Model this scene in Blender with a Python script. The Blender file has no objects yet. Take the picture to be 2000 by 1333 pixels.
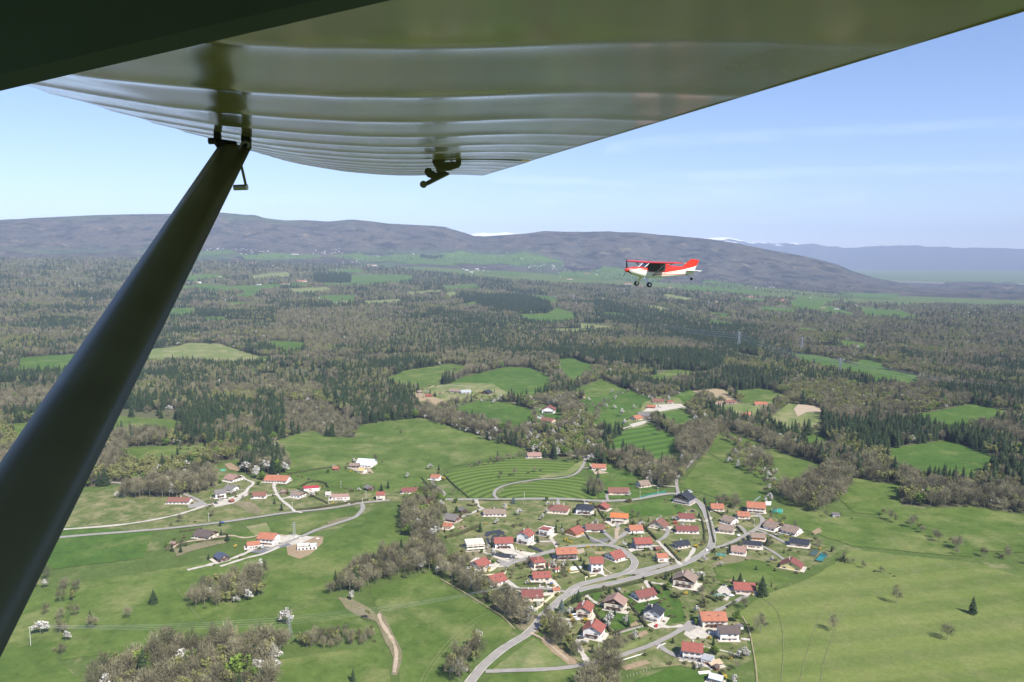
import bpy, math, random
import numpy as np
from mathutils import Vector, Matrix
from mathutils.geometry import delaunay_2d_cdt
random.seed(11); rng = np.random.default_rng(11)
SC = bpy.context.scene
COL = SC.collection
R = math.radians
# ------------------------------------------------------------------ camera
CAMZ = 250.0
F = 1536.0
HZ = 505.0
TH = math.atan((666.5 - HZ) / F)
cam_d = bpy.data.cameras.new('camera'); cam = bpy.data.objects.new('camera', cam_d); COL.objects.link(cam)
cam_d.sensor_width = 36.0; cam_d.lens = 36.0 * F / 2000.0
cam_d.clip_start = 0.02; cam_d.clip_end = 150000.0
cam.location = (0, 0, CAMZ); cam.rotation_euler = (math.pi/2 - TH, 0, 0)
SC.camera = cam
CT, ST = math.cos(TH), math.sin(TH)
# ------------------------------------------------------------------ light
SUN_EL, SUN_AZ = R(47), R(142)          # azimuth clockwise from +Y (the view): behind the viewer, to the right
w = bpy.data.worlds.new('World'); SC.world = w; w.use_nodes = True
nt = w.node_tree; nt.nodes.clear()
sky = nt.nodes.new('ShaderNodeTexSky'); sky.sky_type = 'NISHITA'; sky.sun_disc = False
sky.sun_elevation = SUN_EL; sky.sun_rotation = SUN_AZ; sky.altitude = 900; sky.air_density = 1.0; sky.dust_density = 0.5; sky.ozone_density = 4.5
bg = nt.nodes.new('ShaderNodeBackground'); bg.inputs[1].default_value = 0.105
wo = nt.nodes.new('ShaderNodeOutputWorld')
tint = nt.nodes.new('ShaderNodeMix'); tint.data_type = 'RGBA'; tint.blend_type = 'MULTIPLY'; tint.inputs[0].default_value = 1.0; tint.inputs[7].default_value = (1.0, 0.93, 1.0, 1)
nt.links.new(sky.outputs[0], tint.inputs[6]); nt.links.new(tint.outputs[2], bg.inputs[0]); nt.links.new(bg.outputs[0], wo.inputs[0])
sd = bpy.data.lights.new('sun', 'SUN'); so = bpy.data.objects.new('sun', sd); COL.objects.link(so)
sd.energy = 4.6; sd.angle = R(0.53); sd.color = (1.0, 0.95, 0.87)
sdir = Vector((math.sin(SUN_AZ)*math.cos(SUN_EL), math.cos(SUN_AZ)*math.cos(SUN_EL), math.sin(SUN_EL)))
so.rotation_euler = sdir.to_track_quat('Z', 'Y').to_euler(); so.location = (0, 0, 400)
SC.view_settings.view_transform = 'Standard'; SC.view_settings.look = 'None'
SC.view_settings.gamma = 1.0; SC.view_settings.use_curve_mapping = False
SC.view_settings.exposure = 0.82
cy = SC.cycles
SC.render.engine = 'CYCLES'
cy.use_denoising = True
cy.max_bounces = 6; cy.diffuse_bounces = 2; cy.glossy_bounces = 3; cy.transmission_bounces = 3; cy.transparent_max_bounces = 8
cy.volume_bounces = 0
HAZE = 4.0e-5
HAZE_COL = (0.58, 0.72, 1.0)

# ------------------------------------------------------------------ helpers
def tag(o, label=None, cat=None, group=None, kind=None):
    if label: o['label'] = label
    if cat: o['category'] = cat
    if group: o['group'] = group
    if kind: o['kind'] = kind
    return o
def empty(name, loc=(0,0,0), rz=0.0, label=None, cat=None, group=None):
    o = bpy.data.objects.new(name, None); COL.objects.link(o); o.empty_display_size = 1
    o.location = loc; o.rotation_euler = (0, 0, rz)
    return tag(o, label, cat, group)
def link(name, me, parent=None, loc=None, rz=None):
    o = bpy.data.objects.new(name, me); COL.objects.link(o)
    if parent is not None: o.parent = parent
    if loc is not None: o.location = loc
    if rz is not None: o.rotation_euler = (0, 0, rz)
    return o
class MB:
    def __init__(s): s.v = []; s.f = []; s.m = []
    def add(s, vs, fs, mi=0):
        n = len(s.v); s.v += [tuple(map(float, p)) for p in vs]
        for f in fs: s.f.append(tuple(i+n for i in f)); s.m.append(mi)
    def box(s, a, b, mi=0):
        x0,y0,z0 = a; x1,y1,z1 = b
        s.add([(x0,y0,z0),(x1,y0,z0),(x1,y1,z0),(x0,y1,z0),(x0,y0,z1),(x1,y0,z1),(x1,y1,z1),(x0,y1,z1)],
              [(0,3,2,1),(4,5,6,7),(0,1,5,4),(1,2,6,5),(2,3,7,6),(3,0,4,7)], mi)
    def tube(s, p, q, r0, r1=None, n=6, mi=0, cap=True):
        if r1 is None: r1 = r0
        p = Vector(p); q = Vector(q); d = (q-p)
        if d.length < 1e-9: return
        d.normalize(); a = d.orthogonal().normalized(); b = d.cross(a)
        vs = []
        for c, r in ((p, r0), (q, r1)):
            for k in range(n):
                t = 2*math.pi*k/n; vs.append(c + a*(math.cos(t)*r) + b*(math.sin(t)*r))
        fs = [(k, (k+1)%n, n+(k+1)%n, n+k) for k in range(n)]
        if cap: fs += [tuple(range(n))[::-1], tuple(range(n, 2*n))]
        s.add(vs, fs, mi)
    def prism(s, pts, dvec, mi=0):           # pts: list of Vector, extruded by dvec
        n = len(pts); dv = Vector(dvec)
        vs = [Vector(p) for p in pts] + [Vector(p)+dv for p in pts]
        s.add(vs, [tuple(range(n))[::-1], tuple(range(n, 2*n))] + [(k, (k+1)%n, n+(k+1)%n, n+k) for k in range(n)], mi)
    def loft(s, rings, mi=0, cap=True, closed=True):
        n = len(rings[0]); base = len(s.v)
        vs = [p for r in rings for p in r]; fs = []
        for i in range(len(rings)-1):
            for k in range(n if closed else n-1):
                fs.append((i*n+k, i*n+(k+1)%n, (i+1)*n+(k+1)%n, (i+1)*n+k))
        if cap: fs += [tuple(range(n))[::-1], tuple(range((len(rings)-1)*n, len(rings)*n))]
        s.add(vs, fs, mi)
    def mesh(s, name, mats, smooth=False):
        me = bpy.data.meshes.new(name); me.from_pydata(s.v, [], s.f); me.update()
        if not isinstance(mats, (list, tuple)): mats = [mats]
        for m in mats: me.materials.append(m)
        if len(mats) > 1: me.polygons.foreach_set('material_index', s.m)
        if smooth: me.polygons.foreach_set('use_smooth', [True]*len(me.polygons))
        return me
    def build(s, name, mats, parent=None, loc=None, rz=None, smooth=False):
        return link(name, s.mesh(name, mats, smooth), parent, loc, rz)

# ------------------------------------------------------------------ materials
MATS = {}
def newmat(name):
    m = bpy.data.materials.new(name); m.use_nodes = True
    return m, m.node_tree, m.node_tree.nodes['Principled BSDF']
def N(t, typ, **kw):
    n = t.nodes.new(typ)
    for k, v in kw.items(): setattr(n, k, v)
    return n
def mixc(t, fac, a, b, mode='MIX'):
    n = t.nodes.new('ShaderNodeMix'); n.data_type = 'RGBA'; n.blend_type = mode
    for sock, v in ((n.inputs[0], fac), (n.inputs[6], a), (n.inputs[7], b)):
        if isinstance(v, bpy.types.NodeSocket): t.links.new(v, sock)
        elif sock is n.inputs[0]: sock.default_value = v
        else: sock.default_value = (*v[:3], 1)
    return n.outputs[2]
def noise(t, scale, detail=3, rough=0.55, vec=None, out=0):
    n = t.nodes.new('ShaderNodeTexNoise'); n.inputs['Scale'].default_value = scale
    n.inputs['Detail'].default_value = detail; n.inputs['Roughness'].default_value = rough
    if vec is not None: t.links.new(vec, n.inputs['Vector'])
    return n.outputs[out]
def ramp(t, fac, a, b):
    n = t.nodes.new('ShaderNodeMapRange'); n.inputs[1].default_value = a; n.inputs[2].default_value = b; n.clamp = True
    t.links.new(fac, n.inputs[0]); return n.outputs[0]
def math_(t, op, a, b=None):
    n = t.nodes.new('ShaderNodeMath'); n.operation = op
    for i, v in enumerate((a, b)):
        if v is None: continue
        if isinstance(v, bpy.types.NodeSocket): t.links.new(v, n.inputs[i])
        else: n.inputs[i].default_value = v
    return n.outputs[0]
def plain(name, col, rough=0.8, var=0.15, nscale=0.6, metal=0.0, spec=0.3):
    if name in MATS: return MATS[name]
    m, t, p = newmat(name)
    g = t.nodes.new('ShaderNodeTexCoord').outputs['Object']
    f = noise(t, nscale, 4, 0.6, g)
    c = mixc(t, ramp(t, f, 0.3, 0.7), [x*(1-var) for x in col], [min(1, x*(1+var)) for x in col])
    t.links.new(c, p.inputs['Base Color'])
    p.inputs['Roughness'].default_value = rough; p.inputs['Metallic'].default_value = metal
    p.inputs['Specular IOR Level'].default_value = spec
    MATS[name] = m; return m
def roofmat(name, col):
    if name in MATS: return MATS[name]
    m, t, p = newmat(name)
    tc = t.nodes.new('ShaderNodeTexCoord').outputs['Object']
    mp = N(t, 'ShaderNodeMapping'); mp.inputs['Scale'].default_value = (1, 1, 1); t.links.new(tc, mp.inputs[0])
    f1 = noise(t, 0.45, 4, 0.65, mp.outputs[0]); f2 = noise(t, 3.0, 2, 0.6, mp.outputs[0])
    c = mixc(t, ramp(t, f1, 0.3, 0.7), [x*0.78 for x in col], [x*1.15 for x in col])
    c = mixc(t, math_(t, 'MULTIPLY', ramp(t, f2, 0.45, 0.75), 0.35), c, [x*0.55+0.03 for x in col])
    t.links.new(c, p.inputs['Base Color']); p.inputs['Roughness'].default_value = 0.85
    p.inputs['Specular IOR Level'].default_value = 0.2
    MATS[name] = m; return m
def foliage(name, c1, c2, rough=0.8):
    m, t, p = newmat(name)
    oi = t.nodes.new('ShaderNodeObjectInfo').outputs['Random']
    g = t.nodes.new('ShaderNodeTexCoord').outputs['Object']
    f = noise(t, 0.35, 3, 0.6, g)
    c = mixc(t, oi, c1, c2)
    c = mixc(t, ramp(t, f, 0.3, 0.7), c, (0.55, 0.55, 0.55), 'MULTIPLY') if False else c
    n = t.nodes.new('ShaderNodeHueSaturation'); t.links.new(c, n.inputs['Color'])
    t.links.new(math_(t, 'ADD', math_(t, 'MULTIPLY', ramp(t, f, 0.3, 0.7), 0.6), 0.7), n.inputs['Value'])
    t.links.new(n.outputs[0], p.inputs['Base Color']); p.inputs['Roughness'].default_value = rough
    p.inputs['Specular IOR Level'].default_value = 0.15
    return m
def ground_mat(name, cols, scale=0.01, dry=None, stripe=None, fine=True):
    """cols: two greens; dry: (colour, amount); stripe: (period m, angle, strength, distortion)"""
    m, t, p = newmat(name)
    g = t.nodes.new('ShaderNodeTexCoord').outputs['Object']
    mp = N(t, 'ShaderNodeMapping'); mp.inputs['Scale'].default_value = (1, 1, 0); t.links.new(g, mp.inputs[0]); v = mp.outputs[0]
    a = noise(t, scale, 5, 0.6, v); b = noise(t, scale*9, 4, 0.65, v); c3 = noise(t, 0.35, 3, 0.7, v)
    c = mixc(t, ramp(t, a, 0.35, 0.65), cols[0], cols[1])
    c = mixc(t, math_(t, 'MULTIPLY', ramp(t, b, 0.42, 0.68), 0.75), c, cols[1] if len(cols) < 3 else cols[2])
    if dry:
        d = noise(t, scale*3.1, 6, 0.7, v, 0)
        c = mixc(t, math_(t, 'MULTIPLY', ramp(t, d, 0.60-dry[1]*0.15, 0.74-dry[1]*0.1), 0.75), c, dry[0])
    if stripe:
        mp2 = N(t, 'ShaderNodeMapping'); mp2.inputs['Rotation'].default_value = (0, 0, stripe[1]); t.links.new(v, mp2.inputs[0])
        wv = t.nodes.new('ShaderNodeTexWave'); wv.wave_type = 'RINGS' if len(stripe) > 4 else 'BANDS'
        if len(stripe) > 4: wv.rings_direction = 'Z'; mp2.vector_type = 'POINT'; mp2.inputs['Location'].default_value = (-stripe[4][0], -stripe[4][1], 0)
        else: wv.bands_direction = 'X'
        wv.inputs['Scale'].default_value = 0.314/stripe[0]; wv.inputs['Distortion'].default_value = stripe[3]
        wv.inputs['Detail'].default_value = 1.0; wv.inputs['Detail Scale'].default_value = 0.25
        t.links.new(mp2.outputs[0], wv.inputs['Vector'])
        c = mixc(t, math_(t, 'MULTIPLY', ramp(t, wv.outputs['Fac'], 0.25, 0.75), stripe[2]), c, [cols[0][0]*2.4, cols[0][1]*1.95, cols[0][2]*2.2])
    hs = t.nodes.new('ShaderNodeHueSaturation'); t.links.new(c, hs.inputs['Color'])
    t.links.new(math_(t, 'ADD', math_(t, 'MULTIPLY', math_(t, 'ADD', c3, noise(t, scale*30, 3, 0.7, v)), 0.55), 0.48), hs.inputs['Value'])
    t.links.new(hs.outputs[0], p.inputs['Base Color']); p.inputs['Roughness'].default_value = 0.95
    p.inputs['Specular IOR Level'].default_value = 0.05
    return m

# ------------------------------------------------------------------ terrain
SIL = np.array([(-200,436),(0,430),(200,420),(333,418),(426,415),(450,417),(480,420),(500,420),(520,426),(560,431),(600,430),(640,433),(690,429),(720,432),(760,437),(800,439),
 (840,441),(870,443),(880,447),(915,457),(925,461),(950,462),(1000,458),(1030,456),(1065,451),(1100,453),(1150,453),(1190,452),(1210,454),(1240,454),(1290,459),(1340,463),(1385,467),
 (1440,476),(1500,488),(1550,497),(1600,507),(1640,518),(1667,530),(1720,545),(1800,560),(1900,566),(2200,570)], float)
D0, DR = 7400.0, 10600.0
def vnoise(x, y, seed=0):
    s = np.zeros_like(x); r = np.random.default_rng(100+seed); amp = 1.0; k = 1.0
    for o in range(4):
        for j in range(3):
            a = r.uniform(0, 6.283); ph = r.uniform(0, 6.283); ph2 = r.uniform(0, 6.283)
            s = s + amp*np.sin(k*(x*np.cos(a)+y*np.sin(a))*6.283+ph + 1.3*np.sin(k*0.6*(x*np.sin(a)-y*np.cos(a))*6.283+ph2))/3
        amp *= 0.5; k *= 2.1
    return s
def sst(a, b, x):
    t = np.clip((x-a)/(b-a), 0, 1); return t*t*(3-2*t)
def terr(x, y):
    x = np.asarray(x, float); y = np.asarray(y, float)
    D = np.hypot(x, y) + 1e-6; s = x/np.maximum(y, 1.0); s = np.clip(np.where(y > 0, s, 0), -1.2, 1.2)
    A = np.interp(s, [-0.8, -0.45, -0.1, 0.15, 0.45, 0.8], [270, 255, 170, 60, -70, -80])
    z = sst(1800, 8200, D)*A*np.exp(-np.maximum(D-16000, 0)/9000)
    und = 4.5*np.sin(x/310+1.0)*np.sin(y/270+0.6) + 2.5*np.sin(x/140+y/190) + 7*np.sin(x/620-0.5)*np.sin(y/900+2.0)*sst(1200, 3000, D)
    z = z + und*sst(300, 700, D)
    return z
def H(x, y):
    x = np.asarray(x, float); y = np.asarray(y, float)
    D = np.hypot(x, y) + 1e-6
    z = terr(x, y)
    px = 1000 + F*(x/np.maximum(y*CT, 1))   # approximate column
    ys = np.interp(px, SIL[:,0], SIL[:,1])
    n1 = vnoise(px/55, D*0+0.3, 3); n1b = vnoise(px/9, D*0, 9)
    # elevation of the ridge seen at height ys: tan(elev)
    up = (666.5-ys)/F; el = (up*CT-ST)/np.hypot((CT+up*ST), (px-1000)/F)
    zr = CAMZ + DR*el + 2.0*n1b
    t = (D-D0)/(DR-D0); tt = np.clip(t, 0, 1)
    prof = 0.30*tt + 0.70*sst(0.18, 1.0, tt)
    rise = (zr - z)*prof
    rav = vnoise(x/900, y/2600, 5)*30*np.sin(np.pi*tt)**1.2 + vnoise(x/420, y/1300, 6)*8*np.sin(np.pi*tt)
    zf = z + rise + rav*np.where(zr > z, 1, 0)
    zb = zr - (D-DR)*0.09
    zm = np.where(t <= 1, zf, np.maximum(zb, z-40))
    return np.where((t > 0) & (y > 0) & (zr > z-30), np.maximum(zm, np.where(t <= 1, -500, z-40)), z)
def ray(px, py):
    dx = (px-1000)/F; up = (666.5-py)/F
    v = np.array([dx, CT + up*ST, -ST + up*CT]); return v
def gpt(px, py, dmax=11000):
    """first ground point under a pixel of the 2000x1333 photograph"""
    v = ray(px, py); hl = math.hypot(v[0], v[1])
    ds = np.geomspace(200, dmax, 420); k = ds/hl
    X, Y, Z = v[0]*k, v[1]*k, CAMZ + v[2]*k
    dz = Z - H(X, Y)
    i = int(np.argmax(dz < 0))
    if dz[i] >= 0: return (X[-1], Y[-1], float(H(X[-1], Y[-1])))
    if i == 0: return (X[0], Y[0], Z[0])
    f = dz[i-1]/(dz[i-1]-dz[i])
    x = X[i-1]+(X[i]-X[i-1])*f; y = Y[i-1]+(Y[i]-Y[i-1])*f
    return (x, y, float(H(x, y)))
def hz(x, y): return float(H(np.array([x]), np.array([y]))[0])
def proj(x, y, z):
    dy = y; dz = z-CAMZ
    dep = dy*CT - dz*ST; up = dy*ST + dz*CT
    return 1000 + F*x/dep, 666.5 - F*up/dep, dep
def inpoly(px, py, poly):
    px = np.asarray(px, float); py = np.asarray(py, float)
    r = np.zeros(px.shape, bool); n = len(poly)
    for i in range(n):
        x0, y0 = poly[i]; x1, y1 = poly[(i+1) % n]
        if y0 == y1: continue
        c = ((y0 > py) != (y1 > py)) & (px < (x1-x0)*(py-y0)/(y1-y0)+x0)
        r ^= c
    return r
# log-polar sheet of ground
AZ0, AZ1, NAZ = R(-42), R(42), 300
DA, DB = 240.0, 13000.0
STEP = 0.0115
ND = int(math.log(DB/DA)/STEP)
def lp(u, v):      # grid parameters to world
    a = AZ0 + (AZ1-AZ0)*u/NAZ; d = DA*np.exp(STEP*v)
    return np.sin(a)*d, np.cos(a)*d
def inv_lp(x, y):
    a = np.arctan2(x, y); d = np.hypot(x, y)
    return (a-AZ0)/(AZ1-AZ0)*NAZ, np.log(d/DA)/STEP
def ground_grid(name, v0, v1, mat, kind='structure', lift=0.0):
    us = np.arange(NAZ+1); vs = np.arange(v0, v1+1)
    U, V = np.meshgrid(us, vs); X, Y = lp(U, V); Z = H(X, Y)
    P = np.stack([X, Y, Z], -1).reshape(-1, 3)
    n = NAZ+1; idx = np.arange(n*len(vs)).reshape(len(vs), n)
    q = np.stack([idx[:-1,:-1], idx[:-1,1:], idx[1:,1:], idx[1:,:-1]], -1).reshape(-1, 4)
    me = bpy.data.meshes.new(name); me.from_pydata(P.tolist(), [], q.tolist()); me.update()
    me.polygons.foreach_set('use_smooth', [True]*len(me.polygons))
    me.materials.append(mat); o = link(name, me); tag(o, kind=kind); return o
def roughen(poly):
    out = []; n = len(poly); r = np.random.default_rng(int(poly[0][0]*3+poly[0][1]))
    for i in range(n):
        a = np.array(poly[i], float); b = np.array(poly[(i+1) % n], float); L = np.hypot(*(b-a)); k = max(1, int(L/9)); t = (b-a)/max(L, 1e-6); nn = np.array([-t[1]*.5+t[0]*.1, t[0]*.35]); off = 0
        amp = min(1.6, L*.03)
        for j in range(k): out.append(tuple(a+(b-a)*j/k + (nn*r.normal()*amp if j else 0)))
    return out
def drape(name, poly_px, mat, layer=1, world=False, kind='structure', rough=False):
    """a sheet of ground cover whose outline is given at the photograph's pixels (or in metres), laid on the terrain"""
    if rough: poly_px = roughen(poly_px)
    P = [(p[0], p[1]) for p in poly_px] if world else [gpt(*p)[:2] for p in poly_px]
    n = len(P)
    uv = [inv_lp(np.array(a), np.array(b)) for a, b in P]; uv = [(float(a), float(b)) for a, b in uv]
    bd = []
    for i in range(n):
        a = uv[i]; b = uv[(i+1) % n]; L = max(abs(a[0]-b[0]), abs(a[1]-b[1])); k = max(1, int(L))
        for j in range(k): bd.append((a[0]+(b[0]-a[0])*j/k, a[1]+(b[1]-a[1])*j/k))
    us = [p[0] for p in bd]; vs = [p[1] for p in bd]
    U, V = np.meshgrid(np.arange(math.ceil(min(us)), math.floor(max(us))+1), np.arange(math.ceil(min(vs)), math.floor(max(vs))+1))
    inner = []
    if U.size:
        k = inpoly(U.ravel(), V.ravel(), bd); inner = list(zip(U.ravel()[k], V.ravel()[k]))
    allp = [Vector((float(a), float(b))) for a, b in bd] + [Vector((float(a), float(b))) for a, b in inner]
    m = len(bd)
    r = delaunay_2d_cdt(allp, [(i, (i+1) % m) for i in range(m)], [list(range(m))], 1, 1e-5)
    vs_, fs_ = r[0], r[2]
    if not fs_: return None
    A = np.array([(p.x, p.y) for p in vs_]); X, Y = lp(A[:,0], A[:,1]); D = np.hypot(X, Y)
    Z = H(X, Y) + (0.03+0.00011*D)*layer
    fs2 = []
    for f in fs_:
        a, b, c = [(X[i], Y[i]) for i in f[:3]]
        cr = (b[0]-a[0])*(c[1]-a[1])-(b[1]-a[1])*(c[0]-a[0])
        fs2.append(tuple(f) if cr > 0 else tuple(f)[::-1])
    me = bpy.data.meshes.new(name); me.from_pydata(np.stack([X, Y, Z], -1).tolist(), [], fs2); me.update(); me.materials.append(mat)
    me.polygons.foreach_set('use_smooth', [True]*len(me.polygons))
    o = link(name, me); tag(o, kind=kind); return o
def smooth_line(pts, n=6):
    out = []; m = len(pts)
    for i in range(m-1):
        p0 = pts[max(i-1, 0)]; p1 = pts[i]; p2 = pts[i+1]; p3 = pts[min(i+2, m-1)]
        for j in range(n):
            t = j/n
            out.append(tuple(0.5*((2*p1[k]) + (-p0[k]+p2[k])*t + (2*p0[k]-5*p1[k]+4*p2[k]-p3[k])*t*t + (-p0[k]+3*p1[k]-3*p2[k]+p3[k])*t**3) for k in range(2)))
    out.append(tuple(pts[-1])); return out
ROADPTS = []     # sampled road points for clearances
def ribbon(name, line_px, width, mat, layer=3, world=False, smooth=True, kind='structure', reg=True):
    pts = smooth_line(line_px) if smooth else line_px
    P = np.array(pts, float) if world else np.array([gpt(*p)[:2] for p in pts])
    keep = [0]
    for i in range(1, len(P)):
        if np.hypot(*(P[i]-P[keep[-1]])) > 1.0: keep.append(i)
    P = P[keep]
    # resample finely
    Q = [P[0]]
    for i in range(1, len(P)):
        d = np.hypot(*(P[i]-P[i-1])); k = max(1, int(d/6))
        for j in range(1, k+1): Q.append(P[i-1]+(P[i]-P[i-1])*j/k)
    Q = np.array(Q); T = np.gradient(Q, axis=0); T /= np.hypot(T[:,0], T[:,1])[:,None]+1e-9
    Nn = np.stack([-T[:,1], T[:,0]], -1); wd = width/2*(1+(0.10 if mat.name in ('asphalt','fresh_asphalt') else 0.55)*(0.5*np.sin(np.arange(len(Q))*0.9+len(Q))+0.6*rng.normal(0, 1, len(Q)))*0.5)
    if reg: ROADPTS.extend([(q[0], q[1], width) for q in Q])
    rows = [Q + Nn*(wd*k)[:,None] for k in (-1, 0, 1)]
    V = np.stack(rows, 1).reshape(-1, 2); D = np.hypot(V[:,0], V[:,1]); Z = H(V[:,0], V[:,1]) + (0.03+0.00011*D)*layer
    fs = []
    for i in range(len(Q)-1):
        for k in range(2): a = i*3+k; fs.append((a+1, a, a+3, a+4))
    me = bpy.data.meshes.new(name); me.from_pydata(np.stack([V[:,0], V[:,1], Z], -1).tolist(), [], fs); me.update(); me.materials.append(mat)
    o = link(name, me); tag(o, kind=kind); return o
# ------------------------------------------------------------------ ground sheets
G1 = (0.070, 0.112, 0.022); G2 = (0.110, 0.155, 0.036); G3 = (0.046, 0.084, 0.015); DRY = (0.27, 0.235, 0.13)
m_base = ground_mat('rough_grass', [(0.075,0.110,0.028), (0.098,0.138,0.036), (0.062,0.092,0.022)], 0.008, (DRY, 0.35))
m_floor = ground_mat('woodland_litter', [(0.085,0.090,0.040), (0.110,0.100,0.058), (0.075,0.105,0.035)], 0.01, ((0.13,0.11,0.065), 0.5))
m_green = ground_mat('meadow_grass', [G1, G2, G3], 0.006, ((0.19,0.20,0.075), 0.7))
m_lush = ground_mat('lush_grass', [(0.054,0.105,0.018), (0.082,0.142,0.027), (0.040,0.080,0.014)], 0.007, ((0.16,0.18,0.06), 0.5))
m_olive = ground_mat('dry_pasture', [(0.115,0.145,0.045), (0.095,0.150,0.038), (0.17,0.175,0.08)], 0.007, (DRY, 0.9), (26, R(20), 0.18, 3.0))
m_tan = ground_mat('ploughed_earth', [(0.30,0.235,0.135), (0.34,0.26,0.16), (0.25,0.20,0.12)], 0.02)
m_stripe = ground_mat('mown_meadow', [(0.056,0.096,0.018), (0.070,0.112,0.024), (0.046,0.082,0.016)], 0.01, ((0.14,0.17,0.06), 0.2), (12, 0.0, 0.8, 9.0, gpt(1040,985)[:2]))
m_stripe2 = ground_mat('mown_strips', [(0.048,0.100,0.017), (0.058,0.115,0.021), (0.042,0.088,0.015)], 0.01, None, (22, R(60), 0.45, 1.2))
m_lawn = ground_mat('village_lawn', [(0.105,0.135,0.038), (0.062,0.100,0.022), (0.160,0.152,0.068)], 0.022, (DRY, 0.95))
m_gold = ground_mat('bare_earth', [(0.27,0.19,0.12), (0.32,0.235,0.155), (0.22,0.17,0.10)], 0.05, (DRY, 0.8))
m_bank = ground_mat('worn_bank', [(0.17,0.15,0.085), (0.24,0.20,0.125), (0.10,0.115,0.045)], 0.05)
m_asph = plain('asphalt', (0.275,0.255,0.225), 0.9, 0.10, 0.2)
m_asph2 = plain('fresh_asphalt', (0.15,0.148,0.15), 0.9, 0.12, 0.2)
m_gravel = plain('pale_gravel', (0.46,0.42,0.35), 0.95, 0.14, 0.3)
m_path = plain('dirt_track', (0.38,0.30,0.21), 0.95, 0.18, 0.25)
m_dryp = plain('dry_grass_path', (0.27,0.235,0.13), 0.95, 0.2, 0.3)
m_trk = plain('wheel_track', (0.165,0.172,0.072), 0.95, 0.25, 0.15)
m_patio = plain('patio_stone', (0.52,0.47,0.39), 0.9, 0.10, 0.5)
m_black = plain('black_liner', (0.035,0.038,0.045), 0.8, 0.3, 0.6)
def hillmat():
    m, t, p = newmat('wooded_mountain')
    g = t.nodes.new('ShaderNodeTexCoord').outputs['Object']
    sep = t.nodes.new('ShaderNodeSeparateXYZ'); t.links.new(g, sep.inputs[0])
    a = noise(t, 0.0016, 5, 0.6, g); b = noise(t, 0.0045, 6, 0.7, g); d = noise(t, 0.03, 4, 0.75, g); e = noise(t, 0.0011, 4, 0.6, g)
    c = mixc(t, ramp(t, a, 0.35, 0.65), (0.058,0.056,0.052), (0.088,0.078,0.062))
    c = mixc(t, math_(t, 'MULTIPLY', ramp(t, b, 0.51, 0.57), 0.85), c, (0.014,0.022,0.018))
    c = mixc(t, ramp(t, noise(t, 0.0065, 4, 0.7, g), 0.58, 0.66), c, (0.15,0.125,0.085))
    xm = math_(t, 'SUBTRACT', 1.0, ramp(t, sep.outputs[0], 300.0, 1300.0))
    pas = math_(t, 'MULTIPLY', ramp(t, e, 0.50, 0.53), xm)
    low = math_(t, 'SUBTRACT', 1.0, ramp(t, sep.outputs[2], 250.0, 380.0))
    top = ramp(t, sep.outputs[2], 640.0, 700.0)
    fld = math_(t, 'MULTIPLY', math_(t, 'MAXIMUM', low, math_(t, 'MULTIPLY', top, 0.6)), math_(t, 'ADD', pas, math_(t,'MULTIPLY',ramp(t, b, 0.50, 0.42),0.12)))
    c = mixc(t, fld, c, (0.065,0.098,0.050)); fine_ = noise(t, 0.011, 3, 0.7, g)
    hs = t.nodes.new('ShaderNodeHueSaturation'); t.links.new(c, hs.inputs['Color'])
    t.links.new(math_(t, 'ADD', math_(t, 'MULTIPLY', math_(t, 'MULTIPLY', ramp(t, d, 0.3, 0.7), math_(t, 'ADD', ramp(t, fine_, .3, .7), .6)), 0.9), 0.45), hs.inputs['Value'])
    t.links.new(hs.outputs[0], p.inputs['Base Color']); p.inputs['Roughness'].default_value = 1
    p.inputs['Specular IOR Level'].default_value = 0.0
    return m
m_hill = hillmat()
vsplit = int(math.log(D0/DA)/STEP)
ground_grid('ground', 0, vsplit, m_base)
ground_grid('mountain', vsplit, ND, m_hill)
# the rest of the plain: round and behind the viewer, and out to the horizon
def far_sheet():
    V = []; Fc = []
    def patch(az, ds):
        n0 = len(V); A, Dd = np.meshgrid(az, ds); X = np.sin(A)*Dd; Y = np.cos(A)*Dd; Z = terr(X, Y)
        Z = np.where(Dd > 12900, np.minimum(Z, -20)-Dd*0.001, Z)
        V.extend(np.stack([X, Y, Z], -1).reshape(-1, 3).tolist()); n = len(az)
        for i in range(len(ds)-1):
            for k in range(n-1): a = n0+i*n+k; Fc.append((a, a+1, a+n+1, a+n))
    patch(np.linspace(AZ1, AZ0+2*math.pi, 60), np.concatenate([[1.0], np.geomspace(60, 60000, 46)]))
    patch(np.linspace(AZ0, AZ1, NAZ+1), np.array([1.0, 60, 120, 180, 240.0]))
    patch(np.linspace(AZ0, AZ1, 60), np.array([12950, 16000, 25000, 60000.0]))
    me = bpy.data.meshes.new('plain'); me.from_pydata(V, [], Fc); me.materials.append(m_base); me.update()
    tag(link('plain', me), kind='structure')
far_sheet()
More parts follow.
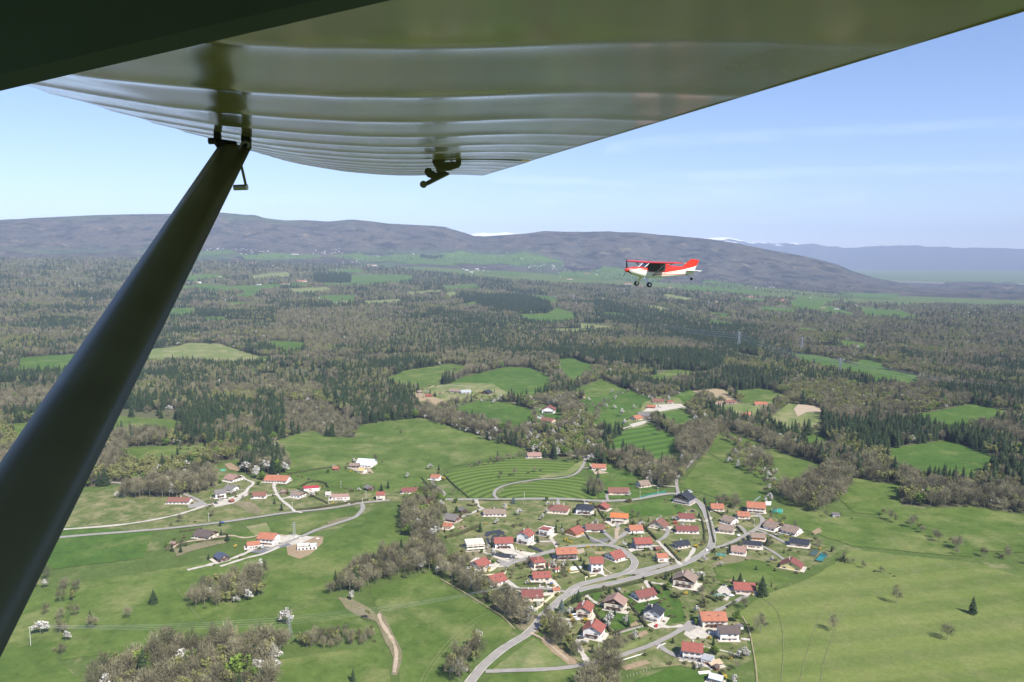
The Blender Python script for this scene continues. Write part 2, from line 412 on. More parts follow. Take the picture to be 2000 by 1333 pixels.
# distant snow range
def snowmat():
    m, t, p = newmat('distant_range')
    g = t.nodes.new('ShaderNodeTexCoord').outputs['Object']
    sep = t.nodes.new('ShaderNodeSeparateXYZ'); t.links.new(g, sep.inputs[0])
    b = noise(t, 0.0016, 6, 0.7, g)
    h = math_(t, 'ADD', sep.outputs[2], math_(t, 'MULTIPLY', b, 900.0))
    c = mixc(t, ramp(t, h, 1220.0, 1320.0), (0.07,0.075,0.08), (0.92,0.93,0.95))
    t.links.new(c, p.inputs['Base Color']); p.inputs['Roughness'].default_value = 0.9; p.inputs['Specular IOR Level'].default_value = 0.0
    return m
RNG = np.array([(-100,492),(0,486),(200,480),(400,474),(600,468),(800,464),(905,462),(925,457),(945,455),(965,456),(985,454),(1005,456),(1030,457),(1060,462),(1200,468),(1350,468),(1380,466),(1400,464),(1418,465),(1440,469),
  (1460,474),(1480,472),(1500,474),(1520,476),(1543,473),(1560,478),(1585,477),(1610,481),(1640,485),(1660,484),(1700,482),(1760,479),(1850,484),(2100,488)], float)
def range_mesh():
    DD = 29000.0; cols = np.arange(-100, 2101, 6.0); V = []; n = len(cols); rows = 9
    ys = np.interp(cols, RNG[:,0], RNG[:,1]) + 1.2*vnoise(cols/60, cols*0, 21)
    for r in range(rows):
        t = r/(rows-1)
        for c, y in zip(cols, ys):
            dx = (c-1000)/F; az = math.atan(dx/CT); up = (666.5-y)/F
            el = (up*CT-ST)/math.hypot(CT+up*ST, dx); zt = CAMZ + DD*el
            d = DD - (1-t)*5000; V.append([math.sin(az)*d, math.cos(az)*d, -60+(zt+60)*t**1.3])
    V = np.array(V); V[:,2] += vnoise(V[:,0]/2200, V[:,1]/2200, 8)*60*np.repeat(np.sin(np.pi*np.linspace(0,1,rows)), n)
    back = V[-n:].copy(); back[:,0] *= 1.15; back[:,1] *= 1.15; back[:,2] = -90
    V = np.vstack([V, back]); Fc = []
    for i in range(rows):
        for k in range(n-1): a = i*n+k; Fc.append((a, a+1, a+n+1, a+n))
    me = bpy.data.meshes.new('snowy_mountain_range'); me.from_pydata(V.tolist(), [], Fc); me.update(); me.materials.append(snowmat())
    me.polygons.foreach_set('use_smooth', [True]*len(me.polygons)); tag(link('snowy_mountain_range', me), kind='structure')
range_mesh()

# ------------------------------------------------------------------ the wood and the fields (outlines at the photograph's pixels)
WOOD = [(-60,975),(200,950),(333,935),(440,903),(475,895),(482,925),(565,930),(600,880),(720,862),(1030,880),(1040,905),(1110,895),(1165,890),(1300,935),(1350,915),(1385,880),(1420,850),(1500,880),(1600,905),(1640,940),(1720,985),(2060,1010),(2060,600),(1667,594),(1450,577),(1250,562),(1000,549),(850,533),(700,519),(500,511),(333,507),(-60,503)]
drape('woodland_floor', WOOD, m_floor, 1)
FIELDS = [
 ('g', [(520,866),(560,856),(575,850),(612,842),(632,853),(692,857),(702,832),(760,822),(830,818),(900,840),(960,860),(1012,872),(1035,880),(1000,893),(865,918),(830,945),(800,962),(735,966),(650,960),(560,952),(548,925),(560,905),(535,885)]),
 ('g', [(250,875),(333,872),(395,868),(414,880),(370,904),(333,906),(240,915)]), ('g', [(200,812),(333,820),(365,826),(345,851),(333,853),(190,850)]),
 ('o', [(200,690),(333,680),(370,671),(430,672),(480,690),(532,703),(525,713),(440,717),(390,713),(333,711),(190,715)]),
 ('l', [(518,666),(598,670),(592,690),(560,694),(535,684)]), ('l', [(230,606),(333,603),(385,602),(380,617),(333,622),(220,622)]),
 ('l', [(392,621),(440,619),(442,632),(402,631)]), ('l', [(333,562),(400,556),(447,558),(443,567),(380,568),(336,569),(250,572),(250,565)]),
 ('l', [(457,580),(480,571),(508,570),(500,582),(470,586)]), ('l', [(605,556),(685,538),(782,537),(810,542),(797,553),(720,559),(650,561)]),
 ('l', [(600,583),(635,578),(668,577),(705,577),(690,588),(640,590)]), ('l', [(885,599),(935,588),(928,600),(897,604)]),
 ('l', [(1018,575),(1080,580),(1096,590),(1085,598),(1050,588)]), ('l', [(1003,615),(1070,613),(1088,601),(1120,612),(1126,628),(1090,634),(1030,631)]),
 ('g', [(744,745),(790,725),(880,711),(917,717),(905,732),(870,743),(850,757),(800,766)]),
 ('l', [(868,757),(905,737),(990,718),(1040,720),(1077,740),(1074,770),(1035,781),(990,775),(950,767),(900,755)]),
 ('l', [(880,801),(935,782),(1000,789),(1047,805),(1028,848),(990,843),(950,832),(900,818)]),
 ('l', [(1088,703),(1120,700),(1162,716),(1152,735),(1122,756),(1100,742)]), ('g', [(1112,765),(1175,742),(1219,758),(1190,775),(1150,782)]),
 ('l', [(1118,786),(1218,760),(1277,777),(1262,800),(1235,826),(1200,846),(1165,842),(1150,812)]),
 ('g', [(1250,740),(1320,722),(1387,731),(1340,745),(1280,752)]), ('l', [(1290,777),(1350,762),(1372,775),(1350,792),(1325,797)]),
 ('t', [(1352,765),(1410,759),(1447,791),(1400,787)]), ('g', [(1415,765),(1490,760),(1547,776),(1520,790),(1462,792)]),
 ('l', [(1280,812),(1330,795),(1370,826),(1352,846),(1300,832)]),
 ('s2', [(1178,874),(1225,840),(1270,827),(1310,850),(1352,876),(1356,896),(1310,912),(1280,906),(1240,892)]),
 ('g', [(1395,852),(1430,845),(1490,870),(1502,905),(1490,937),(1430,916),(1385,884)]),
 ('g', [(1328,952),(1375,888),(1440,915),(1502,946),(1492,987),(1420,982),(1375,965)]),
 ('o', [(1480,832),(1545,788),(1600,800),(1612,830),(1600,846),(1545,852)]), ('l', [(1550,857),(1602,848),(1640,882),(1590,882)]),
 ('g', [(1503,875),(1560,900),(1622,920),(1595,962),(1560,967),(1510,937)]), ('l', [(1530,690),(1600,695),(1667,712),(1800,735),(1790,765),(1667,737),(1600,722),(1560,712)]),
 ('g', [(1630,965),(1667,935),(1760,950),(1760,1010),(1667,1002)]),
 ('g', [(1500,1000),(1560,985),(1640,1012),(1667,1010),(1900,1030),(1900,1090),(1667,1068),(1600,1045),(1530,1022)]),
 ('g2', [(1440,1200),(1490,1165),(1560,1140),(1605,1118),(1667,1075),(1900,1100),(2080,1150),(2080,1400),(1480,1400),(1472,1260),(1455,1215)]),
 ('g', [(1395,1100),(1440,1085),(1500,1100),(1545,1135),(1480,1160),(1440,1140),(1400,1135)]),
 ('g', [(150,1140),(333,1112),(440,1095),(560,1068),(640,1050),(700,1010),(760,985),(782,1000),(792,1040),(812,1068),(760,1085),(700,1108),(650,1158),(682,1190),(740,1240),(560,1238),(500,1242),(333,1262),(120,1290)]),
 ('g', [(722,1152),(850,1118),(872,1150),(960,1195),(1002,1226),(992,1246),(942,1270),(902,1290),(872,1335),(865,1400),(785,1400),(778,1285),(742,1205)]),
 ('g', [(545,1290),(640,1275),(742,1264),(760,1290),(765,1400),(560,1400)]),
 ('g', [(430,1052),(570,1012),(690,990),(702,998),(640,1022),(580,1047),(520,1062)]),
 ('s', [(866,926),(1000,892),(1035,896),(1090,903),(1125,905),(1128,920),(1080,934),(1010,938),(975,950),(962,962),(958,974),(905,972)]),
 ('s', [(974,970),(985,955),(1015,947),(1060,939),(1135,930),(1168,975),(1100,975),(1000,977)]),
 ('l', [(1165,930),(1220,915),(1240,930),(1235,948),(1190,955)]),
 ('l', [(1205,991),(1315,972),(1342,1000),(1300,1010),(1232,1010)]),
 ('o', [(962,1308),(1042,1247),(1122,1298),(1060,1306)]), ('g', [(935,1400),(958,1319),(1060,1312),(1130,1308),(1145,1400)]),
 ('l', [(1240,1330),(1320,1302),(1400,1322),(1392,1400),(1240,1400)]),
 ('l', [(1120,1160),(1165,1150),(1260,1230),(1210,1240),(1160,1200)]), ('l', [(1215,1160),(1300,1140),(1330,1175),(1340,1215),(1290,1222),(1240,1190)]),
 ('l', [(-60,1040),(150,1030),(300,1040),(280,1090),(60,1120),(-60,1130)]), ('g', [(-60,1165),(140,1145),(110,1290),(240,1400),(-60,1400)]),
 ('g', [(1715,1000),(1900,990),(2060,1020),(2060,1085),(1900,1075),(1720,1012)]), ('l', [(1720,880),(1850,860),(1960,900),(1900,950),(1760,930)]),
 ('l', [(1740,820),(1900,790),(2000,810),(1880,845)]), ('l', [(40,700),(180,690),(150,730),(30,735)]), ('g', [(20,830),(150,815),(170,870),(40,890)]),
 ('l', [(1378,608),(1425,615),(1420,622),(1390,618)]), ('l', [(1335,560),(1390,567),(1400,572),(1345,570)]), ('l', [(1540,588),(1590,592),(1665,612),(1665,620),(1600,612),(1548,603)]),
 ('l', [(1440,582),(1500,586),(1490,592),(1450,590)]), ('l',[(1390,625),(1440,632),(1430,640),(1385,634)]), ('l',[(1490,600),(1560,606),(1550,616),(1480,610)]), ('l',[(1600,660),(1667,668),(1740,680),(1660,680)]), ('o',[(1300,575),(1360,585),(1340,592),(1290,582)]), ('l',[(1640,700),(1700,705),(1760,720),(1700,722)]), ('l',[(340,540),(430,536),(440,545),(350,550)]), ('l',[(450,560),(540,556),(550,566),(470,572)]), ('o',[(560,565),(640,562),(650,572),(580,577)]), ('o',[(700,590),(780,585),(790,595),(720,600)]), ('l',[(440,590),(500,592),(480,600),(430,598)]), ('l',[(860,560),(930,556),(940,566),(870,570)]), ('o',[(1040,645),(1130,642),(1190,650),(1100,655)]), ('l',[(1180,610),(1230,615),(1220,622),(1175,618)]), ('o',[(1440,690),(1500,700),(1480,708),(1430,700)]), ('l',[(1560,580),(1640,590),(1600,598),(1550,590)]), ('l',[(640,528),(700,526),(720,532),(650,535)]), ('o',[(480,540),(560,532),(570,540),(500,547)]), ('v', [(470,498),(560,496),(645,503),(560,508),(480,508)]), ('v', [(640,500),(800,498),(960,501),(1010,510),(860,517),(720,512)]), ('v', [(845,500),(900,490),(985,500),(930,508),(880,508)]), ('v', [(965,497),(1060,501),(1105,514),(1010,520),(935,513)]), ('v', [(740,506),(840,508),(900,520),(800,517)]), ('v', [(965,530),(1030,533),(1010,540),(940,533)]), ('v', [(1100,529),(1220,541),(1200,548),(1080,541)]), ('v', [(1180,520),(1300,545),(1260,552),(1150,530)]), ('v', [(380,492),(450,490),(470,498),(390,500)]), ('v', [(1330,556),(1500,571),(1480,576),(1350,566)]), ('v', [(1640,570),(1760,575),(1740,585),(1650,580)]),
 ('o', [(845,754),(900,748),(962,750),(1003,776),(930,782),(888,795),(850,780),(800,772),(818,762)]), ('l', [(1045,800),(1062,792),(1095,798),(1100,830),(1085,845),(1045,842),(1050,825)]), ('o', [(1255,790),(1280,775),(1325,778),(1345,798),(1300,806),(1275,822),(1262,834),(1228,840),(1225,822),(1250,808)]), ('o', [(1395,795),(1440,790),(1505,785),(1515,800),(1490,812),(1475,830),(1440,828),(1400,806)]), ('l', [(1150,905),(1190,905),(1200,918),(1180,928),(1150,925)]), ('l', [(1165,950),(1240,945),(1290,955),(1290,966),(1240,975),(1170,975)]), ('l', [(500,700),(560,694),(585,700),(560,706)]), ('l', [(390,566),(470,560),(480,566),(420,574)]), ('l', [(500,560),(600,553),(600,560),(520,566)]), ('o', [(640,590),(700,588),(690,596),(650,598)]), ('o', [(860,577),(885,570),(900,578),(880,583)]), ('o', [(1130,632),(1200,640),(1190,646),(1135,642)]), ('o', [(1220,590),(1290,600),(1330,612),(1290,612)]), ('l', [(1560,640),(1600,645),(1590,652),(1560,650)]), ('o', [(430,655),(520,662),(510,668),(440,664)]), ('v', [(1380,548),(1480,560),(1440,562),(1370,553)]),
 ('l', [(1665,600),(1760,608),(1800,622),(1700,622)]), ('o', [(790,572),(860,567),(862,574),(800,580)]),
]
FM = {'g': m_green, 'g2': m_olive, 'l': m_lush, 'o': m_olive, 't': m_tan, 's': m_stripe, 's2': m_stripe2}
FM['v'] = m_lush
FM['g2'] = ground_mat('hill_pasture', [(0.092,0.130,0.030), (0.125,0.160,0.043), (0.145,0.162,0.058)], 0.006, ((0.17,0.18,0.07), 0.5), (30, R(75), 0.2, 4.0))
for i, (k, poly) in enumerate(FIELDS):
    drape('ploughed_field' if k == 't' else 'meadow', poly, FM[k], 3+i*0.011, rough=k in ('g','g2','l','o'))
drape('village_lawn', [(800,990),(860,975),(1100,980),(1340,985),(1380,1010),(1400,980),(1440,990),(1500,1000),(1560,1040),(1640,1080),(1560,1120),(1440,1100),(1390,1110),(1440,1200),(1470,1290),(1400,1320),(1330,1300),(1240,1310),(1140,1300),(1060,1240),(1010,1180),(960,1150),(900,1110),(870,1050),(810,1010)], m_lawn, 2)
drape('village_lawn', [(-90,985),(150,965),(333,945),(440,920),(560,955),(800,965),(810,980),(700,985),(560,1005),(333,1035),(200,1050),(-90,1085)], m_lawn, 2.3)
PATCH = [
 ([(955,1185),(985,1200),(1015,1232),(1050,1238),(1060,1215),(1045,1200),(1005,1185),(975,1170)], m_bank, 'rough_ground'), ([(1040,1095),(1075,1092),(1098,1100),(1110,1112),(1080,1118),(1060,1108)], m_bank, 'rough_ground'), ([(1030,1040),(1060,1030),(1070,1052),(1095,1060),(1060,1068),(1035,1058)], m_bank, 'rough_ground'), ([(1415,1090),(1450,1083),(1480,1090),(1440,1100),(1410,1104),(1395,1110),(1390,1102)], m_bank, 'rough_ground'), ([(1392,1040),(1400,1020),(1412,1030),(1420,1055),(1440,1060),(1400,1066)], m_olive, 'rough_ground'), ([(1140,1160),(1165,1175),(1150,1185),(1130,1172)], m_olive, 'rough_ground'), ([(1180,1270),(1220,1262),(1270,1245),(1262,1258),(1225,1272),(1190,1282)], m_olive, 'rough_ground'), ([(640,1020),(668,1012),(690,1010),(670,1020),(640,1030)], m_bank, 'rough_ground'), ([(450,985),(490,980),(510,995),(505,1008),(485,1000),(470,992)], m_bank, 'rough_ground'), ([(480,1030),(520,1022),(530,1040),(500,1048)], m_olive, 'rough_ground'), ([(340,1075),(400,1058),(450,1055),(440,1062),(395,1072),(345,1088)], m_bank, 'rough_ground'), ([(1205,1040),(1222,1030),(1232,1045),(1215,1052)], m_bank, 'rough_ground'), ([(1050,930),(1100,922),(1140,900),(1135,915),(1110,930),(1060,936)], m_olive, 'rough_ground'),  # outline, material, name
 ([(790,768),(830,770),(888,792),(860,802),(822,798),(800,780)], m_tan, 'ploughed_field'),
 ([(1115,768),(1146,777),(1142,780),(1112,771)], m_tan, 'ploughed_field'),
 ([(1214,1303),(1262,1290),(1270,1297),(1222,1311)], m_gold, 'ploughed_field'),
 ([(1228,1222),(1243,1214),(1249,1222),(1236,1230)], m_gold, 'vegetable_plot'),
 ([(1244,1240),(1262,1232),(1266,1239),(1250,1247)], m_gold, 'vegetable_plot'),
 ([(1420,1137),(1432,1130),(1436,1134),(1424,1140)], m_gold, 'vegetable_plot'),
 ([(1585,1040),(1600,1031),(1606,1040),(1590,1046)], m_gold, 'bare_soil'),
 ([(893,1030),(910,1027),(912,1032),(898,1036)], m_gold, 'vegetable_plot'),
 ([(560,1070),(570,1060),(615,1048),(632,1050),(630,1062),(605,1085),(585,1093),(562,1085)], m_gold, 'building_ground'),
 ([(540,1048),(575,1045),(615,1050),(590,1062),(550,1070)], m_gravel, 'building_ground'),
 ([(905,1060),(950,1040),(965,1050),(975,1090),(940,1098),(900,1090)], m_bank, 'rough_ground'),
 ([(1060,1100),(1095,1105),(1100,1112),(1075,1112),(1062,1110)], m_gold, 'bare_soil'),
 ([(1122,1075),(1140,1072),(1142,1080),(1128,1084)], m_path, 'bare_soil'),
 ([(1160,1078),(1185,1078),(1180,1083),(1162,1084)], m_tan, 'bare_soil'),
 ([(1132,1030),(1160,1024),(1145,1045),(1165,1055),(1190,1052),(1188,1058),(1160,1062),(1140,1048)], m_asph2, 'garden_terrace'),
 ([(1218,1116),(1250,1112),(1310,1098),(1315,1102),(1255,1122),(1222,1124)], m_asph, 'garden_terrace'),
 ([(1300,1020),(1200,1110),(1200,1110)], m_asph, None),
 ([(1180,1020),(1205,1012),(1212,1026),(1196,1030)], m_patio, 'forecourt'),
 ([(1222,1070),(1240,1062),(1246,1075),(1232,1080)], m_patio, 'forecourt'),
 ([(960,1100),(985,1090),(1020,1085),(1000,1098),(985,1108)], m_asph, 'forecourt'),
 ([(968,1075),(975,1070),(1060,1085),(1015,1092),(1000,1088)], m_patio, 'forecourt'),
 ([(918,1098),(930,1090),(975,1100),(968,1112),(950,1117),(925,1115)], m_patio, 'patio'),
 ([(1344,1228),(1372,1220),(1402,1232),(1400,1247),(1350,1250),(1335,1240)], m_gravel, 'farmyard'),
 ([(1318,1227),(1346,1220),(1354,1212),(1362,1228),(1345,1236)], m_asph, 'forecourt'),
 ([(1262,1222),(1285,1213),(1305,1225),(1280,1230)], m_patio, 'patio'),
 ([(1314,1141),(1350,1140),(1363,1149),(1330,1154),(1316,1148)], m_patio, 'patio'),
 ([(1400,1155),(1412,1142),(1428,1148),(1430,1162),(1420,1175),(1403,1170)], m_gravel, 'forecourt'),
 ([(1128,1245),(1142,1233),(1152,1240),(1150,1255),(1140,1262),(1130,1255)], m_gravel, 'forecourt'),
 ([(1062,1130),(1080,1130),(1096,1150),(1070,1152)], m_patio, 'forecourt'),
 ([(1054,1160),(1080,1155),(1084,1163),(1058,1166)], m_patio, 'patio'),
 ([(490,1080),(500,1068),(560,1060),(570,1066),(510,1082)], m_asph2, 'forecourt'),
 ([(415,985),(440,975),(465,968),(480,960),(485,968),(455,985),(420,992)], m_gravel, 'forecourt'),
 ([(366,982),(400,982),(402,990),(368,994)], m_asph, 'forecourt'),
 ([(590,962),(605,955),(628,953),(620,962),(598,968)], m_patio, 'patio'),
 ([(680,915),(700,905),(720,912),(730,925),(708,928)], m_path, 'farmyard'),
 ([(1168,883),(1195,880),(1215,885),(1190,890)], m_gravel, 'farmyard'),
 ([(1255,805),(1275,792),(1330,790),(1338,796),(1290,805)], m_gravel, 'farmyard'),
 ([(1230,830),(1262,822),(1278,818),(1256,830),(1236,836)], m_gravel, 'farmyard'),
 ([(1150,905),(1170,920),(1190,925),(1162,928)], m_path, 'bare_soil'),
 ([(1160,1230),(1160,1231),(1160,1230)], m_path, None),
 ([(1560,790),(1600,796),(1632,812),(1600,806),(1575,806),(1558,815),(1550,800)], m_path, 'bare_soil'),
 ([(508,858),(560,848),(575,838),(568,850),(545,858),(515,865)], m_gold, 'bare_soil'),
 ([(438,908),(450,905),(470,915),(465,922),(448,918)], m_gold, 'bare_soil'),
 ([(660,1168),(690,1172),(720,1188),(740,1205),(748,1222),(735,1215),(700,1205),(676,1190)], m_bank, 'rough_ground'),
 ([(740,1195),(752,1205),(768,1240),(784,1270),(785,1290),(775,1320),(764,1320),(768,1285),(750,1250),(735,1215)], m_bank, 'rough_ground'),
 ([(776,1182),(782,1190),(805,1193),(828,1188),(822,1181)], m_gold, None),
 ([(1062,1240),(1085,1260),(1122,1288),(1130,1298),(1112,1300),(1085,1280),(1058,1255)], m_gold, 'bare_soil'),
]
for i, (poly, m, nm) in enumerate(PATCH):
    if nm: drape(nm, poly, m, 4.1+i*0.012, rough=nm in ('bare_soil','building_ground','rough_ground'))
for poly in [[(945,1048),(950,1040),(975,1036),(985,1040),(985,1046),(965,1043),(952,1050)], [(957,1056),(962,1047),(975,1044),(978,1048),(966,1055),(962,1062)], [(968,1055),(985,1046),(990,1048),(988,1054)],
             [(961,1078),(975,1081),(1008,1085),(1005,1090),(980,1092),(960,1089)], [(1030,1070),(1045,1069),(1063,1078),(1055,1080)], [(948,1052),(955,1052),(957,1062),(954,1068)]]:
    drape('landscape_fabric', poly, m_black, 5.0+poly[0][0]%7*.02)

ROADS = [
 (5.5, m_asph, [(-90,1078),(30,1060),(150,1048),(250,1040),(333,1033),(430,1022),(500,1012),(560,1003),(640,995),(705,984),(735,981),(762,978)]),
 (5.0, m_asph, [(705,984),(709,993),(703,1003),(690,1013),(660,1023),(620,1036),(590,1049),(570,1057),(545,1067),(520,1075)]),
 (4.5, m_gravel, [(-90,1050),(60,1040),(200,1030),(270,1022),(333,1010),(370,1000),(402,989),(430,982),(455,978),(475,968),(485,955)]),
 (4.5, m_asph, [(405,989),(385,977),(360,967),(333,958),(260,948),(120,935),(-90,920)]),
 (3.5, m_gravel, [(485,955),(495,945),(480,938),(470,930)]), (3.5, m_gravel, [(535,952),(540,965),(550,978),(565,990),(575,1000)]),
 (4.0, m_gravel, [(575,1000),(590,1003)]),
 (4.2, m_gravel, [(366,1115),(400,1107),(440,1097),(480,1082),(500,1070)]), (3.5, m_gravel, [(430,1108),(480,1092),(515,1083),(545,1070)]),
 (3.2, m_path, [(333,1075),(355,1062),(400,1055),(450,1048),(480,1052),(520,1045),(560,1048)]),
 (6.0, m_asph, [(905,1350),(925,1325),(943,1303),(975,1275),(1000,1258),(1025,1243),(1045,1225),(1062,1203),(1085,1182),(1105,1165),(1140,1152),(1190,1142),(1240,1130),(1290,1117),(1330,1105),(1362,1090),(1384,1075),(1391,1060),(1390,1040),(1384,1018),(1376,998),(1364,982),(1345,972),(1318,966),(1290,968),(1240,977),(1190,980),(1150,979),(1100,976),(1040,976),(980,977),(930,977),(870,977),(835,975)]),
 (4.0, m_asph, [(974,977),(966,970),(966,962),(975,954),(1000,946),(1050,938),(1095,935),(1122,928),(1136,915),(1142,902),(1140,894),(1125,892),(1100,888),(1075,880),(1050,868),(1040,858),(1037,846),(1042,835),(1055,828),(1068,824)]),
 (3.8, m_gravel, [(1142,902),(1152,892),(1168,880),(1175,865),(1188,853),(1205,843),(1235,833),(1262,826)]),
 (4.2, m_asph, [(1325,965),(1321,945),(1325,930),(1340,915),(1354,900),(1370,884)]),
 (5.5, m_asph, [(985,1108),(1000,1100),(1030,1092),(1070,1080),(1110,1071),(1150,1067),(1190,1067),(1215,1075),(1234,1090),(1240,1102),(1232,1114),(1210,1124),(1170,1134),(1130,1145),(1108,1160)]),
 (5.0, m_asph, [(1190,1067),(1205,1054),(1218,1046),(1222,1040)]), (4.0, m_path, [(1205,1054),(1204,1040),(1208,1032)]),
 (4.0, m_asph, [(1190,1067),(1168,1058),(1150,1050)]), (4.0, m_asph, [(1200,1062),(1192,1052),(1180,1042)]),
 (4.5, m_gravel, [(1388,1072),(1340,1108)] ) if False else (3.8, m_gravel, [(1330,1105),(1310,1085),(1292,1066),(1284,1058)]),
 (4.5, m_asph, [(1284,1058),(1296,1052),(1304,1042),(1302,1034)]), (3.5, m_gravel, [(1338,1098),(1350,1084),(1356,1072)]),
 (5.0, m_asph, [(1388,1072),(1410,1068),(1435,1058),(1458,1046),(1475,1036),(1488,1024),(1488,1014),(1480,1006)]),
 (4.2, m_asph, [(1475,1036),(1495,1042),(1515,1052),(1535,1062),(1552,1068)]), (3.2, m_asph, [(1488,1068),(1500,1074),(1520,1086),(1532,1096)]),
 (4.0, m_asph, [(1458,1046),(1450,1034),(1442,1028),(1432,1030)]),
 (4.5, m_asph, [(948,1313),(1000,1311),(1060,1309),(1110,1305),(1150,1298),(1190,1289),(1230,1276),(1270,1262),(1310,1243),(1335,1228),(1350,1215)]),
 (4.0, m_asph, [(1350,1215),(1352,1205),(1375,1195)] ) if False else (4.0, m_asph, [(1392,1200),(1405,1192),(1430,1180),(1448,1170),(1460,1166)]),
 (4.5, m_asph, [(1283,1258),(1300,1272),(1320,1282),(1342,1290)]), (4.5, m_gravel, [(1150,1298),(1140,1282),(1132,1268),(1130,1255),(1140,1243),(1150,1235)]),
 (3.5, m_gravel, [(1070,1205),(1090,1208),(1115,1213)]), (3.5, m_gravel, [(1142,1163),(1158,1175),(1172,1183)]), (3.5, m_gravel, [(1260,1135),(1268,1150),(1278,1158)]),
 (3.5, m_gravel, [(1262,1138),(1290,1142),(1316,1144)]), (3.5, m_gravel, [(1363,1016),(1378,1020),(1390,1012)]), (4.5, m_gravel, [(1015,1155),(995,1140),(985,1132)]),
 (4.5, m_asph, [(990,1152),(1040,1151),(1075,1152),(1105,1158)]), (3.5, m_gravel, [(1290,1226),(1318,1226),(1335,1222)]),
 (3.5, m_gravel, [(1090,1078),(1085,1066),(1080,1058)]), (3.2, m_asph, [(860,975),(868,965),(850,950),(844,942)]), (3.5, m_gravel, [(930,978),(935,990),(945,995)]),
 (3.5, m_asph, [(1188,980),(1185,970),(1190,962)]), (3.4, m_gravel, [(1304,794),(1320,793),(1345,800)]),
 (2.6, m_path, [(740,1200),(744,1215),(756,1235),(768,1255),(774,1275),(773,1295),(770,1315)]),
 (1.1, m_dryp, [(860,1132),(900,1155),(940,1180),(980,1205),(1005,1230)]), (2.0, m_path, [(1035,1237),(1060,1250),(1085,1270),(1110,1292)]),
 (0.9, m_dryp, [(1480,1390),(1478,1320),(1470,1265),(1462,1230),(1450,1205)]), (2.4, m_path, [(1000,788),(1025,793),(1050,799)]),
 (0.44, m_trk, [(815,1345),(840,1300),(880,1250),(930,1210),(975,1190)]), (0.40, m_trk, [(823,1345),(848,1300),(888,1252),(938,1212)]), (0.48, m_trk, [(1560,1345),(1575,1280),(1600,1210),(1640,1150),(1700,1100)]), (0.40, m_trk, [(1600,1345),(1612,1285),(1640,1215),(1680,1160)]), (0.40, m_trk, [(1490,1170),(1520,1200),(1530,1260),(1525,1345)]), (0.48, m_trk, [(600,1180),(650,1170),(690,1185)]), (0.40, m_trk, [(345,1150),(420,1230),(540,1200),(640,1180)]), (0.40, m_trk, [(540,905),(640,885),(760,870),(880,860)]), (0.40, m_trk, [(1535,1020),(1600,1018),(1660,1030)]), (0.48, m_trk, [(1400,900),(1450,930),(1490,950)]), (2.5, m_path, [(795,765),(815,770),(830,778)]), (2.5, m_gravel, [(850,758),(880,754),(920,757)]),
]
for i, (wd, m, ln) in enumerate(ROADS):
    ribbon({'asphalt': 'road', 'pale_gravel': 'gravel_drive', 'dirt_track': 'footpath', 'fresh_asphalt': 'road', 'dry_grass_path': 'footpath', 'wheel_track': 'footpath'}[m.name], ln, wd*.9, m, 6.0+i*0.011)
# pale kerbs along both inner estate roads
def edge_strip(line, off, wd, mat, name, layer=7):
    pts = smooth_line(line); P = np.array([gpt(*p)[:2] for p in pts]); T = np.gradient(P, axis=0); T /= np.hypot(T[:,0], T[:,1])[:,None]
    Q = P + np.stack([-T[:,1], T[:,0]], -1)*off
    ribbon(name, Q.tolist(), wd, mat, layer, world=True, smooth=False, reg=False)
m_kerb = plain('kerb_stone', (0.48,0.45,0.40), 0.9, 0.1)
for i in (10, 14):
    for s in (-1, 1): edge_strip(ROADS[i][2], s*(ROADS[i][0]*.45+0.25), 0.45, m_kerb, 'kerb', 7.2+i*.01+s*.02)
ROADPTS = np.array(ROADPTS)
# ------------------------------------------------------------------ tree prototypes
mf_spruce = foliage('spruce_needles', (0.017,0.034,0.012), (0.036,0.056,0.019))
mf_bare = foliage('bare_twigs', (0.095,0.088,0.050), (0.265,0.240,0.145))
mf_bud = foliage('budding_leaves', (0.190,0.205,0.058), (0.245,0.255,0.080))
mf_leaf = foliage('fresh_leaves', (0.095,0.155,0.025), (0.135,0.190,0.035))
mf_blos = foliage('white_blossom', (0.46,0.45,0.40), (0.58,0.56,0.51))
mf_shrub = foliage('shrub_leaves', (0.085,0.105,0.032), (0.145,0.140,0.060))
mf_yel = foliage('yellow_flowers', (0.55,0.42,0.05), (0.50,0.36,0.06))
mf_hedge = foliage('hedge_leaves', (0.040,0.050,0.018), (0.060,0.062,0.024))
mf_blue = foliage('blue_needles', (0.075,0.105,0.085), (0.085,0.115,0.095))
m_bark = plain('bark', (0.20,0.175,0.14), 0.9, 0.25, 1.5)
m_barkd = plain('dark_bark', (0.10,0.08,0.06), 0.9, 0.2, 1.5)
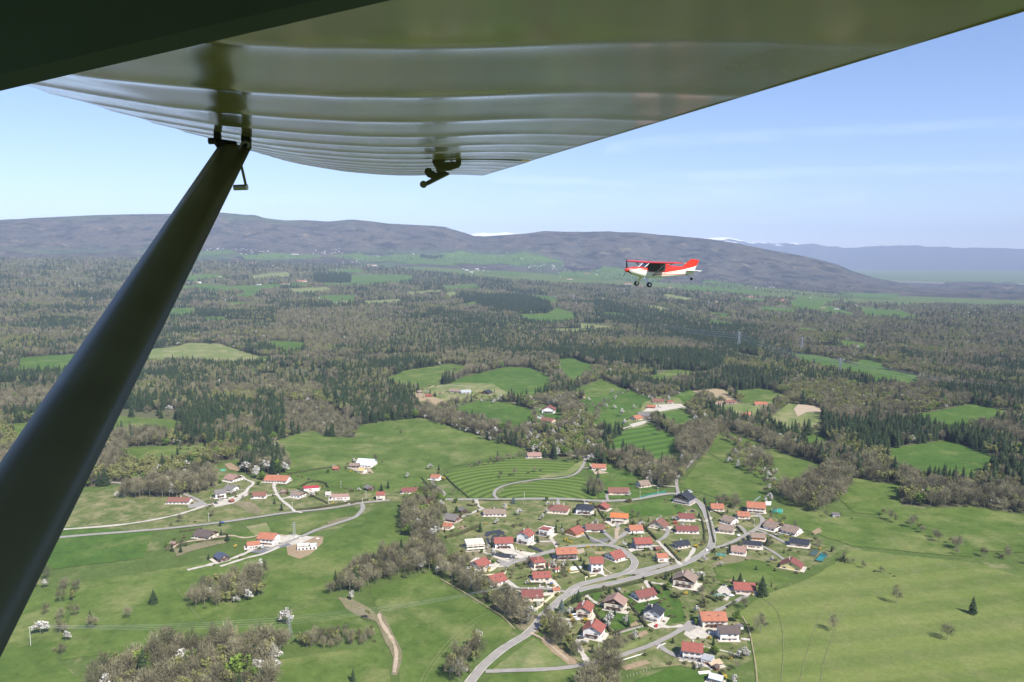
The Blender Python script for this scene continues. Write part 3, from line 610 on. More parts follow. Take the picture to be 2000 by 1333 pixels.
def leaves(mb, n, cen, rad, size, asp=1.0, out=0.0, clumps=0, seed=0, flat=0.5, mi=0, shell=0.45):
    r = np.random.default_rng(seed); cen = np.array(cen, float); rad = np.array(rad, float)
    if clumps:
        cc = r.normal(size=(clumps, 3)); cc /= np.linalg.norm(cc, axis=1)[:,None]; cc *= r.uniform(0.35, 0.9, (clumps, 1)); cc[:,2] = np.abs(cc[:,2])*1.0-0.35*(r.random(clumps) < 0.5)
    for i in range(n):
        d = r.normal(size=3); d /= np.linalg.norm(d)
        if clumps: q = cc[r.integers(clumps)] + d*0.36*r.random()**0.4
        else: q = d*(shell + (1-shell)*r.random()**0.6)
        p = cen + q*rad
        if out > 0:
            a = q*np.array([1, 1, 0.6]) + np.array([0, 0, 0.9]) + r.normal(size=3)*0.45
        else: a = r.normal(size=3)
        a /= np.linalg.norm(a)+1e-6
        b = np.cross(a, r.normal(size=3)); b /= np.linalg.norm(b)+1e-6
        s = size*r.uniform(0.65, 1.35)
        if out > 0: mb.add([p-b*s*asp*0.5, p+b*s*asp*0.5, p+a*s], [(0,1,2)], mi)
        else: mb.add([p-a*s*0.5-b*s*0.4, p+a*s*0.45-b*s*0.5, p+a*s*0.5+b*s*0.45, p-a*s*0.4+b*s*0.5], [(0,1,2,3)], mi)
def trunk(mb, h, r0, limbs, cr, seed, mi=0, n=5):
    r = random.Random(seed); top = (r.uniform(-.4,.4), r.uniform(-.4,.4), h*0.72)
    mb.tube((0,0,-1.5), (top[0]*.5, top[1]*.5, h*0.4), r0, r0*0.7, n, mi, False); mb.tube((top[0]*.5, top[1]*.5, h*0.4), top, r0*0.7, r0*0.25, n, mi, False)
    for k in range(limbs):
        a = 6.283*k/limbs + r.uniform(-.4,.4); z0 = h*r.uniform(0.28, 0.6); l = cr*r.uniform(0.6, 0.95)
        mb.tube((0,0,z0), (math.cos(a)*l, math.sin(a)*l, z0+h*r.uniform(0.15, 0.3)), r0*0.4, r0*0.12, 4, mi, False)
def mk_bare(seed, hh=18, cr=4.6, n=330):
    n = int(n*1.7); c = MB(); t = MB(); leaves(c, n, (0,0,hh*0.58), (cr,cr,hh*0.42), 1.8, 0.13, 1, 14, seed)
    leaves(c, n//3, (0,0,hh*0.62), (cr,cr,hh*0.39), 2.4, 0.09, 1, 0, seed+50); trunk(t, hh, 0.26, 7, cr, seed); return c, t
def mk_bud(seed):
    c = MB(); t = MB(); leaves(c, 170, (0,0,10.5), (4.4,4.4,6.2), 1.8, 0.18, 1, 9, seed, mi=1); leaves(c, 250, (0,0,10.6), (4.5,4.5,6.3), 0.85, 1, 0, 9, seed); trunk(t, 16, 0.22, 6, 4, seed); return c, t
def mk_leaf(seed):
    c = MB(); t = MB(); leaves(c, 620, (0,0,9.4), (5.0,5.0,6.6), 1.15, 1, 0, 15, seed); leaves(c, 120, (0,0,9), (4.2,4.2,5.8), 1.2, 1, 0, 0, seed+9); trunk(t, 15, 0.25, 5, 4, seed); return c, t
def mk_blos(seed):
    c = MB(); t = MB(); leaves(c, 330, (0,0,6.6), (4.0,4.0,4.4), 0.72, 1, 0, 13, seed); leaves(c, 170, (0,0,6.6), (4.0,4.0,4.4), 1.5, 0.16, 1, 9, seed+3, mi=1); trunk(t, 10, 0.2, 6, 3.4, seed); return c, t
def mk_spruce(seed, hh=24, cr=3.6, tiers=11):
    r = random.Random(seed); c = MB(); t = MB(); t.tube((0,0,-1.5), (0,0,hh*0.93), 0.28, 0.05, 5, 0, False)
    for k in range(tiers):
        f = k/(tiers-1); z = hh*(0.12+0.80*f); rr = cr*(1-f)**0.75*r.uniform(0.88, 1.1)+0.35; n = 11 - int(f*4); dz = hh*0.135*(1-0.35*f)
        for j in range(n):
            a = 6.283*(j+r.uniform(-.25,.25))/n; q = rr*r.uniform(0.72, 1.12); w_ = 6.283/n*0.62; dr = -dz*r.uniform(0.15, 0.45)
            c.add([(0,0,z+dz*0.55), (math.cos(a-w_)*q*0.7, math.sin(a-w_)*q*0.7, z+dr*0.3-0.3), (math.cos(a)*q, math.sin(a)*q, z+dr), (math.cos(a+w_)*q*0.7, math.sin(a+w_)*q*0.7, z+dr*0.3-0.3)], [(0,1,2),(0,2,3)])
            if j % 2: 
                b = a+0.3; c.add([(math.cos(b)*q*0.3, math.sin(b)*q*0.3, z+dz*0.3), (math.cos(b-.2)*q*0.85, math.sin(b-.2)*q*0.85, z-dz*0.35), (math.cos(b+.25)*q*0.95, math.sin(b+.25)*q*0.95, z-dz*0.2)], [(0,1,2)])
    return c, t
def mk_shrub(seed):
    c = MB(); t = MB(); leaves(c, 90, (0,0,1.5), (2.0,2.0,1.6), 0.75, 1, 0, 7, seed); leaves(c, 70, (0,0,1.3), (2.0,2.0,1.7), 1.1, 0.16, 1, 0, seed+4, mi=1); t.tube((0,0,-.5), (0,0,1.2), 0.12, 0.06, 4, 0, False); return c, t
KINDS = {}   # kind -> list of (crown mesh, trunk mesh, joined mesh, nominal height)
def reg(kind, makers, cm, tm, hn):
    L = []
    for i, (c, t) in enumerate(makers):
        cmats = cm if isinstance(cm, list) else [cm]
        j = MB(); j.v = list(c.v); j.f = list(c.f); j.m = list(c.m)
        if len(cmats) == 1: j.m = [0]*len(j.f)
        j.add(t.v, t.f, len(cmats))
        L.append((c.mesh(kind+'_crown', cmats), t.mesh(kind+'_trunk', tm), j.mesh(kind, cmats+[tm]), hn))
    KINDS[kind] = L
reg('bare_tree', [mk_bare(1), mk_bare(2, 18, 5.2), mk_bare(3, 18, 4.0, 260), mk_bare(4, 18, 5.6, 380)], mf_bare, m_bark, 18)
reg('budding_tree', [mk_bud(11), mk_bud(12), mk_bud(13)], [mf_bud, mf_bare], m_bark, 16.5)
reg('leafy_tree', [mk_leaf(21), mk_leaf(22)], mf_leaf, m_barkd, 16)
reg('blossom_tree', [mk_blos(31), mk_blos(32)], [mf_blos, mf_bare], m_bark, 11)
reg('spruce_tree', [mk_spruce(41, 24, 4.4), mk_spruce(42, 24, 5.2, 12), mk_spruce(43, 24, 3.8, 10)], mf_spruce, m_barkd, 24)
reg('blue_spruce', [mk_spruce(45, 24, 6.5, 12)], mf_blue, m_barkd, 24)
reg('shrub', [mk_shrub(51), mk_shrub(52)], [mf_shrub, mf_bare], m_barkd, 3.1)
reg('yellow_shrub', [mk_shrub(53)], [mf_yel, mf_shrub], m_barkd, 3.1)
PHR = {'bare_tree': 'bare brown tree', 'budding_tree': 'budding greenish tree', 'leafy_tree': 'bright green leafy tree', 'blossom_tree': 'white blossoming tree',
       'spruce_tree': 'dark green spruce', 'blue_spruce': 'blue-grey spruce', 'shrub': 'low green-brown shrub', 'yellow_shrub': 'yellow flowering shrub'}
ANCH = [(445,1150,'in the oval copse on the lower left meadow'), (440,1280,'in the wood at the bottom left'), (640,1255,'in the thicket above the bottom meadow'),
 (740,1110,'in the wooded bank left of the gully'), (830,1030,'in the grove left of the grey roofed chalets'), (890,1110,'on the slope below the unfinished concrete house'), (945,1180,'beside the walled plot with a black bank'),
 (905,1300,'beside the road bend at the bottom'), (725,1190,'by the earth bank at the top of the dirt track'), (400,900,'beside the grey roofed white house far left'), (520,890,'behind the long orange roofed farmhouse'),
 (365,845,'in the clump at the left edge'), (430,800,'in the wood above the far left hamlet'), (630,820,'in the brown brush at the central meadow corner'), (540,790,'in the dark spruces left of the central meadow'),
 (720,800,'in the wood above the central meadow'), (900,820,'in the hedgerow above the central meadow'), (830,720,'at the wood edge above the hidden farms'), (920,775,'around the two farms by the tan field'),
 (1040,840,'in the tree belt left of the gabled farmhouse'), (1120,850,'in the tree belt right of the gabled farmhouse'), (1090,760,'in the tree belt between the upper meadows'), (1180,810,'in the orchard beside the grey roofed farm'),
 (1270,720,'at the spruce wood edge above the upper meadows'), (1300,760,'in the hedgerow above the upper right farms'), (1360,800,'beside the orange roofed shed on the right'), (1380,850,'in the hedgerow right of the striped field'),
 (1240,910,'around the houses above the green net'), (1180,950,'by the long pinkish house on the main road'), (1500,820,'around the orange roofed houses upper right'), (1450,860,'in the hedgerow under the salmon house'),
 (1520,740,'in the spruces behind the upper right farms'), (1600,770,'in the yellow-green wood on the right'), (1640,850,'in the wood at the right edge'), (1600,950,'in the tree belt beside the right hand hamlet'), (1510,900,'in the row below the dry pasture'),
 (1400,960,'along the lane behind the black roofed house'), (1600,1050,'in the hedgerow beside the teal nets'), (1450,670,'around the lattice pylon on the right'), (1300,640,'in the diagonal spruce belt'),
 (1000,600,'around the dark spruce plantation'), (1000,680,'in the middle of the wide forest'), (800,660,'in the forest left of centre'), (620,650,'in the pale bare wood on the left'), (450,700,'around the dry pasture on the left'),
 (400,640,'in the woods along the left edge'), (650,580,'around the small dark plantation'), (1500,620,'in the far woods on the right'), (600,720,'in the spruces below the left pasture'), (430,750,'in the mixed wood at far left'),
 (560,1240,'beside the small pylon on the lower meadow'), (620,960,'around the long red roofed shed'), (720,900,'beside the silver roofed barn'), (400,1060,'around the dark chalet at lower left'), (500,990,'on the bank below the farmhouse lane'),
 (1140,1310,'beside the lane at the bottom centre'), (1100,1270,'on the bank below the red roofed gable house'), (1120,1190,'in the garden of the cream house by the fork'), (1210,1210,'in the garden of the balcony house'), (1290,1180,'in the gardens round the slate roofed white house'),
 (1370,1180,'beside the big orange barn'), (1490,1150,'beside the red roofed house on the pasture edge'), (1460,1220,'behind the grey roofed white house'), (1490,1230,'alone on the big lower right pasture'), (1420,1300,'in the garden with the tan shelter'),
 (1350,1120,'in the garden of the brown roofed chalet'), (1000,1020,'in the garden of the long brown roofed bungalow'), (870,960,'in the gardens by the mown amphitheatre field'), (1150,1020,'between the houses of the upper estate'), (1110,1110,'around the covered pool of the estate'),
 (1250,1090,'in the gardens inside the estate loop'), (1330,1050,'in the gardens beside the straight road'), (1450,1060,'in the gardens of the right hand hamlet'), (1530,1090,'on the green below the right hand hamlet'), (1000,1150,'in the garden of the walled plot'),
 (950,890,'along the hedge above the amphitheatre field'), (1070,920,'on the bank of the curving lane'), (1000,880,'by the corner of the central meadow'), (1640,1070,'in the hedgerow at the right edge'), (1240,960,'behind the long pinkish house'), (790,950,'by the long red roofed house'), (1620,1220,'far down the lower right pasture'), (800,1180,'on the meadow beside the dirt track'), (780,1330,'at the foot of the dirt track')]
ANP = np.array([(a[0], a[1]) for a in ANCH], float)
def region(px, py):
    d = ((ANP[:,0]-px)**2 + ((ANP[:,1]-py)*1.6)**2); return ANCH[int(np.argmin(d))][2]
TREES = []    # x, y, kind, height
def add_px(px, py, kind, h): x, y, _ = gpt(px, py); TREES.append((x, y, kind, h))
def pick(mix, r):
    t = 0
    for k, p in mix:
        t += p
        if r < t: return k
    return mix[-1][0]
HR = {'bare_tree': (11, 19), 'budding_tree': (10, 17), 'leafy_tree': (9, 16), 'blossom_tree': (7, 13), 'spruce_tree': (15, 27), 'shrub': (2, 4.5), 'yellow_shrub': (1.5, 2.6), 'blue_spruce': (10, 13)}
def hgt(k, f=1.0): a, b = HR[k]; return rng.uniform(a, b)*f
# big wood, sampled in world space
HOUSE_XY = []
def near_house(x, y, pad):
    if not len(HOUSE_ARR): return False
    d = np.hypot(HOUSE_ARR[:,0]-x, HOUSE_ARR[:,1]-y); return bool((d < HOUSE_ARR[:,2]+pad).any())
CONB = [([(880,585),(1062,575),(1080,613),(1000,614),(930,600)],1.0), ([(612,536),(686,536),(686,552),(610,552)],1.0), ([(1160,590),(1290,600),(1440,655),(1560,700),(1540,720),(1420,690),(1250,650),(1160,620)],.85),
 ([(1190,690),(1420,690),(1410,735),(1290,735),(1180,712)],.9), ([(1405,725),(1545,735),(1530,762),(1415,762)],.85), ([(840,610),(1130,630),(1150,690),(860,690)],.6), ([(690,620),(860,620),(870,700),(640,700)],.35),
 ([(620,740),(830,770),(820,828),(690,830),(640,800)],.7), ([(500,770),(575,790),(570,855),(500,860)],.85), ([(333,705),(700,715),(690,760),(333,770)],.5), ([(333,620),(600,600),(760,590),(760,620),(333,640)],.5), ([(1400,640),(1540,650),(1540,700),(1420,690)],.6),
 ([(420,480),(820,510),(830,535),(650,530),(430,525)],.5), ([(780,515),(1000,540),(1000,570),(780,560)],.6)]
GRNB = [([(333,720),(620,725),(620,790),(400,800)],.4), ([(1430,700),(1700,730),(1700,820),(1540,780)],.75), ([(1210,585),(1500,620),(1400,640),(1200,600)],.5), ([(560,600),(900,640),(900,680),(640,660)],.35), ([(680,715),(760,730),(760,800),(680,800)],.6), ([(990,640),(1300,640),(1300,690),(990,690)],.3)]
def build_wood():
    a0, a1 = R(-36), R(36); rows = []; D = 560.0
    while D < 7400:
        sp = max(6.8, D*0.0036 if D < 3000 else D*0.0036*(1+0.25*(D-3000)/3000)); n = int((a1-a0)*D/sp)
        a = a0+(np.arange(n)+rng.random(n))*(a1-a0)/n; d = D+(rng.random(n)-.5)*sp*1.4
        rows.append(np.stack([np.sin(a)*d, np.cos(a)*d, np.full(n, sp)], -1)); D += sp
    P = np.concatenate(rows); x, y, sp = P.T; z = H(x, y); px, py, dep = proj(x, y, z)
    m = inpoly(px, py, WOOD) & (px > -60) & (px < 2060)
    for k, poly in FIELDS: m &= ~inpoly(px, py, poly)
    for poly, _, _ in PATCH: m &= ~inpoly(px, py, poly)
    P = P[m]; x, y, sp = P.T; px = px[m]; py = py[m]
    cn = vnoise(x/520, y/520, 31)+0.55*vnoise(x/130, y/130, 32); gn = vnoise(x/380, y/380, 33)+0.5*vnoise(x/90, y/90, 34); dn = vnoise(x/700, y/350, 35)
    pc = np.clip(0.16+0.95*cn, 0.02, 0.93); pg = np.clip(0.46+0.85*gn, 0.08, 0.9)
    for poly, b in CONB: k = inpoly(px, py, poly); pc[k] = np.maximum(pc[k], b)
    for poly, b in GRNB: k = inpoly(px, py, poly); pg[k] = np.maximum(pg[k], b); pc[k] *= 0.55
    k = inpoly(px, py, [(555,785),(640,790),(700,830),(690,860),(610,845),(555,850)]); pc[k] = 0; pg[k] = .08; short = k.copy()
    k = inpoly(px, py, [(540,612),(770,600),(760,680),(600,690),(540,650)]); pc[k] *= .25; pg[k] *= .8
    k = inpoly(px, py, [(1030,780),(1180,780),(1180,900),(1030,890)]); pc[k] = .03; bl = np.full(len(x), .035); bl[k] = .16
    right = (px > 1480) & (py > 560) & (py < 720); pc[right] *= .45; bl[right] = .08
    u = rng.random((len(x), 4)); sparse = (dn > 1.1) & (u[:,3] < .35)
    # thin the far plain so that fields show between the trees
    far = (py < 560) & (vnoise(x/900, y/260, 36) > 0.35); low = (px > 1350) & (py < 640) & (vnoise(x/500, y/260, 37) > 0.1)
    hs = HOUSE_ARR
    for i in range(len(x)):
        if sparse[i] or (dn[i] > .62 and 600 < py[i] < 860 and u[i,3] < .9) or (far[i] and u[i,3] < .93) or (low[i] and u[i,3] < .75): continue
        if u[i,0] < pc[i]: kd = 'spruce_tree'
        elif u[i,1] < bl[i]: kd = 'blossom_tree'
        elif u[i,1] < bl[i]+pg[i]: kd = 'budding_tree' if u[i,2] < .86 else 'leafy_tree'
        else: kd = 'bare_tree' if u[i,2] < .93 else 'shrub'
        h = hgt(kd)*(0.55 if short[i] else 1)*max(1.0, min(1.25, sp[i]/11))
        TREES.append((x[i], y[i], kd, h))
def copse(poly, sp, mix, f=1.0):
    f = min(1.15, f*1.35)
    c = [gpt(*p)[:2] for p in poly]; xs = [p[0] for p in c]; ys = [p[1] for p in c]
    nx = max(1, int((max(xs)-min(xs))/sp)); ny = max(1, int((max(ys)-min(ys))/sp))
    for i in range(nx+1):
        for j in range(ny+1):
            x = min(xs)+(i+rng.random()*.9)*sp; y = min(ys)+(j+rng.random()*.9)*sp
            if inpoly([x], [y], c)[0]: k = pick(mix, rng.random()); TREES.append((x, y, k, hgt(k, f)))
def row(line, sp, mix, f=1.0, wd=3.0):
    P = [gpt(*p)[:2] for p in line]
    for (x0, y0), (x1, y1) in zip(P, P[1:]):
        L = math.hypot(x1-x0, y1-y0); n = max(1, int(L/sp))
        for k in range(n):
            t = (k+rng.random())/n; kd = pick(mix, rng.random()); TREES.append((x0+(x1-x0)*t+rng.normal()*wd, y0+(y1-y0)*t+rng.normal()*wd, kd, hgt(kd, f)))
B, Q, L_, W_, S_, U_, Y_ = 'bare_tree', 'budding_tree', 'leafy_tree', 'blossom_tree', 'spruce_tree', 'shrub', 'yellow_shrub'
def place_trees():
    build_wood()
    mixb = [(B,.62),(Q,.2),(U_,.1),(W_,.05),(S_,.03)]
    copse([(372,1180),(385,1165),(420,1150),(470,1135),(510,1118),(522,1140),(515,1165),(470,1180),(420,1190),(385,1192)], 5.5, [(B,.6),(Q,.22),(U_,.15),(W_,.03)], .62)
    copse([(160,1400),(200,1330),(333,1285),(400,1275),(470,1265),(520,1262),(560,1275),(548,1300),(540,1400)], 6.0, [(B,.66),(Q,.14),(L_,.04),(S_,.03),(U_,.08),(W_,.05)], .8)
    copse([(520,1262),(560,1262),(600,1272),(660,1270),(720,1262),(738,1252),(730,1240),(680,1240),(600,1248),(560,1250)], 4.6, [(B,.55),(U_,.25),(Q,.2)], .42)
    copse([(640,1165),(680,1160),(720,1145),(790,1128),(850,1118),(870,1100),(860,1070),(820,1060),(800,1085),(760,1095),(700,1115),(655,1150)], 6.0, [(B,.66),(Q,.14),(U_,.14),(W_,.04),(S_,.02)], .7)
    copse([(785,1010),(800,990),(820,970),(870,985),(855,1010),(872,1040),(850,1060),(820,1055),(795,1050)], 6.2, [(B,.42),(L_,.26),(Q,.2),(W_,.12)], .8)
    copse([(858,1110),(905,1092),(930,1120),(960,1145),(990,1168),(1030,1190),(1055,1215),(1020,1235),(1000,1222),(960,1190),(890,1150),(865,1140)], 5.2, [(B,.5),(Q,.2),(U_,.2),(W_,.10)], .6)
    copse([(870,1330),(880,1300),(905,1278),(940,1262),(965,1258),(940,1285),(912,1320),(905,1340)], 5.5, [(B,.4),(Q,.35),(U_,.15),(W_,.1)], .65)
    copse([(1060,1215),(1085,1205),(1095,1225),(1110,1265),(1132,1280),(1120,1290),(1095,1270),(1060,1240)], 4.6, [(B,.4),(Q,.45),(U_,.15)], .55)
    copse([(1140,1320),(1200,1306),(1215,1345),(1190,1380),(1130,1380)], 6, [(B,.85),(Q,.15)], .72)
    copse([(1185,1262),(1215,1252),(1225,1265),(1195,1276)], 4.5, [(B,.7),(U_,.3)], .4)
    copse([(613,553),(686,553),(686,541),(613,541)], 13, [(S_,1)], .75); copse([(820,500),(870,503),(850,507),(820,505)], 14, [(S_,1)], .8)
    copse([(340,500),(700,512),(1000,520),(1200,548),(1480,572),(1667,590),(1667,560),(1300,545),(1000,505),(700,495),(340,488)], 75, [(B,.5),(Q,.15),(S_,.35)], 1.1); copse([(333,945),(380,935),(415,935),(418,955),(380,972),(333,975),(220,975)], 6, [(B,.72),(Q,.16),(W_,.12)], .8)
    copse([(470,920),(490,885),(530,880),(560,905),(565,925),(520,928)], 6, [(B,.35),(S_,.25),(L_,.15),(W_,.25)], .85)
    copse([(1100,905),(1180,880),(1260,900),(1340,925),(1320,955),(1290,958),(1240,935),(1200,912),(1150,905)], 8, [(B,.6),(Q,.2),(W_,.14),(S_,.06)], .7)
    copse([(1140,965),(1165,940),(1185,955),(1185,972),(1160,970)], 6, [(B,.6),(S_,.3),(Q,.1)], .5)
    copse([(1320,885),(1340,850),(1380,840),(1400,860),(1370,890),(1345,905)], 6, [(B,.95),(Q,.05)], .95)
    copse([(1420,905),(1440,880),(1490,885),(1515,930),(1500,945),(1470,930)], 9, [(B,.5),(W_,.2),(Q,.3)], .6); copse([(1200,905),(1240,895),(1300,930),(1345,915),(1330,950),(1290,950)], 7, [(B,.65),(Q,.2),(W_,.15)], .75); copse([(1378,990),(1400,982),(1440,985),(1450,1000),(1420,992)], 5, [(B,.7),(U_,.3)], .5)
    copse([(1510,970),(1560,950),(1620,930),(1667,905),(1667,950),(1640,985),(1600,1005),(1560,995)], 7, [(B,.8),(Q,.2)], .85)
    copse([(850,930),(1030,885),(1033,893),(865,925),(840,940)], 4.5, [(B,.5),(U_,.5)], .35)
    row([(835,815),(880,835),(930,850),(1000,872),(1040,880)], 6, [(B,.55),(S_,.15),(W_,.2),(Q,.1)], .75, 5)
    row([(870,755),(790,770),(745,760)], 9, mixb, .6); row([(1160,718),(1220,755),(1290,790),(1340,760),(1390,742)], 6, [(B,.6),(W_,.2),(Q,.2)], .75, 5)
    row([(1150,730),(1120,756),(1090,770)], 7, mixb, .6); row([(1425,860),(1480,885),(1510,930),(1500,985)], 6, [(B,.4),(W_,.35),(Q,.25)], .6, 4)
    row([(1340,800),(1365,830),(1385,850)], 5, [(W_,.4),(B,.6)], .75, 3); row([(1400,850),(1450,872),(1490,885)], 6, [(B,.6),(W_,.25),(Q,.15)], .7, 4)
    row([(1590,1065),(1620,1085),(1667,1105),(1760,1130)], 5, [(B,.6),(U_,.4)], .4, 3); row([(1500,1010),(1560,1040),(1600,1065)], 5, [(U_,.5),(B,.4),(W_,.1)], .4, 3)
    row([(1500,1000),(1440,990)], 6, [(B,.8),(U_,.2)], .5, 2); row([(950,940),(1000,930),(1060,922)], 7, [(U_,.8),(B,.2)], .6, 2)
    row([(333,1030),(400,1012),(430,1008)], 6, [(U_,.8),(B,.2)], .6, 3); row([(333,985),(410,995),(440,992)], 8, [(U_,.8),(B,.2)], .5, 2)
    row([(1240,760),(1180,790),(1120,800)], 8, [(B,.5),(U_,.2),(W_,.3)], .5, 4); row([(1180,790),(1150,830),(1130,850)], 7, mixb, .6, 5)
    row([(1040,835),(1020,850),(1035,870)], 6, [(B,.9),(Q,.1)], .9, 4); row([(0,1150),(140,1140),(110,1290)], 8, mixb, .6, 5); row([(1715,1005),(1900,1085),(2060,1100)], 7, mixb, .6, 5)
    row([(560,925),(640,950),(720,965),(800,965),(830,945)], 9, [(U_,.9),(B,.1)], .6, 3); row([(1365,1110),(1385,1130),(1370,1165),(1365,1200)], 4, [(U_,.7),(B,.3)], .4, 1.5)
    one = [(559,1222,W_,10.5),(566,1244,U_,3),(693,1150,S_,18),(686,1172,W_,6),(702,1158,B,11),(760,1128,B,13),(735,1142,B,12),(470,1345,L_,21),(498,1300,S_,16),(365,1328,S_,17),(355,1310,L_,11),(515,1325,W_,9),(690,1332,S_,9),(720,1212,Q,9),
      (550,998,S_,9),(536,985,S_,7),(444,1058,S_,9),(353,1080,S_,7),(336,1078,S_,9),(430,1028,S_,6),(972,897,S_,13),(857,920,S_,9),(689,985,U_,4),(1489,1165,S_,17),(1446,1140,S_,10),(1356,1215,S_,19),(1375,1187,U_,6),(1360,1222,L_,5),
      (1485,1240,B,14),(1627,1233,B,11),(1497,1222,U_,2.5),(1437,1215,L_,8),(1454,1190,B,9),(1192,1222,W_,8.5),(1222,1222,W_,6),(1160,1205,W_,8),(1097,1198,'blue_spruce',11),(1130,1176,S_,10),(1122,1178,S_,8),(1118,1180,S_,7),(1190,1163,S_,7),(1228,1194,U_,2.6),(1178,1170,U_,3),
      (1300,1133,S_,8),(1312,1132,S_,6.5),(1305,1155,L_,7),(1320,1168,U_,5),(1298,1150,U_,4),(1290,1162,Q,6),(1115,1208,Y_,2.8),(1143,1216,Y_,3.2),(1118,1217,Y_,3),(1108,1233,S_,4),(1157,1276,S_,6.5),(1170,1288,B,8),(1184,1275,B,8),
      (868,968,S_,11),(862,970,S_,8),(885,967,B,8),(855,952,'blue_spruce',9),(866,937,Y_,3.5),(938,1040,S_,11),(892,1003,S_,9),(870,1003,S_,9),(905,1000,L_,6),(890,983,L_,6),(924,983,S_,6),(990,995,Y_,3.4),(1003,984,'blue_spruce',9),(1014,1008,W_,7),(1060,1018,W_,6),(1005,1030,U_,4),(1018,1028,U_,4),
      (915,1010,B,7),(745,960,S_,10),(758,955,S_,11),(688,962,U_,4),(733,902,B,9),(676,917,U_,3),(690,960,S_,4),(640,965,B,4),(796,935,W_,6),(840,918,W_,7),(1068,980,L_,6),(1095,978,S_,6),(1240,975,S_,11),(1215,978,U_,4),(1230,982,U_,5),(1320,960,B,8),
      (1472,1010,S_,7),(1463,1078,S_,6),(1421,1083,S_,6),(1395,1080,U_,4),(1398,1094,'shrub',4),(1624,1078,S_,6),(1648,1098,U_,5),(1375,1100,W_,6),(1352,1130,W_,6),(1408,1108,W_,4),(1372,1065,Y_,2),(1360,1070,Y_,3),(1438,1308,B,6),(1450,1290,W_,7),(1428,1290,B,6),(1362,1308,W_,4),(1372,1310,W_,4),
      (1300,832,B,13),(1285,850,B,13),(1328,862,B,12),(1335,880,U_,4),(1196,770,W_,7),(1150,785,W_,7),(1185,800,W_,8),(1200,800,W_,7),(1238,800,W_,7),(1220,835,W_,10),(1205,832,S_,7),(1215,815,W_,11),(1080,845,W_,8),(1082,835,W_,7),(1276,825,W_,7),(1056,712,W_,9),(1093,730,W_,9),(1160,745,W_,9),
      (888,724,U_,6),(783,846,U_,4),(940,788,W_,6),(965,790,W_,8),(975,785,W_,8),(850,776,S_,12),(840,770,S_,11),(860,776,B,10),(930,780,U_,5),(938,770,Y_,5),(990,780,B,9),(1005,785,W_,7),(1030,788,W_,8),(1045,790,W_,8),
      (780,820,S_,22),(770,822,S_,20),(760,822,S_,20),(812,818,L_,17),(806,816,L_,14),(755,822,L_,13),(920,840,S_,16),(940,848,S_,15),(928,842,S_,17),(965,850,W_,11),(900,834,W_,11),(900,834,B,11),(505,692,S_,21),(512,694,S_,20),(498,690,B,16),(490,688,S_,17),(480,685,B,12),(410,672,S_,16),
      (366,732,S_,18),(395,718,S_,16),(437,722,S_,16),(404,740,S_,18),(460,726,S_,12),(500,935,W_,12),(513,938,L_,11),(550,940,S_,13),(545,935,S_,14),(556,942,S_,12),(492,930,B,14),(480,925,W_,13),(345,870,W_,9),(370,880,B,11),(385,878,B,11),(355,880,B,11),
      (1090,1020,U_,2.5),(1110,1060,Y_,2),(1116,1062,Y_,2),(1103,1058,Y_,2),(1106,1055,Y_,2),(1150,1070,Y_,1.8),(1160,1070,Y_,1.8),(1145,1071,Y_,1.8),(1210,1122,Y_,2),(1218,1118,Y_,2),(1200,1124,Y_,2),(1180,1150,U_,2.5),(1154,1148,U_,3),(1162,1146,U_,3),(1131,1155,U_,2.5),(1168,1058,U_,2),
      (1262,1035,B,5),(1246,1012,B,6),(1235,1008,B,7),(1260,1078,L_,4),(1245,1085,U_,3),(1270,1085,U_,2.5),(1100,1118,S_,4),(1030,1105,B,6),(1016,1108,U_,3),(1040,1120,U_,2.5),(1313,1098,'shrub',4),(1018,1130,U_,2),(1065,1118,U_,3),(1410,1172,U_,4),(1395,1163,U_,4),(1400,1170,S_,4),(1463,1165,L_,4),
      (300,1180,S_,12),(250,1210,B,10),(1750,1180,B,13),(1850,1250,B,12),(1900,1200,S_,14),(80,1240,W_,9),(180,1230,B,11)]
    for a in one:
        x, y, _ = gpt(a[0], a[1]); TREES.append((x, y, a[2], a[3]*(1.15 if a[2] == W_ else 1), 1.9 if (a[2] == S_ and a[3] > 8.5 and a[1] > 960) else 1.15))
    # garden shrubs round the houses
    for (x, y, r) in HOUSE_ARR[:NEARH]:
        for k in range(rng.integers(3, 8)):
            a = rng.uniform(0, 6.283); d = r+rng.uniform(3, 11); q = pick([(U_,.55),(Y_,.06),(W_,.08),(L_,.08),(S_,.10),(B,.08),(Q,.05)], rng.random()); TREES.append((x+math.cos(a)*d, y+math.sin(a)*d, q, hgt(q, {U_:.65, Y_:.9, W_:.6, L_:.4, S_:.30, B:.42, Q:.42}[q])))
    G2P = [p for k_, p in FIELDS if k_ == 'g2'][0]
    for k in range(470):
        px, py = rng.uniform(905, 1560), rng.uniform(1000, 1300)
        if inpoly([px], [py], G2P)[0]: continue
        x, y, _ = gpt(px, py)
        if min(np.hypot(HOUSE_ARR[:NEARH,0]-x, HOUSE_ARR[:NEARH,1]-y)) < 32: q = pick([(U_,.68),(Y_,.05),(W_,.09),(S_,.10),(B,.08)], rng.random()); TREES.append((x, y, q, hgt(q, {U_:.55, Y_:.9, W_:.55, S_:.28, B:.4}[q])))
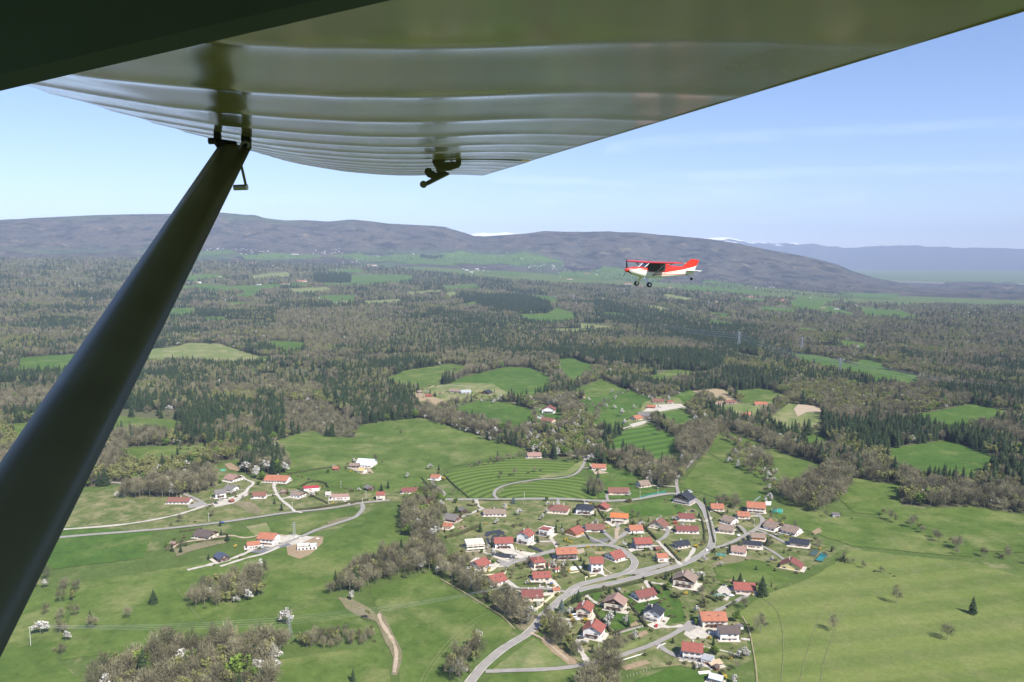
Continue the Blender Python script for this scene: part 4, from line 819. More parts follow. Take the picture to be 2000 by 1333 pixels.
def emit_trees():
    T = TREES; x = np.array([t[0] for t in T]); y = np.array([t[1] for t in T]); h = np.array([t[3] for t in T]); z = H(x, y)
    ok = np.ones(len(T), bool)
    # keep roads and houses clear
    rx, ry, rw = ROADPTS.T
    cell = {}
    for i in range(len(rx)): cell.setdefault((int(rx[i]//12), int(ry[i]//12)), []).append(i)
    for i in range(len(T)):
        if y[i] > 2400: continue
        c = (int(x[i]//12), int(y[i]//12)); lim = 1.0 if T[i][2] in ('shrub', 'yellow_shrub') else 2.2
        for a in (-1, 0, 1):
            for b in (-1, 0, 1):
                for j in cell.get((c[0]+a, c[1]+b), ()):
                    if math.hypot(rx[j]-x[i], ry[j]-y[i]) < rw[j]/2+lim: ok[i] = False
    for (hx, hy, hr) in HOUSE_ARR:
        w_ = np.nonzero((np.abs(x-hx) < 60) & (np.abs(y-hy) < 60))[0]
        if not len(w_): continue
        xx, yy, hh = x[w_], y[w_], h[w_]; ok[w_[np.hypot(xx-hx, yy-hy) < hr + np.minimum(hh*0.16, 3)]] = False
        # nothing tall right in front of a house (towards the viewer), as in the photograph
        fx, fy = hx - hx/math.hypot(hx, hy)*(hr+7), hy - hy/math.hypot(hx, hy)*(hr+7)
        ok[w_[(np.hypot(xx-fx, yy-fy) < hr+1) & (hh > 5)]] = False
    px, py, dep = proj(x, y, z); ph = h*F/dep
    vis = ok & (px > 325) & (px < 1675) & (py > 330) & (py - ph*0.8 < 1333)
    chosen = {}
    for kd in KINDS:
        idx = [i for i in range(len(T)) if vis[i] and T[i][2] == kd]; idx.sort(key=lambda i: -ph[i]); chosen[kd] = idx[:285]
    solo = set(); n = {}
    byr = {}
    for kd, idx in chosen.items():
        for i in idx: byr.setdefault((kd, region(px[i], py[i])), []).append(i)
    WH = {}
    for key, ii in byr.items():
        if len(ii) < 2:
            for i in ii: WH[i] = ''
            continue
        rk = lambda a: {i: int(3*k/len(ii)) for k, i in enumerate(sorted(ii, key=lambda j: a[j]))}
        ax, ay, ah = rk(px), rk(py), rk(ph)
        for i in ii:
            WH[i] = (['back ', '', 'front '][ay[i]]+['left', 'middle', 'right'][ax[i]]+' '+['small ', '', 'tall '][ah[i]])
            if len((WH[i]+PHR[key[0]]+' '+key[1]).split()) > 16: WH[i] = ['left', 'middle', 'right'][ax[i]]+' '+['small ', '', 'tall '][ah[i]]
            if len((WH[i]+PHR[key[0]]+' '+key[1]).split()) > 16: WH[i] = ['left', 'middle', 'right'][ax[i]]+' '
    where = lambda i: WH[i]
    for kd, idx in chosen.items():
        L = KINDS[kd]; cat = 'shrub' if 'shrub' in kd else 'tree'
        for i in idx:
            solo.add(i); v = int(rng.integers(len(L))); cr, tr, jo, hn = L[v]; s = h[i]/hn; rot = rng.uniform(0, 6.283)
            reg_ = region(px[i], py[i]); lab = where(i)+PHR[kd]+' '+reg_; grp = PHR[kd]+'s '+reg_
            if ph[i] > 26:
                o = empty(kd, (x[i], y[i], z[i]), rot, lab, cat, grp); wd_ = s*(T[i][4] if len(T[i]) > 4 else rng.uniform(.95, 1.35)); o.scale = (wd_, wd_, s)
                link('crown', cr, o); link('trunk', tr, o)
            else:
                o = link(kd, jo); o.location = (x[i], y[i], z[i]); o.rotation_euler = (0, 0, rot); wd_ = s*(T[i][4] if len(T[i]) > 4 else rng.uniform(.95, 1.35)); o.scale = (wd_, wd_, s); tag(o, lab, cat, grp)
    # the rest of the wood: one object per kind
    rest = {}
    for i in range(len(T)):
        if ok[i] and i not in solo: rest.setdefault(T[i][2], []).append(i)
    NAMES = {'bare_tree': 'bare_woodland', 'budding_tree': 'budding_woodland', 'leafy_tree': 'leafy_woodland', 'blossom_tree': 'blossom_trees', 'spruce_tree': 'spruce_forest', 'shrub': 'undergrowth', 'yellow_shrub': 'yellow_undergrowth', 'blue_spruce': 'blue_spruces'}
    STL = {'bare_tree': 'bare grey-brown woodland spreading over the plain', 'budding_tree': 'budding yellow-green woodland among the bare woods', 'leafy_tree': 'fresh green crowns scattered in the woods', 'blossom_tree': 'white blossoming crowns scattered in the woods',
           'spruce_tree': 'dark spruce forest across the middle distance', 'shrub': 'low brush between the trees and gardens', 'yellow_shrub': 'small yellow bushes in the gardens', 'blue_spruce': 'blue spruces'}
    for kd, idx in rest.items():
        if idx: scatter(NAMES[kd], kd, np.array(idx), x, y, z, h, STL[kd])
    print('trees', len(T), 'solo', len(solo), {k: len(v) for k, v in rest.items()})
def scatter(name, kd, idx, x, y, z, h, lab):
    L = KINDS[kd]; n = len(idx)
    col = bpy.data.collections.new('source_'+kd)
    for i, e in enumerate(L):
        o = bpy.data.objects.new('source_%s_%02d' % (kd, i), e[2]); col.objects.link(o)
    me = bpy.data.meshes.new(name); me.vertices.add(n)
    me.vertices.foreach_set('co', np.stack([x[idx], y[idx], z[idx]], -1).astype(np.float32).ravel())
    a = me.attributes.new('siz', 'FLOAT_VECTOR', 'POINT'); s = h[idx]/L[0][3]; wd_ = s*rng.uniform(.95, 1.45, n); a.data.foreach_set('vector', np.stack([wd_, wd_, s], -1).astype(np.float32).ravel())
    a = me.attributes.new('rot', 'FLOAT_VECTOR', 'POINT'); a.data.foreach_set('vector', np.stack([np.zeros(n), np.zeros(n), rng.uniform(0, 6.283, n)], -1).astype(np.float32).ravel())
    a = me.attributes.new('idx', 'INT', 'POINT'); a.data.foreach_set('value', rng.integers(0, len(L), n).astype(np.int32))
    o = link(name, me); tag(o, lab, 'woodland' if 'tree' in kd else 'shrubs', None, 'stuff')
    g = bpy.data.node_groups.new('spread_'+kd, 'GeometryNodeTree')
    g.interface.new_socket('Geometry', in_out='INPUT', socket_type='NodeSocketGeometry'); g.interface.new_socket('Geometry', in_out='OUTPUT', socket_type='NodeSocketGeometry')
    gi = g.nodes.new('NodeGroupInput'); go = g.nodes.new('NodeGroupOutput'); ip = g.nodes.new('GeometryNodeInstanceOnPoints'); ci = g.nodes.new('GeometryNodeCollectionInfo')
    ci.inputs['Collection'].default_value = col; ci.inputs['Separate Children'].default_value = True; ci.inputs['Reset Children'].default_value = True
    def att(nm, typ): q = g.nodes.new('GeometryNodeInputNamedAttribute'); q.data_type = typ; q.inputs['Name'].default_value = nm; return q.outputs[0]
    g.links.new(gi.outputs[0], ip.inputs['Points']); g.links.new(ci.outputs[0], ip.inputs['Instance']); ip.inputs['Pick Instance'].default_value = True
    g.links.new(att('idx', 'INT'), ip.inputs['Instance Index']); g.links.new(att('siz', 'FLOAT_VECTOR'), ip.inputs['Scale'])
    er = g.nodes.new('FunctionNodeEulerToRotation'); g.links.new(att('rot', 'FLOAT_VECTOR'), er.inputs[0]); g.links.new(er.outputs[0], ip.inputs['Rotation'])
    g.links.new(ip.outputs[0], go.inputs[0])
    md = o.modifiers.new('spread', 'NODES'); md.node_group = g
# ------------------------------------------------------------------ houses: px, py (middle of the building in the photograph), ridge length and width (photo pixels), ridge angle, storeys, style, roof, wall, chimneys, label
RC = {'red': (0.27,0.088,0.066), 'dred': (0.19,0.070,0.058), 'ora': (0.36,0.145,0.085), 'bor': (0.50,0.155,0.055), 'rbr': (0.205,0.095,0.070), 'bro': (0.24,0.18,0.14), 'pbr': (0.30,0.19,0.15), 'gry': (0.17,0.155,0.145), 'sla': (0.030,0.034,0.045), 'dbr': (0.11,0.085,0.075),
      'sil': (0.62,0.66,0.72), 'crm': (0.60,0.56,0.47), 'sol': (0.07,0.085,0.13), 'brd': (0.33,0.04,0.055), 'yel': (0.50,0.40,0.17), 'tan': (0.50,0.38,0.25), 'gre': (0.03,0.28,0.20), 'blu': (0.05,0.09,0.30), 'lgr': (0.36,0.37,0.38)}
WC = {'w': (0.80,0.79,0.76), 'c': (0.68,0.62,0.50), 'p': (0.66,0.48,0.36), 'y': (0.70,0.60,0.28), 'o': (0.55,0.28,0.11), 'd': (0.055,0.035,0.028), 'b': (0.15,0.085,0.05), 'g': (0.32,0.32,0.33), 's': (0.10,0.11,0.13), 'm': (0.30,0.30,0.30), 'r': (0.28,0.07,0.05)}
HT = [
 (1391,1213,44,27,0,2,'g','ora','c',0,'large orange roofed barn-like farmhouse beside the tall dark spruce'),
 (1421,1239,34,22,0,2,'g','dbr','w',1,'white house with grey-brown roof directly right of the big orange barn'),
 (1352,1274,34,26,-14,2,'g','red','w',1,'white house with red roof and garage terrace, lowest in the hamlet'),
 (1382,1290,19,18,-30,1,'f','lgr','w',0,'flat roofed grey garage joined to the lowest red roofed house'),
 (1160,1235,30,31,68,2,'g','red','w',2,'white gable house with red roof above the gravel turning lane'),
 (1142,1195,30,24,72,2,'g','red','c',2,'cream house with long red roof right of the blue spruce'),
 (1202,1182,28,34,68,2,'g','pbr','c',0,'cream chalet with pinkish brown roof and wooden balcony'),
 (1257,1163,38,24,25,1,'g','dred','w',1,'white single storey house with dark red roof between two hedges'),
 (1277,1202,26,28,62,2,'g','sla','w',1,'white two storey house with black slate roof below the hedge'),
 (1338,1137,30,36,66,2,'g','bro','c',1,'cream chalet with brown roof and timber gable by the junction'),
 (1453,1150,36,24,-8,1,'g','red','w',1,'white house with red roof beside the tall spruce on the pasture'),
 (1546,1106,24,32,60,1,'g','dred','y',1,'yellow walled house with dark red roof alone on the green'),
 (1039,1164,38,24,2,1,'g','dred','c',2,'low dark red roofed house inside the black edged walled plot'),
 (968,1134,30,28,35,1,'g','red','w',0,'white house with red roof nearest the blossom trees'),
 (937,1104,28,26,50,1,'g','red','w',1,'white house with red roof on a cream terrace wall'),
 (1057,1127,32,20,6,1,'g','red','c',0,'cream bungalow with orange-red roof above the walled plot'),
 (1050,1101,22,22,15,2,'h','red','c',0,'cream two storey house with red hipped roof in the estate middle'),
 (1105,1084,38,22,6,2,'g','ora','s',0,'slate walled house with long orange-red roof below the estate road'),
 (1164,1106,22,22,3,3,'g','red','w',0,'tall white house with red roof right of the covered pool'),
 (1201,1088,26,26,35,1,'g','red','w',0,'white house with red roof at the outer bend of the loop road'),
 (1292,1090,20,16,8,1,'g','ora','w',0,'small white house with orange roof by the straight drive'),
 (1254,1064,32,22,8,2,'g','red','g',1,'grey and white house with red roof and pale forecourt'),
 (1284,1072,11,9,20,1,'g','rbr','b',0,'tiny brown garden shed beside the straight pale drive'),
 (927,1066,34,24,12,2,'f','crm','c',0,'unfinished bare concrete house with flat slab roof'),
 (983,1063,34,21,6,2,'g','red','w',0,'white house with red roof below the black planted terraces'),
 (1026,1053,22,24,62,3,'g','red','w',1,'tall white house with steep red roof and dark balconies'),
 (1067,1039,26,18,62,2,'f','red','w',0,'modern house with slanted flat red roof edged in white'),
 (1122,1040,26,24,48,1,'g','red','o',0,'orange timber house with red roof and open garage'),
 (1162,1033,34,20,-4,1,'g','rbr','w',2,'white house with brownish red roof inside the grey terrace'),
 (1210,1014,32,16,-12,2,'g','bor','c',0,'cream house with bright orange stepped roofs on pale forecourt'),
 (1241,1035,24,18,4,1,'g','ora','w',0,'small white house with orange-red roof beside the dark hedge'),
 (1091,996,38,26,-12,1,'h','rbr','c',3,'cream villa with wide reddish brown hipped roof'),
 (1142,997,32,22,-10,2,'h','sla','w',1,'white villa with dark slate hipped roofs under the main road'),
 (1177,992,18,19,58,1,'g','red','b',0,'small brown wooden chalet with reddish roof under the main road'),
 (1287,1027,24,28,58,1,'g','rbr','c',2,'cream house with reddish brown roof above the curved drive'),
 (1340,1012,28,17,-6,1,'g','dred','w',1,'low house with dark red roof by the black car'),
 (1341,1036,40,17,-4,1,'g','dred','w',2,'long white bungalow with dark red winged roof'),
 (1330,1065,26,17,22,1,'g','sla','c',1,'cream bungalow with slate blue roof and grey shed roof'),
 (1336,977,26,30,52,2,'g','sla','g',1,'large black roofed chalet at the road junction'),
 (1400,993,22,18,-6,1,'g','ora','c',1,'small house with orange-red roof behind the low hedge on right'),
 (1451,1008,20,16,-8,1,'g','ora','c',0,'cream house with pale orange roof left of the farm barn'),
 (1476,994,32,22,-14,2,'g','ora','c',0,'farm barn with orange-red roof left of the teal tent'),
 (1425,1018,22,22,-48,1,'g','bro','w',0,'white house with brown roof left of the pale orange roof'),
 (1419,1035,26,20,-22,1,'g','bro','c',0,'cream house with brown cross roofs by the hamlet side lane'),
 (1502,1024,14,14,55,1,'g','ora','w',0,'small orange roofed white annex house in the hamlet middle'),
 (1509,1030,22,24,-46,1,'g','bro','w',0,'white chalet with brown roof right of the small orange roof'),
 (1547,1038,26,26,-44,1,'g','bro','w',0,'white house with brown roof above the orange soil plot'),
 (1561,1062,32,18,-22,1,'g','sla','c',0,'cream house with black roof at the end of the hamlet lane'),
 (1480,1050,24,16,-10,1,'g','bro','o',0,'orange walled house with brown roof at the lane fork'),
 (1468,1065,34,15,-16,1,'g','sla','c',0,'long cream bungalow with black tiled roofs near the lane'),
 (1443,1077,24,20,-20,1,'g','pbr','w',0,'white house with pinkish brown roof below the black tiled bungalow'),
 (1632,1007,13,8,-8,1,'f','gry','g',0,'small grey field shelter under the right hand trees'),
 (1208,961,40,18,-2,1,'g','rbr','p',0,'long pinkish house with reddish brown roof above the main road'),
 (1256,947,20,18,20,1,'g','bro','c',0,'house with brown roof half hidden behind blossom trees'),
 (1170,914,26,16,-10,1,'g','ora','w',0,'white house with orange-red roof beside the lane bend'),
 (1203,884,22,14,-8,1,'g','bro','c',0,'brown roofed house hidden among trees at the lane fork'),
 (1282,904,18,12,-20,1,'g','bro','w',0,'white house almost hidden in the grove right of centre'),
 (1043,891,26,15,6,1,'g','pbr','c',0,'cream house with pinkish roof at the top of the amphitheatre field'),
 (1258,814,24,16,-4,2,'g','gry','c',0,'large cream farm building with grey roof and two halves'),
 (1243,818,18,15,35,1,'g','ora','c',0,'orange roofed farmhouse touching the large grey roofed farm'),
 (1272,796,16,9,-20,1,'g','ora','r',0,'open orange roofed shed in the upper right farmyard'),
 (1285,785,20,13,-12,1,'g','rbr','w',0,'white farmhouse with brown-red roof in the upper right farmyard'),
 (1309,787,11,8,-6,1,'g','red','w',0,'tiny white garage with red roof by the lane to the farm'),
 (1072,803,22,24,82,2,'g','dred','w',0,'big white gabled farmhouse with dark red roof in the tree belt'),
 (1071,823,26,16,-35,1,'g','rbr','p',0,'house with brown-red roofs just below the big gabled farmhouse'),
 (1055,816,9,10,70,1,'g','gry','w',0,'small white hut left of the big gabled farmhouse'),
 (889,765,20,12,-14,1,'g','bro','w',0,'farmhouse with brown roof above the tan field'),
 (909,767,20,12,20,1,'g','lgr','w',0,'whitish grey roofed farmhouse right of the brown roofed one'),
 (951,768,16,15,60,1,'g','sla','d',0,'dark chalet with black roof at the upper meadow edge'),
 (838,774,13,7,-10,1,'g','red','r',0,'small red roofed shed at the corner of the tan field'),
 (819,767,9,8,30,1,'g','bro','d',0,'small dark hut among the spruces by the tan field'),
 (1485,791,22,13,-6,1,'g','ora','c',0,'orange roofed house among bare trees at upper right'),
 (1425,787,18,9,4,1,'g','rbr','c',0,'low brown-red roofed house beside the tan strip field'),
 (1402,791,13,9,-10,1,'g','pbr','w',0,'small white house left of the low brown-red roofed house'),
 (1457,814,18,12,25,2,'g','ora','p',0,'salmon coloured house with orange roof above the hedgerow'),
 (352,980,38,15,0,1,'g','rbr','w',1,'long white bungalow with red-brown roof at the left edge'),
 (430,967,18,15,28,2,'g','gry','w',0,'tall white house with grey roof in the left hamlet'),
 (456,936,24,20,-30,1,'g','pbr','w',0,'white chalet with pinkish roof at the top of the left hamlet'),
 (452,956,18,16,-18,1,'g','gry','w',0,'white house with grey hipped look between chalet and tall house'),
 (508,969,22,15,8,1,'g','rbr','w',0,'chalet with reddish roof in the middle of the left hamlet'),
 (452,979,8,7,60,1,'g','red','b',0,'tiny red roofed hut by the lane below the tall white house'),
 (543,938,44,20,-7,1,'g','ora','w',1,'long farmhouse with wide orange roof under the grove'),
 (582,968,24,14,-25,1,'g','bro','w',0,'chalet with brown roof behind the tall bare poplar'),
 (555,963,10,8,-12,1,'g','bro','b',0,'small brown hut left of the brown roofed chalet'),
 (608,955,28,9,14,1,'g','brd','w',0,'long low building with bright crimson roof inside hedges'),
 (664,972,32,12,10,1,'g','pbr','w',0,'low white house with pinkish brown roof along the long hedge'),
 (641,966,10,9,5,1,'f','w' if False else 'crm','w',0,'small flat white garage left of the pinkish brown roof'),
 (716,907,32,26,-12,1,'g','sil','w',0,'farm barn with big silvery metal roof and white gable'),
 (693,911,18,12,-8,1,'g','bro','d',0,'low brown lean-to joined to the silver roofed barn'),
 (708,921,13,11,-20,1,'g','yel','w',0,'small yellow roofed hut in front of the silver roofed barn'),
 (657,917,11,9,-15,1,'g','ora','b',0,'small orange roofed shed at the end of the field hedge'),
 (721,955,16,14,-50,1,'g','gry','d',0,'dark chalet with grey roof above the road end'),
 (744,971,16,14,4,2,'g','red','c',0,'small cream house with red roof at the road end'),
 (804,960,36,14,5,1,'g','dred','c',0,'long house with dark red roof right of the grove'),
 (852,934,18,13,-20,1,'g','ora','w',0,'house with orange-brown roof at the amphitheatre field corner'),
 (833,984,15,12,-6,1,'g','red','c',0,'red roofed house left of the chalets behind bright trees'),
 (851,989,13,7,2,1,'g','red','c',0,'small red roofed garage beside the red roofed house on left'),
 (843,998,10,8,-25,1,'g','gry','b',0,'little grey shed under the trees below the red garage'),
 (884,1014,26,22,-28,1,'g','gry','b',0,'large grey roofed wooden chalet in the tall garden'),
 (904,999,14,12,-60,1,'g','gry','d',0,'small grey hut behind the large grey roofed chalet'),
 (875,1029,19,13,-14,1,'g','ora','c',0,'low orange roofed building just below the grey chalet'),
 (966,1003,42,17,2,1,'g','bro','w',1,'long white bungalow with brown roof and round terrace'),
 (403,1046,34,22,-20,1,'g','dbr','c',0,'dark timber chalet with brown roof in the lower left garden'),
 (433,1091,26,17,-48,1,'g','sol','d',0,'dark wooden barn with blue-grey roof on the pale track'),
 (525,1055,32,22,-10,2,'g','ora','w',0,'white house with big orange roof beside the building site'),
 (495,1066,22,14,20,1,'g','ora','w',0,'orange roofed garage wing left of the white house'),
 (339,1062,10,8,0,1,'g','bro','b',0,'small brown hut at the very left edge'),
 (1270,1258,1,1,0,1,'n','bro','b',0,''),
 (1397,1296,25,10,20,1,'s','tan','b',0,'open shelter with tan sheet roof in the lowest garden'),
 (1399,1328,22,15,-30,1,'g','sil','m',0,'metal roofed grey shed at the bottom edge'),
 (1398,1304,10,8,40,1,'g','dbr','b',0,'tiny brown hut below the tan sheet shelter'),
 (1444,1224,13,7,-5,1,'f','gry','w',0,'small white garden shed right of the big barn'),
 (1319,1021,8,5,-4,1,'g','red','r',0,'small red shed between the two dark red roofed bungalows'),
 (1087,1113,8,7,20,1,'g','red','w',0,'tiny red roofed playhouse left of the covered pool'),
 (1002,1161,8,7,30,1,'h','red','w',0,'tiny red roofed pavilion at the left of the walled plot'),
 (1086,1153,13,9,8,1,'g','ora','c',0,'orange roofed carport at the estate junction'),
 (1070,1106,8,7,-20,1,'g','red','w',0,'little red annex right of the hipped roof house'),
 (923,1180,1,1,0,1,'n','bro','b',0,''),
 # far plain
 (589,550,20,5,-4,1,'g','ora','w',0,'orange roofed farm left of the small dark plantation'),
 (529,550,13,4,2,1,'g','blu','w',0,'blue roofed shed in the far left clearing'),
 (521,552,5,4,2,1,'g','crm','w',0,'white silo hall left of the blue roofed shed'),
 (557,556,16,4,-3,1,'g','pbr','w',0,'pale brown roofed farm in the far left clearing'), (506,557,9,4,-20,1,'g','lgr','w',0,'white house in the trees left of the pale farm'),
 (386,553,13,5,4,1,'g','crm','w',0,'white farm building beside the strut at the left'), (365,553,11,4,-4,1,'g','lgr','w',0,'greyish farm building hard by the left edge'),
 (429,542,6,4,50,1,'g','lgr','w',0,'small white chapel-like house in the left woods'), (461,511,17,4,-3,1,'g','ora','w',0,'far orange roofed mansion beside a pylon'), (494,514,11,5,4,1,'g','ora','c',0,'far cream block with orange roof in the woods'),
 (440,519,8,3,4,1,'g','lgr','w',0,'far white house under the left pylon'), (374,508,8,3,4,1,'g','ora','p',0,'far pink house next to the wing strut'), (572,497,22,4,0,1,'f','lgr','w',0,'long white hall on the far left plain'),
 (735,500,12,3,3,1,'f','lgr','w',0,'white hall on the far plain left of centre'), (726,519,20,5,8,1,'g','pbr','w',0,'far hamlet block behind the tree line'),
 (1226,555,16,5,-4,1,'g','red','w',0,'red roofed farm under the flying aeroplane'), (1249,559,16,4,-6,1,'g','ora','w',0,'orange roofed farm right of the red roofed one'),
 (1309,563,9,4,20,1,'g','pbr','w',0,'far white house right of the orange farm'), (1338,568,9,4,8,1,'g','ora','w',0,'far small orange roofed house above the meadow'),
 (1366,573,13,5,-4,1,'g','pbr','w',0,'far pale brown farm at the left of its hamlet'), (1383,574,14,5,4,1,'g','pbr','w',0,'far pinkish farm in the middle of its hamlet'), (1398,577,9,4,-10,1,'g','lgr','w',0,'far white house at the right of its hamlet'),
 (1419,578,9,3,0,1,'g','lgr','w',0,'far grey roofed house between two hamlets'), (1438,579,15,4,-3,1,'g','ora','w',0,'far orange roofed row house on the right'), (1466,581,9,4,4,1,'g','ora','w',0,'far small orange house right of the row'),
 (1521,588,22,8,-12,1,'g','ora','w',0,'large far orange roofed farm on the right meadow'), (1403,591,12,4,0,1,'g','tan','c',0,'far tan building among the right woods'), (1607,602,10,3,-8,1,'g','pbr','w',0,'far low building at the end of right meadow'), (1634,605,9,3,-8,1,'g','lgr','w',0,'far white shed near the right edge'),
 (1452,597,11,3,0,1,'g','lgr','c',0,'far grey building in the right woods'), (1113,546,12,3,-4,1,'g','pbr','c',0,'far pale house in woods left of the aeroplane'),
 (1146,535,15,3,-3,1,'g','ora','w',0,'far pinkish farm on the valley floor'), (1165,537,5,3,3,1,'g','lgr','w',0,'far white house beside the pinkish farm'), (911,528,7,4,30,1,'g','lgr','w',0,'far white roof behind the wood at centre'), (920,532,6,4,-30,1,'g','lgr','w',0,'far grey gable behind the wood at centre'), (932,526,8,3,4,1,'g','lgr','w',0,'far white house above the centre wood'),
]
def gp_of(h):
    """ground point under the middle of a building seen at px, py"""
    px, py, L, W, ang, fl, st = h[:7]
    x, y, z = gpt(px, py); d = math.sqrt(x*x+y*y+(CAMZ-z)**2); m = d/F
    hh = (fl*2.6+1.2) ; off = 0.42*hh/m
    x, y, z = gpt(px, py+off); d = math.sqrt(x*x+y*y+(CAMZ-z)**2); m = d/F
    return x, y, z, m
HP = []
for h in HT:
    if h[6] == 'n': continue
    x, y, z, m = gp_of(h); HP.append((h, x, y, z, m))
HOUSE_ARR = np.array([(x, y, 0.5*math.hypot(h[2]*m, h[3]*m)*0.92) for h, x, y, z, m in HP])
NEARH = sum(1 for h, x, y, z, m in HP if h[1] > 740)
m_glass = plain('window_glass', (0.035,0.045,0.06), 0.25, 0.3, 1.0, 0.0, 0.5)
m_wood = plain('dark_timber', (0.10,0.055,0.032), 0.8, 0.25)
m_shut = plain('shutter_wood', (0.22,0.09,0.05), 0.8, 0.2)
m_frame = plain('white_frame', (0.75,0.74,0.72), 0.7, 0.05)
m_chim = plain('chimney_plaster', (0.62,0.58,0.52), 0.9, 0.1)
m_concr = plain('bare_concrete', (0.58,0.54,0.46), 0.9, 0.12)
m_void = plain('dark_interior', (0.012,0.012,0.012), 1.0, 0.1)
def roof_mats(k): return roofmat('roof_'+k, RC[k])
def wall_mat(k): return plain('wall_'+k, WC[k], 0.9, 0.06, 0.4)
_wm = {}
def win_mesh(w, h):
    k = (round(w, 1), round(h, 1))
    if k not in _wm:
        b = MB(); w2, h2 = w/2, h/2   # recessed glass between a frame proud of the wall, facing -y
        b.box((-w2,-0.03,-h2), (w2,0.06,h2), 0)
        for s in (-1, 1): b.box((s*w2-0.06,-0.10,-h2-0.06), (s*w2+0.06,0.05,h2+0.06), 1)
        b.box((-w2,-0.10,h2-0.02), (w2,0.05,h2+0.08), 1); b.box((-w2-0.1,-0.16,-h2-0.10), (w2+0.1,0.05,-h2), 1)
        for s in (-1, 1): b.box((s*(w2+0.33)-0.25,-0.08,-h2), (s*(w2+0.33)+0.25,0.0,h2), 2)
        _wm[k] = b.mesh('window', [m_glass, m_frame, m_shut])
    return _wm[k]
def put_window(root, side, pos, zc, w, h, L, W):
    me = win_mesh(w, h); o = link('window', me, root)
    if side == 0: o.location = (pos, -W/2, zc); o.rotation_euler = (0,0,0)
    elif side == 1: o.location = (pos, W/2, zc); o.rotation_euler = (0,0,math.pi)
    elif side == 2: o.location = (-L/2, pos, zc); o.rotation_euler = (0,0,-math.pi/2)
    else: o.location = (L/2, pos, zc); o.rotation_euler = (0,0,math.pi/2)
def house(h, x, y, z, m):
    px, py, Lp, Wp, ang, fl, st, rc, wc, nch, lab = h
    L, W = Lp*m*0.95, Wp*m*(1.18-0.13*abs(math.sin(R(ang)))); far = py < 740; eh = fl*2.65 + 0.6
    low = min(L, W) < 5.0
    if low: eh = 2.2
    nm = 'house'; cat = 'house'
    for k in ('barn', 'shed', 'garage', 'hut', 'chalet', 'carport', 'shelter', 'farmhouse', 'bungalow', 'villa', 'pavilion', 'playhouse'):
        if k in lab.split(' with ')[0].replace(',', ' ').split(): nm = k; cat = k
    r = random.Random(int(px*7+py)); zs = [hz(x+a, y+b) for a in (-L/2, L/2) for b in (-W/2, W/2)]; zb = sum(zs)/4
    root = empty(nm, (x, y, zb), R(ang), lab, cat, 'buildings of the far plain' if far else None)
    if far and 'group' in root: del root['group']
    ov = 0.95 if not low else 0.35
    if min(L, W) < 9: ov = min(ov, 0.5)
    rise = W/2*math.tan(R(27 if st != 'f' else 0)); b = MB()
    if st in ('g',):
        b.add([(-L/2,-W/2,-2.5),(L/2,-W/2,-2.5),(L/2,W/2,-2.5),(-L/2,W/2,-2.5),(-L/2,-W/2,eh),(L/2,-W/2,eh),(L/2,W/2,eh),(-L/2,W/2,eh),(-L/2,0,eh+rise),(L/2,0,eh+rise)],
              [(0,3,2,1),(0,1,5,4),(2,3,7,6),(1,2,6,9,5),(3,0,4,8,7)])
    elif st == 's':
        for sx in (-1, 1):
            for sy in (-1, 1): b.box((sx*(L/2-.2)-.12, sy*(W/2-.2)-.12, -1), (sx*(L/2-.2)+.12, sy*(W/2-.2)+.12, eh))
    else: b.box((-L/2,-W/2,-2.5), (L/2,W/2,eh))
    b.build('wall' if st != 's' else 'posts', wall_mat(wc), root)
    rb = MB(); th = 0.22; rm = roof_mats(rc)
    if st == 'g':
        zr = eh+rise+0.05; ze = eh - ov*math.tan(R(27))+0.05
        for s in (-1, 1):
            P = [(-L/2-ov,0,zr),(L/2+ov,0,zr),(L/2+ov,s*(W/2+ov),ze),(-L/2-ov,s*(W/2+ov),ze)]
            rb.add([(p[0],p[1],p[2]) for p in P]+[(p[0],p[1],p[2]+th) for p in P], [(0,1,2,3),(7,6,5,4),(1,0,4,5),(2,1,5,6),(3,2,6,7),(0,3,7,4)])
        rb.box((-L/2-ov,-0.14,zr+th-0.10), (L/2+ov,0.14,zr+th+0.08))
    elif st == 'h':
        ze = eh-0.15; zr = eh+rise*0.9; q = max(0.2, L/2-W/2*0.9); A = [(-L/2-ov,-W/2-ov,ze),(L/2+ov,-W/2-ov,ze),(L/2+ov,W/2+ov,ze),(-L/2-ov,W/2+ov,ze),(-q,0,zr),(q,0,zr)]
        rb.add(A+[(a[0],a[1],a[2]+th) for a in A], [(0,3,2,1),(6,7,11,10),(7,8,11),(8,9,10,11),(9,6,10),(0,1,7,6),(1,2,8,7),(2,3,9,8),(3,0,6,9)])
    elif st == 's': rb.add([(-L/2-.4,-W/2-.4,eh-.3),(L/2+.4,-W/2-.4,eh-.3),(L/2+.4,W/2+.4,eh+.3),(-L/2-.4,W/2+.4,eh+.3),(-L/2-.4,-W/2-.4,eh-.15),(L/2+.4,-W/2-.4,eh-.15),(L/2+.4,W/2+.4,eh+.45),(-L/2-.4,W/2+.4,eh+.45)], [(0,3,2,1),(4,5,6,7),(0,1,5,4),(1,2,6,5),(2,3,7,6),(3,0,4,7)])
    else:
        rb.box((-L/2-ov*.6,-W/2-ov*.6,eh), (L/2+ov*.6,W/2+ov*.6,eh+0.35))
    ro = rb.build('roof', rm, root)
    if st == 'f' and 'slanted' in lab: ro.rotation_euler = (0, R(5), 0); fe = MB(); fe.box((-L/2-.6,-W/2-.7,eh+.05),(L/2+.6,-W/2-.5,eh+.55)); fe.box((-L/2-.6,W/2+.5,eh+.05),(L/2+.6,W/2+.7,eh+.55)); o = fe.build('fascia', m_frame, root); o.rotation_euler = (0, R(5), 0)
